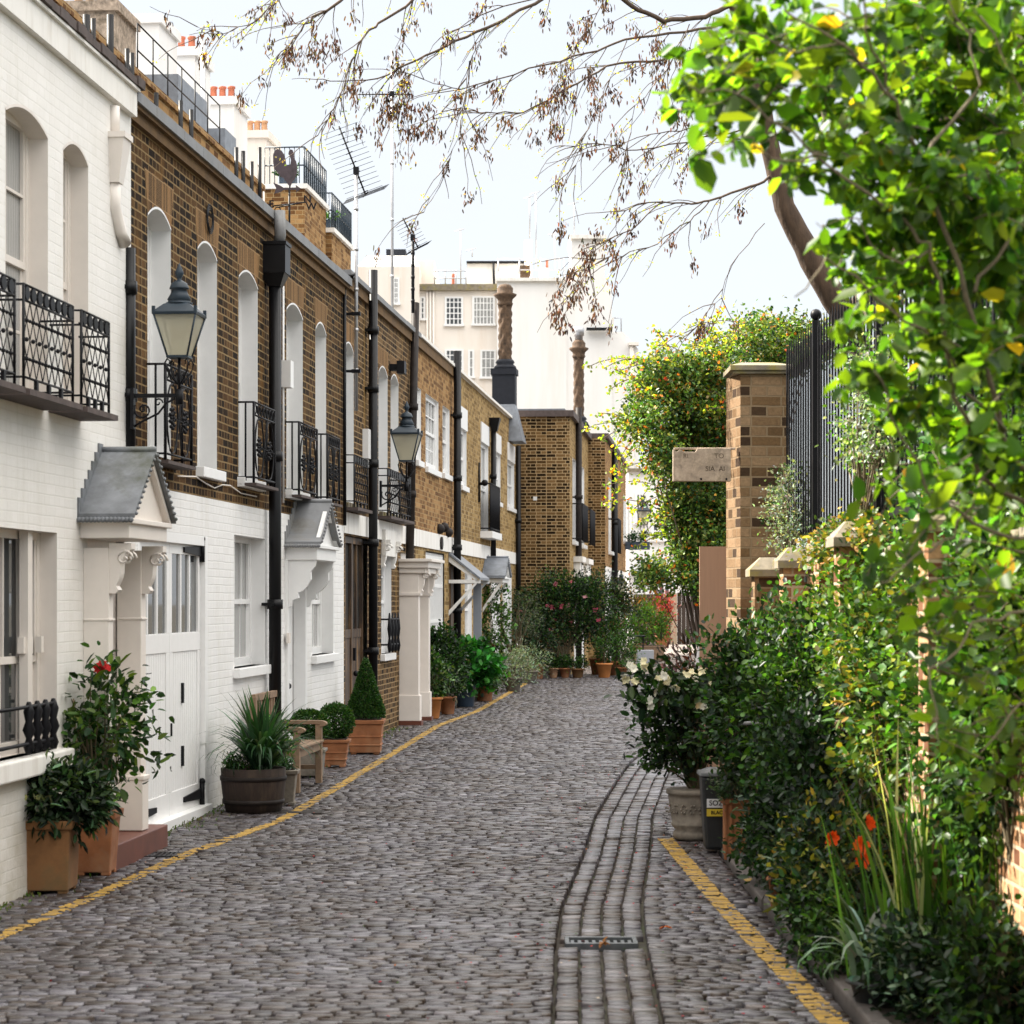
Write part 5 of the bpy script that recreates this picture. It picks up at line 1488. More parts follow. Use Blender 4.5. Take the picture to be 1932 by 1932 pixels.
# carved stone plaque held out from the pier
sy = PY - .02; sx0, sx1 = px_(1270, sy), px_(1379, sy); sz0, sz1 = EYE + (HY - 908) / F * sy, EYE + (HY - 845) / F * sy
SG = Thing('stone_sign', 'weathered stone plaque with worn lettering sticking out left of the brick pier', 'sign', ((sx0 + sx1) / 2, sy, sz0))
top = [(sx0, sz1 - .01), (sx0 + .03, sz1 - .03), (sx0 + .05, sz1 - .012), (sx0 + .08, sz1 - .028), (sx0 + .17, sz1 - .03), (sx0 + .18, sz1 - .004), (sx1 - .1, sz1), (sx1, sz1 - .004)]
m = MB(); m.prism([(sx0, sz0), (sx1, sz0)] + top[::-1], 1, sy, sy + .07); m.box(sx0 + .01, sx1 + .04, sy + .05, sy + .09, sz1 - .01, sz1 + .006); SG.part('slab', m, M['stone'], bevel=.004)
for xx in (sx0 + .21, sx1 - .035): m = MB(); m.ball((xx, sy, sz0 + .018), .009, 5); SG.part('fixing', m, M['iron'])
M['carve'] = plain('carved_letter', (0.055, 0.036, 0.025), 0.95, 0.2, 20, 0.1)
M['carve_faint'] = plain('faint_carved_letter', (0.10, 0.07, 0.048), 0.95, 0.2, 20, 0.1)
place_text(SG, 'lettering', 'TO', .052, (sx1 - .088, sy - .0005, sz1 - .062), M['carve_faint'], ext=.0008)
place_text(SG, 'lettering', 'RI', .048, (sx0 + .095, sy - .0005, sz1 - .062), M['carve_faint'], ext=.0008)
place_text(SG, 'lettering', 'SIA  AI', .052, (sx1 - .118, sy - .0005, sz1 - .158), M['carve'], ext=.0008)

# tan board leaning left of the pier
BD = solo('plywood_board', 'tall tan plywood board standing on end left of the brick pier', 'board',
          MB().box(px_(1320, 18.4), px_(1386, 18.4), 18.4, 18.43, zg(18.4), EYE + (HY - 1031) / F * 18.4), M['ply'], (px_(1353, 18.4), 18.4, 0))
# white cloth beside it
m = MB(); a = P(1309, 1240, 18.9); b_ = P(1324, 1178, 18.9)
m.add([(a.x, 18.9, a.z - .2), (a.x + .02, 18.9, a.z), (b_.x, 18.88, b_.z), (b_.x + .03, 18.9, a.z - .2), (b_.x + .02, 18.95, a.z - .2)], [(0, 3, 2, 1), (3, 4, 2), (4, 0, 1, 2)])
solo('folded_parasol', 'bit of white folded cloth sticking out behind the tan board', 'cloth', m, M['cloth'], (a.x, 18.9, 0))

# railings
RX = 2.05
RL = Thing('iron_railing', 'tall black iron railings running from the brick pier toward the viewer', 'railing', (RX, 12, 0))
def rx(Y): return RX + .012 * (PY - Y)
m = MB(); y = 7.0
while y < 17.35:
    tall = (abs((y * 10) % 16) < .8)
    zb = 2.12 if y > 15.75 else 1.98
    m.tube([(rx(y), y, zb), (rx(y), y, 3.50)], .008, 5, cap=False)
    m.tube([(rx(y), y, 3.50), (rx(y), y, 3.57)], [.0065, .002], 5, cap=False)
    y += .125
RL.part('bar', m, M['iron'])
m = MB()
for z, dz in ((3.36, .02), (2.14, .02)):
    m.box(rx(12) - .02, rx(12) + .02, 7.0, 17.38, z - dz, z + dz)
RL.part('rail', m, M['iron'])
for y in (15.75, 13.2, 10.7): m = MB(); m.box(rx(y) - .025, rx(y) + .025, y - .025, y + .025, 1.95, 3.56); m.ball((rx(y), y, 3.6), .04, 6); RL.part('post', m, M['iron'])
# dark close-boarded fence behind the railings
# low wall with capped piers
LW = Thing('garden_wall', 'low old brick garden wall below the railings, half hidden by shrubs', 'wall', (2.0, 12, 0))
m = MB(); m.box(1.98, 2.22, 6.5, 17.38, -.1, 1.86); LW.part('wall', m, M['brick_red'])
m = MB(); y = 6.5
while y < 17.3: m.box(1.95, 2.25, y + .004, min(y + .6, 17.37), 1.86, 1.93 + random.uniform(-.006, .006)); y += .6
LW.part('coping', m, M['capstone'])
for i, (Y, x0, x1, zt) in enumerate(((16.9, 1424, 1474, 1.93), (15.45, 1478, 1530, 1.97), (14.15, 1545, 1592, 2.05), (12.7, None, None, 2.05), (10.0, None, None, 2.05))):
    xx0 = px_(x0, Y) if x0 else 1.80; xx1 = px_(x1, Y) if x1 else 1.98
    m = MB(); m.box(xx0, max(xx1, 1.975), Y, Y + .24, -.1, zt - .10); pr = LW.part('pier', m, M['brick_red' if i else 'brick_pier'])
    cx, cy = (xx0 + max(xx1, 1.975)) / 2, Y + .12; hx = (max(xx1, 1.975) - xx0) / 2 + .04
    m = MB(); m.taperbox(cx, cy, zt - .10, zt - .05, hx, .16, hx, .16); m.taperbox(cx, cy, zt - .05, zt + .04, hx, .16, hx * .35, .05); LW.part('cap', m, M['capstone'], pr)
# ------------------------------------------------------------------ plants
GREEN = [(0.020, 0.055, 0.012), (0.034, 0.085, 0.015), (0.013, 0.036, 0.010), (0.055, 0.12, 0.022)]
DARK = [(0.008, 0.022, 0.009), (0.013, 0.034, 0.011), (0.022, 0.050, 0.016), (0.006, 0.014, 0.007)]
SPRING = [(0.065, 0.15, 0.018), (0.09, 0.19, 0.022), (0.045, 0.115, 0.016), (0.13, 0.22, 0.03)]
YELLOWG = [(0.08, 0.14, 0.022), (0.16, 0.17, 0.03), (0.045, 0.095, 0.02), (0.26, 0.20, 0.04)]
SILVER = [(0.22, 0.27, 0.20), (0.15, 0.20, 0.14), (0.30, 0.34, 0.28)]

def stems(base, tips, r=.006, n=4, sag=.1, jit=.05):
    m = MB(); b = Vector(base)
    for t in tips:
        t = Vector(t); L = (t - b).length
        mid = b.lerp(t, .5) + Vector((random.uniform(-1, 1) * jit, random.uniform(-1, 1) * jit, sag * L))
        q = b + Vector((random.uniform(-.02, .02), random.uniform(-.02, .02), 0))
        m.tube([q, q.lerp(mid, .5) + Vector((0, 0, .02)), mid, mid.lerp(t, .55), t], [r, r * .85, r * .7, r * .5, r * .25], n, cap=False)
    return m

def plant_body(T, c, rad, ncl, per, spread, leaf, width, cols, wts=None, base=None, mat='leaf', up=.3, shell=.45, zmin=None, nst=14, curl=.15, strad=.006, name='foliage', smat='stem', bright=.3):
    p, cc = clump_pts(c, rad, ncl, per, spread, shell, zmin)
    ax, nr = leaf_dirs(p, c, up)
    n = len(p)
    L = leaf * np.exp(RNG.normal(0, .22, n)); Wd = width * np.exp(RNG.normal(0, .2, n))
    # whole clumps lighter or darker
    tone = np.repeat(np.exp(RNG.normal(0, .22, (ncl, 1))), per, axis=0)
    col = np.clip(palette(n, cols, wts, .12, bright) * tone, .003, .8)
    me = leaf_mesh(name, p, ax, nr, L, Wd, col, T.org, curl=curl)
    T.part(name, me, M[mat])
    if base is not None:
        idx = RNG.choice(len(cc), min(nst, len(cc)), replace=False)
        T.part('stem', stems(base, [tuple(cc[i]) for i in idx], strad), M[smat])
    return cc

def blossoms(T, pts, size, cols, name='flower', petals=6, mat='petal', facing=(0, -1, .3)):
    if 1 < len(pts) <= 60:
        for p in pts: blossoms(T, [p], size, cols, name, petals, mat, facing)
        return
    P_ = []; A_ = []; N_ = []; C2 = []
    for p in pts:
        f = np.array(facing) + RNG.normal(0, .5, 3); f /= np.linalg.norm(f)
        u = np.cross(f, [0, 0, 1.0]); u /= np.linalg.norm(u) + 1e-9; v = np.cross(u, f)
        c = np.array(cols[RNG.integers(len(cols))])
        for k in range(petals):
            a = 2 * math.pi * k / petals + RNG.random() * .4
            d = u * math.cos(a) + v * math.sin(a) + f * .55
            P_.append(np.array(p)); A_.append(d); N_.append(f); C2.append(np.clip(c * math.exp(RNG.normal(0, .12)), 0, .9))
    n = len(P_)
    me = leaf_mesh(name, np.array(P_), np.array(A_), np.array(N_), size * np.exp(RNG.normal(0, .12, n)), size * .62, np.array(C2), T.org, fold=.3, curl=.1)
    o_ = T.part(name, me, M[mat])
    if len(pts) > 60: o_['kind'] = 'stuff'
    return o_

def round_pot(T, x, y, z0, z1, rb, rt, mat, rim=.02, bands=0, name='pot', soil=True):
    h = z1 - z0
    prof = [(rb * .92, z0), (rb, z0 + .01)]
    for b in range(bands):
        t = (b + 1) / (bands + 1) * .8; r = rb + (rt - rb) * t; zz = z0 + h * t
        prof += [(r, zz - .012), (r + .008, zz - .008), (r + .008, zz + .008), (r, zz + .012)]
    prof += [(rt, z1 - h * .13), (rt + rim, z1 - h * .12), (rt + rim * 1.15, z1 - .012), (rt + rim * .8, z1), (rt - .012, z1), (rt - .02, z1 - .03)]
    p = T.part(name, MB().lathe(prof, x, y, 20), M[mat])
    if soil: T.part('soil', MB().lathe([(.001, z1 - .035), (rt - .005, z1 - .03), (rt - .005, z1 - .028)], x, y, 14), M['soil'])
    return p

def square_pot(T, cx, cy, z0, z1, hb, ht, mat, hy=None, rim=.016, bands=0, rz=0.0):
    m = MB(); ky = (hy or ht) / ht; h = z1 - z0
    m.taperbox(cx, cy, z0 + .02, z1 - h * .12, hb, hb * ky, ht, ht * ky)
    m.taperbox(cx, cy, z1 - h * .12, z1, ht + rim, ht * ky + rim, ht + rim * 1.3, ht * ky + rim * 1.3)
    for b in range(bands):
        t = (b + 1) / (bands + 1) * .75; q = hb + (ht - hb) * t + .009; m.taperbox(cx, cy, z0 + h * t, z0 + h * t + .02, q, q * ky, q, q * ky)
    for sx in (-1, 1):
        for sy in (-1, 1): m.box(cx + sx * hb * .75 - .03, cx + sx * hb * .75 + .03, cy + sy * hb * ky * .75 - .03, cy + sy * hb * ky * .75 + .03, z0, z0 + .03)
    p = T.part('pot', m, M[mat], bevel=.008)
    T.part('soil', MB().box(cx - ht + .02, cx + ht - .02, cy - ht * ky + .02, cy + ht * ky - .02, z1 - .01, z1 + .012), M['soil'])
    return p

def WV(o, s): v = W(o, s); return v.x, v.y

# --- the two square planters by the near door
Y = 14.1; x0, x1 = -2.985, -2.66; g = zg(Y)
T = Thing('planter', 'big square mossy terracotta planter with low rhododendron, nearest on the left', 'potted plant', ((x0 + x1) / 2, Y, g), group=None)
square_pot(T, (x0 + x1) / 2, Y, g, .325, .145, .157, 'terracotta_old', hy=.17)
plant_body(T, (-2.80, Y, .45), (.32, .24, .19), 95, 30, .045, .068, .024, DARK + [(0.06, 0.10, 0.05), (0.09, 0.13, 0.07)], base=(-2.82, Y, .31), nst=16, shell=.3, up=.1, curl=.3)
blossoms(T, [(-2.93, Y - .2, .47), (-2.85, Y - .2, .47), (-2.9, Y - .15, .60)], .022, [(0.55, 0.56, 0.22)], name='flower_bud', petals=9)
Y = 14.95; cx = -2.69; g = zg(Y)
T = Thing('planter', 'square terracotta planter with tall red-flowered camellia beside the porch step', 'potted plant', (cx, Y, g))
square_pot(T, cx, Y, g, .30, .11, .135, 'terracotta', hy=.15)
m = MB(); m.tube([(cx - .10, Y, .28), (cx - .12, Y, .62), (cx - .14, Y - .02, 1.02)], [.012, .010, .006], 6); T.part('stake', m, M['post'])
cc = plant_body(T, (cx + .0, Y, .80), (.38, .28, .47), 74, 17, .055, .070, .036, GREEN + [(0.03, 0.08, 0.03), (0.10, 0.16, 0.03)], base=(cx, Y, .28), nst=40, shell=.35, up=.0, curl=.25, strad=.008)
blossoms(T, [(P(193, 1256, Y - .2))[:], (P(200, 1262, Y - .2))[:], (P(68, 1400, Y - .3))[:], (P(188, 1262, Y - .15))[:]], .042, [(0.42, 0.012, 0.012), (0.5, 0.02, 0.015)], petals=9)

# --- half barrel with cordyline
bx, by = -2.13, 19.05; g = zg(by)
T = Thing('barrel_planter', 'dark half-barrel planter filled with spiky strap-leaved plant by the garage door', 'potted plant', (bx, by, g))
m = MB(); prof = [(.225, g), (.25, g + .1), (.268, g + .25), (.268, g + .36), (.25, g + .36), (.245, g + .33)]
m.lathe(prof, bx, by, 24); br = T.part('barrel', m, M['barrel'])
m = MB()
for z in (.07, .26): m.lathe([(.252 + (z - .07) * .1, g + z), (.256 + (z - .07) * .1, g + z), (.258 + (z - .07) * .1, g + z + .035), (.250 + (z - .07) * .1, g + z + .035)], bx, by, 24)
T.part('hoop', m, M['oldpipe'], br)
T.part('soil', MB().lathe([(.001, g + .32), (.245, g + .325), (.245, g + .33)], bx, by, 16), M['soil'])
def straps(T, base, n, L, wd, cols, lean=(.15, 1.2), name='leaf_blade', zb=0.0, spread=.03, az=None, seg=6, stiff=.55, mat='leaf', bright=.25):
    V = []; Fs = []; C2 = []
    for i in range(n):
        a = RNG.uniform(0, 2 * math.pi) if az is None else RNG.uniform(*az)
        th0 = RNG.uniform(*lean); Li = L * RNG.uniform(.6, 1.1); wi = wd * RNG.uniform(.7, 1.2)
        p = Vector(base) + Vector((RNG.normal(0, spread), RNG.normal(0, spread), 0))
        d = Vector((math.cos(a), math.sin(a), 0)); sd = Vector((-math.sin(a), math.cos(a), 0)) * wi / 2
        th = th0 * .35; c = np.clip(palette(1, cols, None, .1, bright)[0], 0, .8); k0 = len(V)
        bend = th0 * (1 - stiff) * 2.6 * RNG.uniform(.6, 1.5)
        for k in range(seg + 1):
            t = k / seg; w_ = (1 - t ** 2.2) * (0.55 + .45 * min(1, t * 4)) + .02
            nv = Vector((d.x * math.cos(th), d.y * math.cos(th), -math.sin(th))) * (-.0) + Vector((0, 0, 0))
            V.append(tuple(p - sd * w_)); V.append(tuple(p + sd * w_ )); C2 += [c * (1.0 + .15 * (k % 2))] * 2
            p = p + (d * math.sin(th) + Vector((0, 0, math.cos(th)))) * (Li / seg)
            th += bend / seg * (.4 + 1.4 * t)
        for k in range(seg): Fs.append((k0 + 2 * k, k0 + 2 * k + 1, k0 + 2 * k + 3, k0 + 2 * k + 2))
    me = bpy.data.meshes.new(name); me.from_pydata((np.array(V) - np.array(T.org)).tolist(), [], Fs)
    me.polygons.foreach_set('use_smooth', [True] * len(Fs))
    ca = me.color_attributes.new('col', 'FLOAT_COLOR', 'POINT'); c4 = np.ones((len(V), 4)); c4[:, :3] = np.clip(np.array(C2), 0, .8); ca.data.foreach_set('color', c4.ravel())
    return T.part(name, me, M[mat])
CORD = [(0.022, 0.062, 0.024), (0.035, 0.09, 0.035), (0.015, 0.04, 0.018), (0.06, 0.11, 0.06)]
straps(T, (bx + .06, by, g + .34), 230, .68, .040, CORD, (.2, 2.3), 'leaf_blade', stiff=.62, spread=.035)
straps(T, (bx + .09, by - .02, g + .42), 60, .46, .036, CORD, (.9, 2.0), 'leaf_blade', stiff=.4, spread=.03)
straps(T, (bx - .16, by - .1, g + .34), 26, .42, .008, CORD + [(0.25, 0.26, 0.14)], (.6, 2.3), 'leaf_blade', stiff=.1, az=(2.6, 4.9))
plant_body(T, (bx - .15, by - .02, g + .39), (.12, .12, .07), 26, 22, .02, .03, .012, SPRING[:1] + GREEN, shell=.2)
# shrub and pale stone trough behind it
x_, y_ = WV(.35, 20.2); g = zg(y_)
T = Thing('potted_shrub', 'small pointed light-green shrub behind the half barrel against the white wall', 'potted plant', (x_, y_, g))
round_pot(T, x_, y_, g, g + .28, .12, .15, 'stonepot')
plant_body(T, (x_ + .03, y_, .40), (.17, .15, .26), 34, 26, .035, .035, .022, GREEN + SPRING[:2], base=(x_, y_, .2), nst=10, shell=.3)
m = MB(); m.tube([(x_ - .15, y_ - .05, g), (x_ - .13, y_ - .05, .47)], [.03, .03], 6); T.part('stake', m, M['post'])
x_, y_ = px_(541, 19.6), 19.6; g = zg(y_)
T = Thing('stone_planter', 'small tapering square stone planter squeezed between barrel and bench', 'planter', (x_, y_, g))
square_pot(T, x_, y_, g, g + .30, .06, .085, 'stonepot')
plant_body(T, (x_, y_, g + .35), (.08, .08, .06), 10, 18, .02, .05, .012, CORD, shell=.2)

# --- bench
s0, s1b = 20.6, 21.75; o0, o1 = .08, .52
T = Thing('bench', 'short weathered wooden bench with flat arms against the white wall', 'bench', ((o0 + o1) / 2, s0, -.05), 'W')
gb = -.05
for s_ in (s0, s1b):
    for o_, zt in ((o1 - .03, .50), (o0 + .02, .80)):
        m = MB(); m.box(o_ - .03, o_ + .03, s_ - .03, s_ + .03, gb, zt); T.part('leg', m, M['oak'], bevel=.004)
    m = MB(); m.box(o0 - .0, o1 - .02, s_ - .038, s_ + .038, .50, .535); m.prism([(o1 - .02 + .07 * math.cos(a), .505 + .03 * math.sin(a) * 1.0) for a in [-math.pi / 2 + math.pi * i / 6 for i in range(7)]], 1, s_ - .038, s_ + .038); T.part('arm', m, M['oak'], bevel=.004)
m = MB()
for k in range(5): oo_ = o0 + .06 + k * .082; m.box(oo_, oo_ + .068, s0 - .02, s1b + .02, .335, .355)
T.part('seat', m, M['oak'], bevel=.003)
m = MB()
for k in range(9): s_ = s0 + .09 + k * (s1b - s0 - .18) / 8; m.box(o0 + .01, o0 + .03, s_ - .02, s_ + .02, .42, .76)
m.box(o0, o0 + .04, s0, s1b, .76, .82); m.box(o0, o0 + .04, s0, s1b, .39, .43); T.part('backrest', m, M['oak'], bevel=.003)
m = MB(); m.box(o1 - .05, o1 - .01, s0 + .03, s1b - .03, .26, .335); m.box(o0, o0 + .04, s0 + .03, s1b - .03, .26, .335)
for s_ in (s0, s1b): m.box(o0 + .05, o1 - .06, s_ - .02, s_ + .02, .08, .12); m.box(o0 + .05, o1 - .06, s_ - .02, s_ + .02, .27, .33)
T.part('stretcher', m, M['oak'], bevel=.003)

# --- clipped box plants
def boxball(label, x, y, rad, zc, potf, rz=1.0):
    g = zg(y); T = Thing('potted_topiary', label, 'potted plant', (x, y, g))
    potf(T, x, y, g)
    n = 5200; d = unit(RNG.normal(size=(n, 3))); bumpy = 1 + .05 * np.sin(d[:, :1] * 9 + d[:, 1:2] * 7) + RNG.normal(0, .03, (n, 1))
    p = np.array([x, y, zc]) + d * bumpy * np.array([rad, rad, rad * rz]) * RNG.uniform(.8, 1.0, (n, 1))
    ax = unit(d + RNG.normal(0, .6, (n, 3))); nr = unit(d * .6 + RNG.normal(0, .6, (n, 3)))
    T.part('foliage', leaf_mesh('foliage', p, ax, nr, .026, .016, palette(n, [(0.018, 0.055, 0.012), (0.030, 0.080, 0.015), (0.05, 0.11, 0.02)]), T.org), M['leaf'])
    T.part('trunk', MB().tube([(x, y, g + .1), (x, y, zc)], .02, 6), M['bark'])
    return T
boxball('loose green box ball rising behind the bench', px_(583, 22.4), 22.4, .19, .44, lambda T, x, y, g: square_pot(T, x, y, g, g + .28, .13, .15, 'stonepot'), .82)
boxball('round clipped box ball in banded square terracotta pot beyond the bench', px_(633, 23.7), 23.7, .185, .415, lambda T, x, y, g: square_pot(T, x, y, g, .235, .10, .135, 'terracotta', bands=2))
xc, yc = px_(690, 25.5), 25.5; g = zg(yc)
T = Thing('potted_topiary', 'tall clipped box cone in large square terracotta pot', 'potted plant', (xc, yc, g))
square_pot(T, xc, yc, g, .345, .165, .19, 'terracotta', bands=2)
n = 7500; t_ = 1 - np.sqrt(RNG.random(n)); a_ = RNG.random(n) * 2 * math.pi
rr = .195 * (np.minimum(1.0, (1 - t_) * 1.12) ** .85) * (1 + .05 * np.sin(a_ * 4 + t_ * 9)) * RNG.uniform(.85, 1.02, n)
p = np.stack([xc + rr * np.cos(a_), yc + rr * np.sin(a_), .37 + t_ * .66], 1)
d = unit(np.stack([np.cos(a_), np.sin(a_), np.full(n, .3)], 1))
T.part('foliage', leaf_mesh('foliage', p, unit(d + RNG.normal(0, .6, (n, 3))), unit(d + RNG.normal(0, .6, (n, 3))), .026, .016, palette(n, [(0.016, 0.05, 0.012), (0.026, 0.072, 0.015), (0.045, 0.10, 0.02)]), T.org), M['leaf'])
T.part('trunk', MB().tube([(xc, yc, .2), (xc, yc, .9)], .02, 6), M['bark'])

# --- pots along the middle houses
def potted(name, label, xpx, Y, potspec, c_dz, rad, ncl, per, spread, leaf, width, cols, mat='leaf', flowers=None, group=None, **kw):
    x = px_(xpx, Y); g = zg(Y); T = Thing(name, label, 'potted plant', (x, Y, g), group=group)
    zt = g + potspec[1]
    if potspec[0] == 'r': round_pot(T, x, Y, g, zt, potspec[2], potspec[3], potspec[4])
    else: square_pot(T, x, Y, g, zt, potspec[2], potspec[3], potspec[4])
    cc = plant_body(T, (x + kw.pop('dx', 0), Y + kw.pop('dy', 0), g + c_dz), rad, ncl, per, spread, leaf, width, cols, base=(x, Y, zt - .03), mat=mat, **kw)
    if flowers:
        k, size, fc = flowers; idx = RNG.choice(len(cc), k); blossoms(T, [tuple(cc[i] + np.array([0, -.05, .03])) for i in idx], size, fc)
    return T
potted('potted_shrub', 'variegated shrub in a bright orange terracotta pot beside the cream pilaster', 815, 32.3, ('r', .30, .10, .135, 'terracotta_new'), .58, (.22, .2, .28), 46, 22, .05, .06, .035, GREEN + [(0.14, 0.20, 0.12)])
potted('potted_shrub', 'tall dark climbing shrub in front of the white lattice garage screen', 828, 34.2, ('r', .3, .12, .15, 'terracotta'), .72, (.40, .3, .52), 100, 28, .07, .06, .04, DARK + GREEN)
potted('potted_shrub', 'small leafy plant in brown clay pot just past the orange pot', 845, 33.4, ('r', .26, .09, .11, 'terracotta'), .42, (.22, .2, .2), 30, 20, .05, .055, .03, DARK + SILVER[1:2])
potted('potted_shrub', 'bright green hydrangea in dark blue pot on the left kerb', 878, 35.6, ('r', .34, .13, .16, 'bluegrey'), .62, (.44, .35, .33), 60, 26, .06, .10, .075, [(0.02, 0.12, 0.02), (0.035, 0.17, 0.025), (0.015, 0.07, 0.015)], curl=.25)
potted('potted_shrub', 'low green shrub with tiny pink flowers beside the hydrangea', 914, 37.4, ('r', .3, .12, .14, 'terracotta'), .50, (.36, .35, .33), 50, 22, .06, .07, .045, GREEN, flowers=(5, .035, [(0.6, 0.2, 0.2)]))
potted('potted_shrub', 'climbing rose growing up beside the slate porch hood', 924, 42.0, ('r', .35, .14, .17, 'terracotta'), 1.15, (.32, .3, .85), 70, 22, .09, .06, .045, GREEN + SPRING[:1], flowers=(4, .05, [(0.6, 0.12, 0.08)]))
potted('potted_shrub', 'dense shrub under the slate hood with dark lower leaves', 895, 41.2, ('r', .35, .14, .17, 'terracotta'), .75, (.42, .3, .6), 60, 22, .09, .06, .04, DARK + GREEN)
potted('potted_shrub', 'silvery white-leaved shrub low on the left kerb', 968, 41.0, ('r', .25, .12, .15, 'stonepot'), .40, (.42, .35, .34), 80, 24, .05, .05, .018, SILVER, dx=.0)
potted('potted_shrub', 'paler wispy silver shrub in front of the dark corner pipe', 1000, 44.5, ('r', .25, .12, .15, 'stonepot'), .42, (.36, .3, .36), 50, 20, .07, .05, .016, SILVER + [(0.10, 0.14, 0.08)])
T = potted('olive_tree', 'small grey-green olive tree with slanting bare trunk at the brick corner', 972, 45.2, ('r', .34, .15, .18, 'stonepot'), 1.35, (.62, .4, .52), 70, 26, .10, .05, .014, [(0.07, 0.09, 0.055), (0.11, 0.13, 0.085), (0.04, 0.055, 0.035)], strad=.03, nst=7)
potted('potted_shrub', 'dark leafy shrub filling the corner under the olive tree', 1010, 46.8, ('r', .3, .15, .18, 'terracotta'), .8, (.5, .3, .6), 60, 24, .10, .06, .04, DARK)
potted('rose_bush', 'big rose bush with small pink blooms before the bare brick wall', 1062, 48.0, ('r', .35, .15, .2, 'stonepot'), 1.42, (1.08, .3, .72), 260, 40, .11, .052, .036, DARK + GREEN, flowers=(26, .07, [(0.55, 0.10, 0.16), (0.6, 0.3, 0.32)]), nst=22, strad=.014)
potted('potted_shrub', 'tall dark climber left of the narrow far doors', 1130, 49.4, ('r', .35, .15, .2, 'terracotta'), 1.42, (.78, .35, .78), 180, 38, .11, .052, .034, DARK + [(0.05, 0.05, 0.02), (0.09, 0.10, 0.03)], nst=20)
potted('potted_shrub', 'brownish green shrub at the right end of the far pots', 1160, 48.8, ('r', .3, .14, .17, 'terracotta'), .72, (.45, .3, .55), 70, 24, .08, .06, .03, GREEN + [(0.14, 0.08, 0.04)])
potted('potted_shrub', 'green bush spilling over the right edge of the far pots', 1172, 47.9, ('r', .2, .1, .13, 'terracotta'), .55, (.32, .3, .4), 50, 22, .07, .06, .025, GREEN + SPRING[:1])
for i, (xp, wd, h, mt, lab) in enumerate(((1000, .10, .16, 'terracotta', 'small plain clay pot at the left end of the far row'), (1022, .17, .26, 'stonepot', 'wide grey-green stone pot in the far row'), (1044, .10, .20, 'buffpot', 'banded buff pot left of centre in the far row'),
        (1066, .11, .20, 'terracotta', 'brown banded clay pot in the middle of the far row'), (1090, .13, .19, 'terracotta_old', 'dark clay pot right of centre in the far row'), (1140, .155, .30, 'terracotta_new', 'bright orange terracotta pot at the right end of the far row'))):
    T = potted('potted_plant', lab, xp, 47.4, ('r', h, wd * .72, wd, mt), h + (.12 if xp != 1140 else .34), (wd + .06, wd, .12 if xp != 1140 else .28), 20, 22, .04, .05, .025, GREEN, group='pots in the row at the far brick wall', nst=6)
for yp in (1060,): 
    m = MB(); x = px_(yp, 48.6)
    m.tube([(x - .35, 47.9, .35), (x - .05, 48.2, 1.2)], .022, 5); solo('garden_cane', 'bare pale cane leaning among the far pots', 'cane', m, M['post'], (x, 48, 0))
T = potted('potted_shrub', 'light yellow-green bush in wooden trough near the far gate', 1222, 60, ('s', .42, .38, .42, 'oak'), 1.0, (.52, .4, .48), 90, 24, .09, .07, .045, SPRING + YELLOWG[:1])
potted('potted_shrub', 'orange-brown bush behind the light green bush near the gate', 1203, 64, ('r', .4, .2, .25, 'terracotta'), 1.25, (.5, .4, .55), 60, 24, .1, .07, .04, [(0.20, 0.10, 0.03), (0.10, 0.12, 0.03)])
potted('potted_maple', 'red-leaved maple in front of the dark far gate', 1250, 78, ('r', .4, .2, .25, 'terracotta'), 1.05, (.36, .3, .8), 60, 24, .12, .09, .04, [(0.25, 0.03, 0.02), (0.16, 0.02, 0.015)])
m = MB(); x = px_(1218, 56); m.box(x - .20, x + .20, 56, 56.4, .08, .46); solo('grey_planter_box', 'plain blue-grey square planter box under the light green bush', 'planter', m, M['greypaint'], (x, 56, .08), bevel=.01)
x = px_(1190, 56.5); T = Thing('garden_table', 'small black folding table standing by the grey planter box', 'table', (x, 56.5, .08))
m = MB(); m.box(x - .35, x + .35, 56.2, 56.8, .78, .81); T.part('tabletop', m, M['iron'])
for sx_ in (-.3, .3):
    m = MB(); m.tube([(x + sx_, 56.25, .08), (x + sx_, 56.75, .78)], .02, 5); m.tube([(x + sx_, 56.75, .08), (x + sx_, 56.25, .78)], .02, 5); T.part('leg', m, M['iron'])
x = px_(1203, 66); T = Thing('window_box', 'window box of clipped green balls under the far upper window', 'window box', (x, 66.2, 2.9))
m = MB(); m.box(x - .35, x + .35, 66, 66.3, EYE + (HY - 1037) / F * 66, EYE + (HY - 1022) / F * 66); T.part('trough', m, M['bluegrey'])
plant_body(T, (x, 66.1, EYE + (HY - 1015) / F * 66), (.36, .15, .2), 30, 30, .05, .05, .03, [(0.015, 0.06, 0.02)], shell=.5)

# --- white flowered shrub in the carved urn, right of the street
ux, uy = px_(1312, 17.0), 17.0; g = zg(uy)
T = Thing('urn_planter', 'carved grey stone urn with dark shrub and big white flowers at the kerb', 'potted plant', (ux, uy, g))
prof = [(.15, g), (.165, g + .02), (.165, g + .05), (.145, g + .07), (.175, g + .10), (.18, g + .12), (.172, g + .125), (.185, g + .2), (.198, g + .30), (.20, g + .33), (.215, g + .335), (.215, g + .365), (.195, g + .37)]
m = MB(); m.lathe(prof, ux, uy, 28); urn = T.part('urn', m, M['stonepot'])
m = MB()
for k in range(10):
    a = math.pi * (1 + k / 9); 
    for q in range(6): m.ball((ux + .197 * math.cos(a) + .02 * math.cos(q), uy + .197 * math.sin(a), g + .23 + .03 * math.sin(q * 1.05)), .009, 4)
T.part('relief', m, M['stonepot'], urn)
T.part('soil', MB().lathe([(.001, g + .345), (.19, g + .35), (.19, g + .352)], ux, uy, 14), M['soil'])
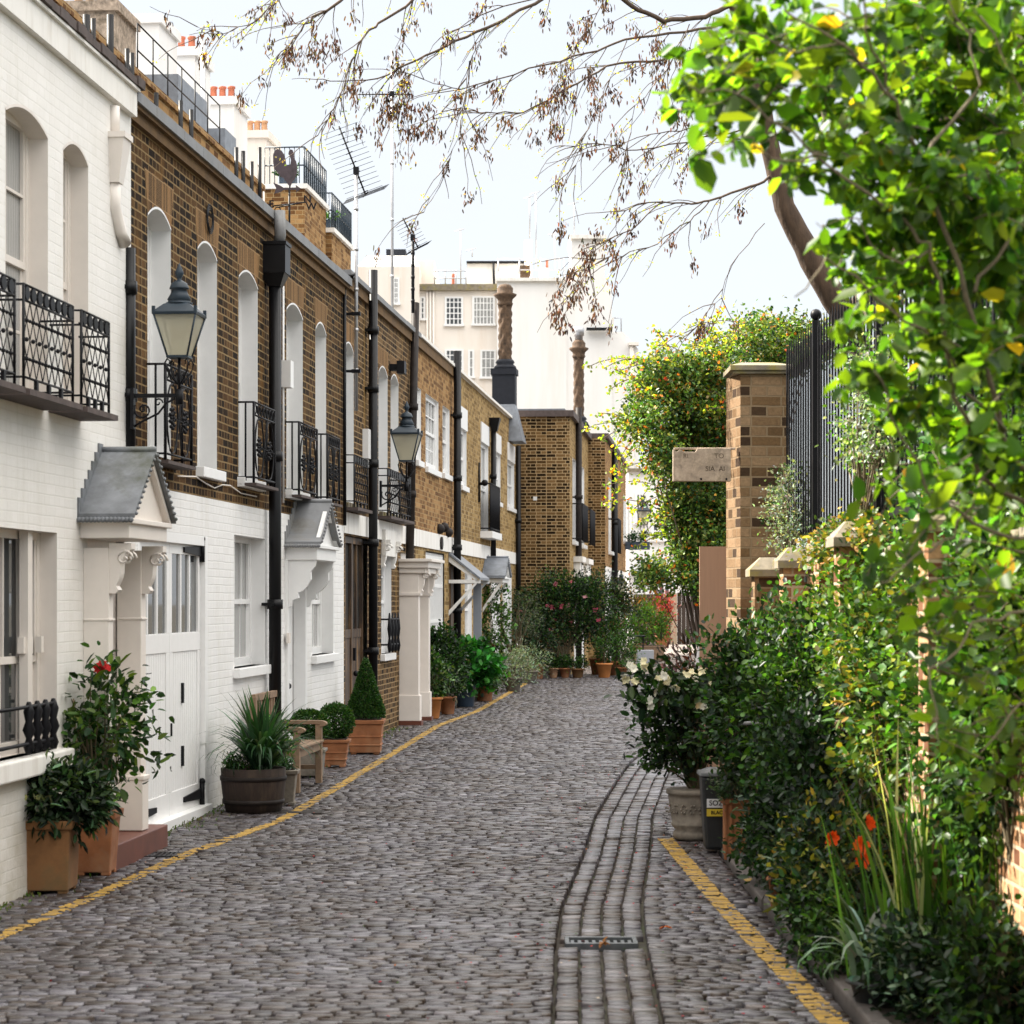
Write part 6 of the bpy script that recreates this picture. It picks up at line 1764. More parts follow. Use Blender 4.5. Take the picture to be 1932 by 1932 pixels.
cc = plant_body(T, (ux - .04, uy + .02, .74), (.44, .36, .42), 115, 22, .06, .055, .034, DARK + GREEN[:2], base=(ux, uy, g + .33), nst=50, shell=.35, strad=.007)
fl = [P(x, y, uy - .35)[:] for x, y in ((1180, 1278), (1190, 1262), (1212, 1265), (1222, 1250), (1200, 1285), (1268, 1285), (1300, 1272), (1312, 1280), (1325, 1276), (1275, 1300), (1236, 1296), (1330, 1330), (1230, 1330), (1250, 1280))]
fl = [tuple(np.array(f_) + RNG.normal(0, .02, 3)) for f_ in fl for _ in range(2)]
blossoms(T, fl, .038, [(0.78, 0.76, 0.66), (0.8, 0.74, 0.5)], petals=11)
pf = np.array(fl)[RNG.integers(len(fl), size=120)] + RNG.normal(0, .06, (120, 3)) + np.array([.03, .03, -.05])
T.part('foliage', leaf_mesh('foliage', pf, unit(RNG.normal(0, 1, (120, 3)) + [0, -.3, -.4]), unit(RNG.normal(0, .5, (120, 3)) + [0, 0, 1]), .11, .05, palette(120, DARK + GREEN[:2]), T.org, curl=.3), M['leaf'])
xx, yy = px_(1325, 18.9) - .05, 19.6; T = Thing('shrub', 'dark purple-leaved shrub behind the white flowers', 'shrub', (xx, yy, zg(yy)))
plant_body(T, (px_(1318, 19.6), 19.6, .95), (.34, .3, .36), 70, 18, .06, .075, .022, [(0.05, 0.022, 0.022), (0.09, 0.03, 0.025), (0.03, 0.03, 0.02), (0.02, 0.015, 0.015)], base=(xx, yy, 0), nst=26, up=.6)

# --- bin, terracotta troughs, bicycle
x, y = px_(1352, 16.2), 16.2; g = zg(y)
T = Thing('food_waste_bin', 'slim black wheeled bin with grey lid and yellow label behind the stone urn', 'bin', (x, y, g))
m = MB(); m.taperbox(x, y, g + .02, .43, .085, .10, .115, .13); T.part('body', m, M['blackplastic'], bevel=.02)
m = MB(); m.taperbox(x, y, .43, .46, .13, .145, .125, .14); m.taperbox(x, y, .46, .485, .11, .12, .05, .05); T.part('lid', m, M['greyplastic'], bevel=.008)
m = MB(); m.box(x - .08, x + .09, y - .135, y - .128, .155, .205); T.part('label', m, M['yellowlabel'])
m = MB(); m.box(x - .08, x + .05, y - .139, y - .131, .215, .275); T.part('label', m, M['whitelabel'])
place_text(T, 'lettering', 'BLACK', .034, (x - .0, y - .137, .18), M['iron'], ext=.001, bold=.0006)
place_text(T, 'lettering', 'SO2', .05, (x - .02, y - .141, .246), M['iron'], ext=.001, bold=.0006)
x, y = px_(1392, 15.6), 15.7; g = zg(y)
T = Thing('terracotta_trough', 'square pale terracotta trough with ribbed corners beside the black bin', 'planter', (x, y, g))
m = MB(); m.box(x - .075, x + .14, y, y + .2, g + .02, .27); m.box(x - .095, x + .16, y - .02, y + .22, .27, .305)
for q in (-.085, -.045, .12): m.box(x + q, x + q + .022, y - .012, y + .0, g, .27)
T.part('pot', m, M['terracotta'], bevel=.006)
plant_body(T, (x + .02, y + .05, .42), (.17, .14, .14), 50, 24, .03, .03, .014, [(0.07, 0.12, 0.06), (0.04, 0.08, 0.04), (0.12, 0.17, 0.10)], base=(x, y + .1, .28), shell=.3)
bxx, byy = 1.66, 14.4; g = zg(byy) + .04
T = Thing('bicycle', 'black bicycle leaning among the dark shrubs, little but its wheel showing', 'bicycle', (bxx, byy, g))
def wheel(c):
    m = MB(); c = Vector(c); m.tube([(c.x, c.y + .31 * math.cos(a), c.z + .31 * math.sin(a)) for a in [2 * math.pi * i / 28 for i in range(29)]], .019, 8, cap=False); w_ = T.part('wheel', m, M['blackplastic'])
    m = MB()
    for i in range(18): a = 2 * math.pi * i / 18; m.tube([c, (c.x, c.y + .3 * math.cos(a), c.z + .3 * math.sin(a))], .0015, 3)
    m.tube([(c.x - .04, c.y, c.z), (c.x + .04, c.y, c.z)], .02, 6); T.part('spoke', m, M['galv'], w_)
wheel((bxx - .02, byy - .52, g + .33)); wheel((bxx - .0, byy + .50, g + .33))
m = MB(); A_ = (bxx, byy + .5, g + .33); B_ = (bxx, byy + .05, g + .3); Cc_ = (bxx, byy + .15, g + .78); D_ = (bxx, byy - .38, g + .80); E_ = (bxx, byy - .52, g + .33)
for a, b_ in ((A_, B_), (A_, Cc_), (B_, Cc_), (Cc_, D_), (B_, D_), (D_, E_)): m.tube([a, b_], .015, 6)
T.part('frame', m, M['iron'])
m = MB(); m.tube([(bxx - .26, byy - .30, g + .98), (bxx - .2, byy - .40, g + .99), (bxx, byy - .42, g + .94), (bxx + .2, byy - .40, g + .99)], .012, 6); m.tube([D_, (bxx, byy - .42, g + .94)], .014, 6); T.part('handlebar', m, M['galv'])
m = MB(); m.taperbox(bxx, byy + .2, g + .88, g + .93, .05, .12, .07, .13); m.tube([Cc_, (bxx, byy + .18, g + .9)], .012, 6); T.part('saddle', m, M['blackplastic'], bevel=.02)
x, y = px_(1470, 13.0), 13.0; g = zg(y) + .03
T = Thing('clay_pot', 'small clay pot with pale rim standing on the kerb under dark leaves', 'pot', (x, y, g)); round_pot(T, x, y, g, g + .19, .045, .06, 'terracotta', rim=.012)

# --- bed shrubs, right
def shrub(name, label, c, rad, ncl, per, spread, leaf, width, cols, wts=None, base=None, cat='shrub', **kw):
    T = Thing(name, label, cat, (c[0], c[1], zg(c[1])))
    cc = plant_body(T, c, rad, int(ncl * 1.15), int(per * 1.4), spread, leaf * .78, width * .80, cols, wts, base=base or (c[0], c[1], zg(c[1])), **kw)
    return T, cc
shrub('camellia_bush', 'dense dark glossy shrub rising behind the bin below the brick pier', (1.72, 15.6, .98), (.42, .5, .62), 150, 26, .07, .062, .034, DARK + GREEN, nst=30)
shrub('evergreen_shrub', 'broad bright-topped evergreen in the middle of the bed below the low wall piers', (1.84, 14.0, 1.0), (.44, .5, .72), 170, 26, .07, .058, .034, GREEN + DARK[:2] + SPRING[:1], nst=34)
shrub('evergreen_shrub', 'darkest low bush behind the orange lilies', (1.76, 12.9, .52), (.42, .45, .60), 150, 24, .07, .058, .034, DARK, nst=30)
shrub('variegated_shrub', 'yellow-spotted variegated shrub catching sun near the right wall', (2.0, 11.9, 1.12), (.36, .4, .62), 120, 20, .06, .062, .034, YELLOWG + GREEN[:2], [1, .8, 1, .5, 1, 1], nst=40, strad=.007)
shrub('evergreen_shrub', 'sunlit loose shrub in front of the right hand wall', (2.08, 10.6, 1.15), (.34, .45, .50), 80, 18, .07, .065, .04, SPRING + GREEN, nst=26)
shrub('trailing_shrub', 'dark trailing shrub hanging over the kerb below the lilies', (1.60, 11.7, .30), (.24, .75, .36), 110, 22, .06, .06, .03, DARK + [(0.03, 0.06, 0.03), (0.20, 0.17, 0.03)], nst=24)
T, cc = shrub('grey_leaved_bush', 'low grey-green bush at the lower right corner', (1.82, 9.7, .10), (.34, .35, .26), 80, 24, .05, .05, .03, DARK + SILVER[1:2] + [(0.04, 0.08, 0.05)], nst=14)
shrub('evergreen_shrub', 'leafy bush hiding the garden wall at the right edge of the view', (2.02, 9.6, 1.05), (.24, .55, .62), 150, 20, .07, .06, .038, GREEN + YELLOWG[:1] + DARK[:1], nst=24)
shrub('climbing_shrub', 'sunlit green climber over the garden wall behind the near boughs', (2.15, 10.6, 1.9), (.25, 1.2, .7), 260, 20, .08, .06, .038, SPRING[:3] + GREEN, nst=40, base=(2.1, 10.6, .5))
shrub('climbing_shrub', 'loose climber covering the wall between the capped piers and the near boughs', (1.98, 12.4, 1.35), (.18, .9, .50), 170, 20, .07, .055, .036, YELLOWG[:2] + SPRING[:2] + GREEN, nst=40, base=(2.0, 12.4, .3))
shrub('evergreen_shrub', 'dark bush spreading in front of the near end of the garden wall', (1.90, 9.0, .15), (.22, .4, .28), 70, 22, .06, .06, .036, DARK + GREEN, nst=24)
shrub('climbing_shrub', 'bright climber hanging over the near end of the garden wall', (1.93, 9.2, 1.45), (.16, .6, .55), 170, 20, .06, .06, .038, SPRING + YELLOWG[:1] + GREEN, nst=34, base=(2.0, 9.2, .6))
shrub('trailing_shrub', 'low dark leaves creeping over the kerb stones behind the clay pot', (1.58, 13.9, .20), (.16, .8, .24), 90, 22, .05, .055, .03, DARK + GREEN[:1], nst=16)
shrub('trailing_shrub', 'low leafy growth spilling over the kerb towards the yellow line near the iris leaves', (1.50, 11.2, .10), (.12, .8, .20), 80, 20, .05, .055, .026, DARK + GREEN + SPRING[:1], nst=16, base=(1.62, 11.2, .0))
# orange lilies
T = Thing('lily_plant', 'lily plant with four vivid orange flowers in the dark bed', 'flower', (1.78, 11.9, 0))
plant_body(T, (1.72, 11.9, .25), (.20, .2, .28), 50, 14, .05, .10, .022, GREEN[:2] + [(0.12, 0.15, 0.10)], base=(1.75, 11.9, 0), nst=18, up=.6)
fl = [P(x, y, 10.75)[:] for x, y in ((1567, 1582), (1636, 1554), (1626, 1595), (1624, 1626))]
for f_ in fl: T.part('stem', stems((1.66, 11.3, .05), [f_], .004), M['stem']); blossoms(T, [f_], .045, [(0.75, 0.085, 0.008)], petals=12, facing=(-.2, -1.2, .5))
# strap-leaved plants
T = Thing('iris_clump', 'tall clump of sword-shaped iris leaves catching the sun at the right edge', 'plant', (1.98, 10.4, 0))
straps(T, (1.80, 10.0, 0), 110, 1.1, .022, SPRING + GREEN[:2] + [(0.4, 0.4, 0.2)], (.02, .9), 'leaf_blade', stiff=.7, spread=.10, bright=.35)
straps(T, (1.95, 9.6, 0), 60, 1.1, .022, SPRING + GREEN[:2], (.02, .8), 'leaf_blade', stiff=.7, spread=.08)
straps(T, (1.64, 10.5, 0), 50, .75, .02, GREEN + DARK[:1], (.3, 1.6), 'leaf_blade', stiff=.55, spread=.08)
T = Thing('strap_leaf_plant', 'pale grey-green arching strap-leaved plant in dark pot at the bottom right', 'potted plant', (1.58, 9.95, 0))
round_pot(T, 1.58, 9.98, zg(9.9), .02, .09, .12, 'blackplastic')
straps(T, (1.54, 9.95, .02), 46, .46, .032, [(0.12, 0.20, 0.14), (0.20, 0.27, 0.20), (0.05, 0.10, 0.05)], (.5, 2.1), 'leaf_blade', stiff=.3, spread=.03)
m = MB(); a, b_ = P(1740, 1552, 10.9), P(1960, 1640, 10.1); m.tube([a, a.lerp(b_, .5) + Vector((0, 0, .008)), b_], .014, 6); solo('wooden_pole', 'thin bare wooden pole slanting across the iris leaves', 'pole', m, M['post'], tuple(a))
for k, (x, y, h, lab) in enumerate(((1.66, 12.5, .34, 'dark plastic tub half hidden by trailing leaves beside the kerb'), (1.68, 11.2, .36, 'large black plastic pot on the kerb below the iris leaves'))):
    T = Thing('plastic_tub', lab, 'pot', (x, y, zg(y))); round_pot(T, x, y, zg(y) + .04, zg(y) + h, .10, .14, 'blackplastic')
# climbers
T, cc = shrub('climbing_plant', 'small grey-leaved climber at the foot of the railings by the brick pier', (2.0, 16.6, 2.30), (.17, .25, .38), 60, 24, .04, .028, .018, SILVER + GREEN[:1], nst=16, base=(1.98, 16.6, 1.9))
shrub('climbing_plant', 'pale-leaved climber trailing through the iron railings', (2.02, 13.0, 2.75), (.12, 1.0, .42), 110, 16, .05, .034, .022, SILVER + SPRING[:2], nst=30, base=(2.0, 13.2, 2.0))
shrub('climbing_plant', 'ochre and green creeper along the top of the low wall', (1.93, 13.4, 1.98), (.12, 1.7, .12), 120, 18, .05, .045, .028, YELLOWG + [(0.32, 0.20, 0.06)] + GREEN[:1], nst=40, base=(2.0, 13.5, 1.9), shell=.1)
shrub('ivy', 'sunlit ivy hanging down the low wall between its piers', (1.90, 12.6, 1.55), (.10, 2.2, .45), 150, 16, .06, .05, .036, YELLOWG[:3] + SPRING + GREEN[:2], nst=40, base=(1.95, 12.6, 1.0), shell=.1)
# hedge of foliage beyond the board fence
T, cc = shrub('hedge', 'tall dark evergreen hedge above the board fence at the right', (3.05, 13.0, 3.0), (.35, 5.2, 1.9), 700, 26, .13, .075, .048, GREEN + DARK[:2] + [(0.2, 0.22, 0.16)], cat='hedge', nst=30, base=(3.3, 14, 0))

# --- the large orange-berried shrub beyond the pier
T = Thing('berberis_bush', 'huge sunlit shrub speckled with orange flowers between far houses and brick pier', 'shrub', (2.0, 22.5, 0))
p_all = []; cc_all = []
for (x, y, rx_, ry_, Y_, n) in ((1335, 800, 110, 105, 22.5, 58), (1430, 665, 105, 60, 23, 20), (1330, 960, 58, 110, 22.5, 46), (1400, 950, 60, 140, 22.8, 50), (1225, 785, 60, 30, 22.0, 9), (1250, 850, 34, 50, 22.2, 9), (1288, 960, 36, 90, 22.4, 22), (1298, 1065, 34, 55, 22.3, 14), (1275, 715, 60, 46, 22.3, 14), (1470, 625, 100, 26, 23.5, 5), (1230, 1080, 34, 26, 22.2, 6), (1560, 650, 50, 40, 23.5, 5), (1345, 1060, 42, 80, 22.5, 24), (1240, 730, 50, 50, 22.3, 12), (1500, 645, 80, 40, 23.5, 9), (1340, 700, 75, 60, 22.6, 18)):
    c = P(x, y, Y_); r = (rx_ / F * Y_, .55, ry_ / F * Y_)
    p, cc = clump_pts(c, r, int(n * 2.6), 80, .075, .10); p_all.append(p); cc_all.append(cc)
p = np.concatenate(p_all); cc = np.concatenate(cc_all); n = len(p)
ax = unit(RNG.normal(size=(n, 3)) + np.array([[-.3, -.2, .1]])); nr = unit(RNG.normal(size=(n, 3)) * .8 + np.array([[-.5, 0, .8]]))
tone = np.repeat(np.exp(RNG.normal(0, .3, (len(cc), 1))), 80, axis=0)
col = np.clip(palette(n, [(0.08, 0.15, 0.03), (0.13, 0.20, 0.04), (0.04, 0.095, 0.025), (0.25, 0.27, 0.08), (0.45, 0.13, 0.03), (0.50, 0.24, 0.05), (0.04, 0.08, 0.04)], [3, 3.4, 2.4, 1.8, .30, .25, 1.4], .12, .3) * tone, 0, .8)
T.part('foliage', leaf_mesh('foliage', p, ax, nr,   .041, .027, col, T.org), M['leaf'])
spr = MB(); sp_ = []; sa_ = []
for _ in range(170):
    i = RNG.integers(len(cc)); a = Vector(cc[i])
    if a.z < 3.0 and RNG.random() < .8: continue
    dr = Vector((RNG.uniform(-1.0, .15), RNG.uniform(-.5, .5), RNG.uniform(-.3, .75))).normalized()
    L_ = RNG.uniform(.35, .95); pts = [a]
    for q in range(6):
        dr = (dr + Vector((RNG.uniform(-.15, .15), RNG.uniform(-.15, .15), -.16))).normalized(); pts.append(pts[-1] + dr * L_ / 6)
        for _k in range(9): sp_.append(np.array(pts[-1]) + RNG.normal(0, .022, 3)); sa_.append(RNG.normal(0, 1, 3))
    spr.tube(pts, .004, 4, cap=False)
T.part('branch', spr, M['twig'])
n2 = len(sp_)
T.part('foliage', leaf_mesh('foliage', np.array(sp_), np.array(sa_), unit(RNG.normal(0, 1, (n2, 3)) + [0, 0, .7]), .040, .026, palette(n2, [(0.13, 0.20, 0.04), (0.20, 0.26, 0.06), (0.55, 0.14, 0.03), (0.5, 0.3, 0.06)], [3, 3, .5, .4]), T.org), M['leaf_thin'])
T.part('stem', stems((2.05, 22.6, .0), [tuple(cc[i]) for i in RNG.choice(len(cc), 60, replace=False)], .010), M['twig'])
fi = RNG.choice(len(cc), 90, replace=False); blossoms(T, [tuple(cc[i] + RNG.normal(0, .08, 3)) for i in fi], .030, [(0.65, 0.09, 0.03), (0.7, 0.2, 0.04)], petals=6)

# low ground greenery and litter on the setts
pts = []; 
for _ in range(900):
    Yv = RNG.uniform(9.5, 30); s_ = RNG.random()
    xw = W(0.02, Yv).x
    pts.append((xw + abs(RNG.normal(0, .10)) + .02, Yv, zg(Yv) + .002))
pts = np.array(pts); n = len(pts)
me = leaf_mesh('moss_tufts', pts, unit(RNG.normal(0, .6, (n, 3)) + [0, 0, 1]), unit(RNG.normal(0, 1, (n, 3)) + [0, -1, 0]), .03, .012, palette(n, [(0.06, 0.11, 0.02), (0.10, 0.12, 0.03)]))
solo('moss_tufts', 'green moss and weeds along the foot of the left walls', 'moss', me, M['leaf'], kind='stuff')
pts = []; cols = []
for _ in range(420):
    Yv = RNG.uniform(9.7, 24); xx = (chan_x(Yv) + RNG.normal(0, .55)) if RNG.random() < .75 else RNG.uniform(W(0, Yv).x + .3, 1.3)
    if xx > 1.4: continue
    pts.append((xx, Yv, zg(Yv) + .008)); cols.append([(0.35, 0.02, 0.03), (0.45, 0.05, 0.04), (0.6, 0.5, 0.4), (0.35, 0.12, 0.03), (0.06, 0.12, 0.02)][RNG.choice(5, p=[.5, .2, .1, .08, .12])])
n = len(pts)
me = leaf_mesh('fallen_petals', np.array(pts), unit(RNG.normal(0, 1, (n, 3)) * [1, 1, .15]), np.tile([[0, 0, 1.0]], (n, 1)) + RNG.normal(0, .2, (n, 3)), .018, .012, np.array(cols))
solo('fallen_petals', 'scattered red petals and leaf bits lying on the cobbles', 'petals', me, M['petal'], kind='stuff')
for (x, y, c, lab) in ((1255, 1773, (0.6, 0.16, 0.03), 'single curled orange leaf on the setts right of the drain'), (1138, 1782, (0.3, 0.13, 0.04), 'brown leaf caught by the drain grate')):
    q = G(x, y * 1.0 - 20 if x > 1200 else y)
    n = 6
    solo('fallen_leaf', lab, 'leaf', leaf_mesh('fallen_leaf', np.tile([[0, 0, .012]], (n, 1)), unit(RNG.normal(0, 1, (n, 3)) * [1, 1, .3]), np.tile([[0, 0, 1.0]], (n, 1)), .04, .025, np.tile([c], (n, 1)), curl=.3), M['petal'], (q.x, q.y, q.z))

# drain covers
cx = chan_x(12.13); g = zg(12.13)
T = Thing('drain_grate', 'worn iron gully grate set across the stone channel', 'drain', (cx, 12.13, g))
m = MB(); m.box(cx - .19, cx + .19, 12.02, 12.045, g - .05, g - .008); m.box(cx - .19, cx + .19, 12.215, 12.24, g - .05, g - .004); m.box(cx - .19, cx - .165, 12.045, 12.215, g - .05, g - .006); m.box(cx + .165, cx + .19, 12.045, 12.215, g - .05, g - .006); T.part('frame', m, M['oldsteel'], bevel=.003)
m = MB()
for k in range(9): x = cx - .15 + k * .0375; m.box(x - .009, x + .009, 12.045, 12.17, g - .035, g - .014)
T.part('bar', m, M['oldsteel'])
q = G(297, 1613); T = Thing('drain_grate', 'dark slatted drain grate in front of the red doorstep', 'drain', (q.x, q.y, q.z))
m = MB()
for k in range(10): m.box(q.x - .15 + k * .033, q.x - .13 + k * .033, q.y - .12, q.y + .12, q.z - .01, q.z + .006)
m.box(q.x - .17, q.x + .18, q.y - .14, q.y - .12, q.z - .01, q.z + .007); m.box(q.x - .17, q.x + .18, q.y + .12, q.y + .14, q.z - .01, q.z + .007); T.part('frame', m, M['iron'])
T.part('slot', MB().box(q.x - .16, q.x + .17, q.y - .125, q.y + .125, q.z - .02, q.z - .006), M['soil'])
q = G(550, 1532); solo('access_cover', 'flat dark rectangular access cover by the yellow line', 'drain cover', MB().box(q.x - .26, q.x + .26, q.y - .14, q.y + .14, q.z - .02, q.z + .006), M['oldpipe'], (q.x, q.y, q.z), bevel=.004)
# ------------------------------------------------------------------ the ash tree with hanging seed clusters
T = Thing('ash_tree', 'bare-branched tree hung with brown seed clusters, its trunk leaning behind the railings', 'tree', (3.0, 20.5, 0))
def limb(m, pts, r, n=8, wob=.0):
    q = []
    for i in range(len(pts) - 1):
        a, b_ = Vector(pts[i]), Vector(pts[i + 1])
        k = 4
        for j in range(k): q.append(a.lerp(b_, j / k) + Vector([random.uniform(-wob, wob) for _ in range(3)]))
    q.append(Vector(pts[-1])); 
    rs = np.interp(np.linspace(0, len(r) - 1, len(q)), range(len(r)), r).tolist()
    m.tube(q, rs, n); return q
TY = 19.0
trunk = [(3.15, 20.3, -.1), P(1700, 950, 20), P(1640, 720, 19.5), P(1590, 590, TY), P(1530, 490, TY), P(1480, 390, TY), P(1455, 290, TY), P(1435, 190, TY), P(1420, 100, TY), P(1390, 20, TY), P(1372, -60, TY)]
m = MB(); tq = limb(m, trunk, [.17, .15, .125, .115, .10, .088, .08, .076, .07, .062, .055], 10, .006)
limb(m, [P(1600, 610, TY), P(1690, 480, TY + .4), P(1740, 360, TY + .6), P(1790, 200, TY + .8), P(1850, 20, TY + 1), P(1880, -80, TY + 1)], [.09, .085, .08, .07, .06, .05], 8, .01)
T.part('trunk', m, M['bark'])
SP = TY
limbs = [
 # (points (x, y, distance), start radius, end radius)
 ([(1372, -60, 19), (1150, -140, 18.5), (900, -120, 18), (700, -60, 17.6), (643, 5, 17.5), (592, 31, 17.4), (561, 66, 17.4), (521, 112, 17.3)], .045, .004),
 ([(1150, -140, 18.5), (1040, -10, 18), (918, 51, 17.8), (841, 87, 17.7), (765, 122, 17.6), (714, 148, 17.5), (623, 153, 17.4)], .03, .004),
 ([(900, -120, 18), (783, 0, 17.8), (714, 46, 17.7), (684, 71, 17.6), (658, 132, 17.6), (635, 199, 17.5), (600, 255, 17.5)], .025, .003),
 ([(700, -60, 17.6), (540, -20, 17.4), (521, 5, 17.4), (480, 38, 17.3), (424, 64, 17.3), (373, 51, 17.2)], .012, .002),
 ([(1385, 10, 19), (1330, 30, 18.9), (1249, 38, 18.7), (1190, 12, 18.6), (1150, -20, 18.5)], .04, .02),
 ([(1395, 40, 19), (1290, 60, 18.8), (1180, 75, 18.5), (1110, 100, 18.3), (1000, 130, 18.1), (870, 170, 17.9), (800, 150, 17.8)], .024, .003),
 ([(1405, 60, 19), (1250, 115, 18.6), (1147, 122, 18.4), (1071, 168, 18.2), (989, 211, 18.1), (918, 214, 18.0), (867, 204, 17.9)], .022, .003),
 ([(1440, 235, 19), (1330, 260, 18.8), (1200, 285, 18.5), (1120, 270, 18.4), (1050, 280, 18.3)], .014, .003),
 ([(1465, 330, 19), (1420, 352, 18.9), (1340, 380, 18.7), (1290, 383, 18.6), (1244, 379, 18.5), (1160, 400, 18.4)], .024, .004),
 ([(1340, 378, 18.7), (1300, 418, 18.6), (1240, 458, 18.5), (1172, 481, 18.4), (1110, 490, 18.4)], .010, .003),
 ([(1249, 379, 18.5), (1193, 433, 18.4), (1122, 463, 18.3), (1111, 509, 18.3), (1060, 601, 18.2)], .010, .003),
 ([(1435, 265, 19), (1380, 262, 18.9), (1300, 242, 18.7), (1230, 252, 18.6), (1150, 300, 18.5)], .014, .003),
 ([(918, 51, 17.8), (885, 120, 17.8), (872, 230, 17.8), (850, 300, 17.7), (800, 400, 17.7)], .006, .002),
 ([(1040, -10, 18), (923, 20, 17.9), (847, 66, 17.8), (816, 112, 17.8), (760, 150, 17.7), (742, 230, 17.7)], .010, .003),
 ([(1150, -20, 18.5), (1120, 40, 18.4), (1060, 120, 18.3), (1050, 200, 18.3)], .008, .002),
 ([(1300, 45, 18.8), (1260, 130, 18.6), (1200, 200, 18.5), (1180, 300, 18.4)], .009, .002),
 ([(1180, 75, 18.5), (1140, 180, 18.4), (1100, 260, 18.3), (1085, 330, 18.3)], .007, .002),
 ([(1350, 30, 18.9), (1310, 150, 18.8), (1290, 250, 18.7), (1240, 330, 18.6)], .008, .002),
 ([(1440, 420, 19), (1380, 500, 18.8), (1360, 560, 18.8), (1310, 620, 18.7)], .007, .002),
]
m = MB(); tips = []; nodes = []
for pts, r0, r1 in limbs:
    q = limb(m, [P(*p) for p in pts], list(np.linspace(r0 * .55, r1 * .9, len(pts))), 5, .012)
    for i in range(3, len(q)):
        if q[i].z < 6.2 or True: nodes.append((q[i], (q[i] - q[i - 1]).normalized()))
m2 = MB(); seeds = []; buds = []
for (p, d) in nodes:
    for _ in range(RNG.choice([0, 1, 1, 2])):
        a = p.copy(); dr = Vector((d.x + random.uniform(-.9, .7), random.uniform(-.5, .5), d.z + random.uniform(-.8, .5))).normalized()
        L = random.uniform(.15, .6); n = 5; pts = [a.copy()]
        for k in range(n):
            dr = (dr + Vector((random.uniform(-.25, .25), random.uniform(-.2, .2), random.uniform(-.32, .1)))).normalized()
            a = a + dr * L / n; pts.append(a.copy())
            if random.random() < .25: buds.append(a.copy())
        m2.tube(pts, [.0042, .0036, .003, .0026, .0022, .0018], 4, cap=False)
        if random.random() < .26: seeds.append(pts[-1])
        if random.random() < .16: seeds.append(pts[3])
        if random.random() < .2: tips.append(pts[-1])
T.part('branch', m, M['twig']); T.part('twig', m2, M['twig'])['kind'] = 'stuff'
for (x, y, k, r) in ((745, 170, 9, .12), (752, 215, 8, .13), (785, 225, 9, .12), (600, 60, 5, .1), (560, 90, 6, .1), (1045, 210, 5, .1), (1100, 150, 6, .15), (1130, 90, 8, .2), (1120, 500, 8, .15), (1085, 540, 7, .12), (990, 230, 6, .15), (1240, 120, 8, .2), (1060, 595, 3, .05)):
    for _ in range(k): seeds.append(P(x, y, 17.8) + Vector((random.gauss(0, r), random.gauss(0, .1), random.gauss(0, r))))
pos = []; axs = []
for s_ in seeds:
    for _ in range(RNG.integers(12, 34)):
        pos.append(np.array(s_) + RNG.normal(0, .024, 3) * [1, 1, 1.4] + np.array([0, 0, -.06 * RNG.random()])); axs.append(RNG.normal(0, .28, 3) + [0, 0, -1])
n = len(pos); print('seeds', n)
T.part('seed_cluster', leaf_mesh('seed_cluster', np.array(pos), np.array(axs), unit(RNG.normal(0, 1, (n, 3))), .042 * np.exp(RNG.normal(0, .2, n)), .013, palette(n, [(0.055, 0.028, 0.028), (0.095, 0.045, 0.035), (0.17, 0.08, 0.045), (0.035, 0.022, 0.028)]), T.org), M['leaf'])
pos = []; 
for b_ in buds:
    for _ in range(5): pos.append(np.array(b_) + RNG.normal(0, .02, 3))
n = len(pos)
T.part('foliage', leaf_mesh('foliage', np.array(pos), unit(RNG.normal(0, 1, (n, 3)) + [0, 0, .4]), unit(RNG.normal(0, 1, (n, 3))), .022, .011, palette(n, [(0.28, 0.32, 0.05), (0.35, 0.32, 0.10), (0.22, 0.28, 0.05)]), T.org), M['leaf_thin'])

# ------------------------------------------------------------------ leafy boughs close to the viewer on the right
T = Thing('leafy_tree', 'close leafy boughs with bright spring-green leaves filling the upper right', 'tree', (2.6, 7.0, 0))
NY = 7.2
mains = [
 ([(2250, 1500, 6.9), (2010, 1000, 6.8), (1890, 820, 6.6), (1830, 560, 6.5), (1740, 300, 6.5), (1690, 190, 6.4), (1600, 90, 6.3), (1480, 20, 6.2)], .020, .004),
 ([(2010, 1000, 6.8), (1850, 900, 6.6), (1790, 700, 6.5), (1760, 480, 6.4), (1700, 420, 6.4), (1560, 300, 6.2), (1420, 190, 6.0), (1300, 160, 5.9)], .013, .003),
 ([(1890, 820, 6.6), (1760, 640, 6.4), (1660, 560, 6.3), (1560, 490, 6.2), (1500, 560, 6.1)], .009, .003),
 ([(2010, 1000, 6.8), (1900, 1010, 6.6), (1760, 950, 6.4), (1690, 800, 6.3), (1650, 700, 6.2)], .010, .003),
 ([(2100, 1180, 6.8), (1930, 1150, 6.7), (1840, 1180, 6.6), (1760, 1270, 6.5), (1770, 1400, 6.4)], .010, .003),
 ([(2250, 1500, 6.9), (2060, 1350, 6.8), (1930, 1330, 6.7), (1850, 1420, 6.6)], .010, .003),
 ([(1850, 900, 6.6), (1800, 1010, 6.5), (1720, 1060, 6.4), (1660, 1100, 6.3)], .008, .003),
 ([(1830, 560, 6.5), (1930, 420, 6.6), (1950, 200, 6.7), (1850, 30, 6.6)], .010, .003),
 ([(1740, 300, 6.5), (1850, 180, 6.6), (1830, 60, 6.6), (1760, -60, 6.6)], .009, .003),
 ([(1690, 190, 6.4), (1640, 60, 6.3), (1600, -60, 6.2)], .007, .003),
 ([(1560, 300, 6.2), (1460, 300, 6.1), (1400, 260, 6.0), (1320, 300, 6.0)], .006, .002),
 ([(1600, 90, 6.3), (1500, 90, 6.2), (1380, 60, 6.1), (1310, 60, 6.0)], .006, .002),
 ([(1760, 480, 6.4), (1680, 500, 6.3), (1620, 420, 6.2), (1540, 420, 6.2)], .006, .002),
]
m = MB(); lp = []
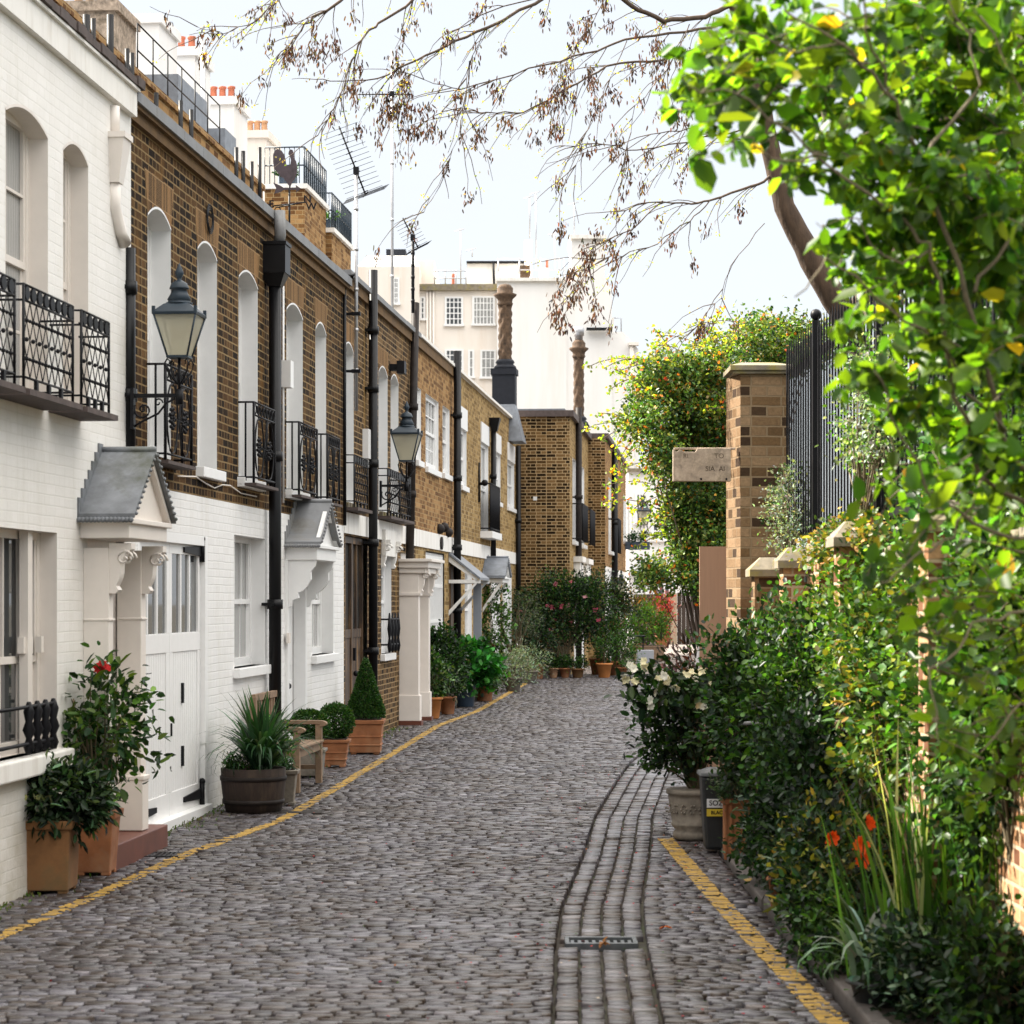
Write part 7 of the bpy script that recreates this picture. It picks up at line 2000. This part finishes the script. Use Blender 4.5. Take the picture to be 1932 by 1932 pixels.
for pts, r0, r1 in mains: limb(m, [P(*p) for p in pts], list(np.linspace(r0 * .62, r1 * .7, len(pts))), 6, .014)
# sprays of leaves: (x, y, radius, count)
sprays = [(1330, 120, 60, 34), (1400, 70, 70, 50), (1480, 60, 80, 60), (1580, 60, 90, 75), (1700, 70, 100, 90), (1820, 80, 100, 90), (1910, 80, 80, 70),
 (1290, 170, 34, 16), (1380, 180, 60, 40), (1490, 170, 60, 34), (1570, 180, 80, 60), (1680, 200, 90, 80), (1800, 220, 100, 90), (1900, 240, 90, 90),
 (1345, 265, 30, 12), (1560, 300, 70, 40), (1660, 330, 80, 55), (1770, 350, 90, 75), (1880, 380, 90, 85),
 (1600, 410, 60, 30), (1700, 450, 80, 50), (1810, 490, 90, 70), (1910, 520, 80, 70), (1640, 540, 60, 28), (1740, 600, 70, 40), (1850, 640, 80, 55), (1920, 680, 60, 45),
 (1590, 620, 30, 6), (1660, 690, 50, 20), (1740, 760, 60, 26), (1840, 800, 70, 44), (1910, 850, 60, 44),
 (1600, 700, 30, 6), (1700, 880, 60, 26), (1790, 930, 70, 38), (1880, 980, 70, 46), (1680, 1030, 60, 30), (1760, 1090, 70, 40), (1850, 1130, 80, 50), (1920, 1180, 60, 40),
 (1700, 1130, 40, 14), (1800, 1230, 60, 34), (1880, 1290, 70, 44), (1840, 1390, 60, 34), (1910, 1420, 60, 36), (1860, 1470, 40, 12), (1920, 1090, 50, 36)]
P_ = []; A_ = []; tw = MB()
for (x, y, r, k) in sprays:
    Yc = NY + random.uniform(-.7, .9) - (1932 - x) * .0006
    c = P(x, y, Yc); rr = r / F * Yc
    ntw = max(3, k // 4)
    for _ in range(ntw):
        a = c + Vector((random.gauss(.3, .5) * rr, random.gauss(0, .10), random.gauss(-.2, .5) * rr))
        dr = Vector((random.uniform(-1, .3), random.uniform(-.6, .6), random.uniform(-.5, .6))).normalized()
        L = rr * random.uniform(1.0, 1.9); pts = [a]
        for q in range(4):
            dr = (dr + Vector((random.uniform(-.3, .3), random.uniform(-.3, .3), random.uniform(-.35, .2)))).normalized(); pts.append(pts[-1] + dr * L / 4)
        tw.tube(pts, [.003, .0026, .0022, .0018, .0014], 4, cap=False)
        for q in range(int(k / ntw * (1.3 if y > 850 else 5.2 if x > 1600 else 2.8)) + 1):
            t_ = random.random() ** .8; i = min(int(t_ * 4), 3); p = pts[i].lerp(pts[i + 1], t_ * 4 - i)
            P_.append(np.array(p) + RNG.normal(0, .006, 3)); A_.append(np.array(dr) * .3 + RNG.normal(0, .75, 3) + [0, 0, -.15])
T.part('branch', m, M['stem']); T.part('twig', tw, M['stem'])['kind'] = 'stuff'
n = len(P_); print('near leaves', n)
L = .050 * np.exp(RNG.normal(0, .32, n))
T.part('foliage', leaf_mesh('foliage', np.array(P_), np.array(A_), unit(RNG.normal(0, .75, (n, 3)) + [-.25, 0, 1]), L, L * .66, palette(n, [(0.055, 0.125, 0.016), (0.09, 0.175, 0.02), (0.026, 0.072, 0.014), (0.32, 0.26, 0.03)], [4, 4, 3, .12], .1, .22), T.org, fold=.22, curl=.22), M['leaf_thin'])
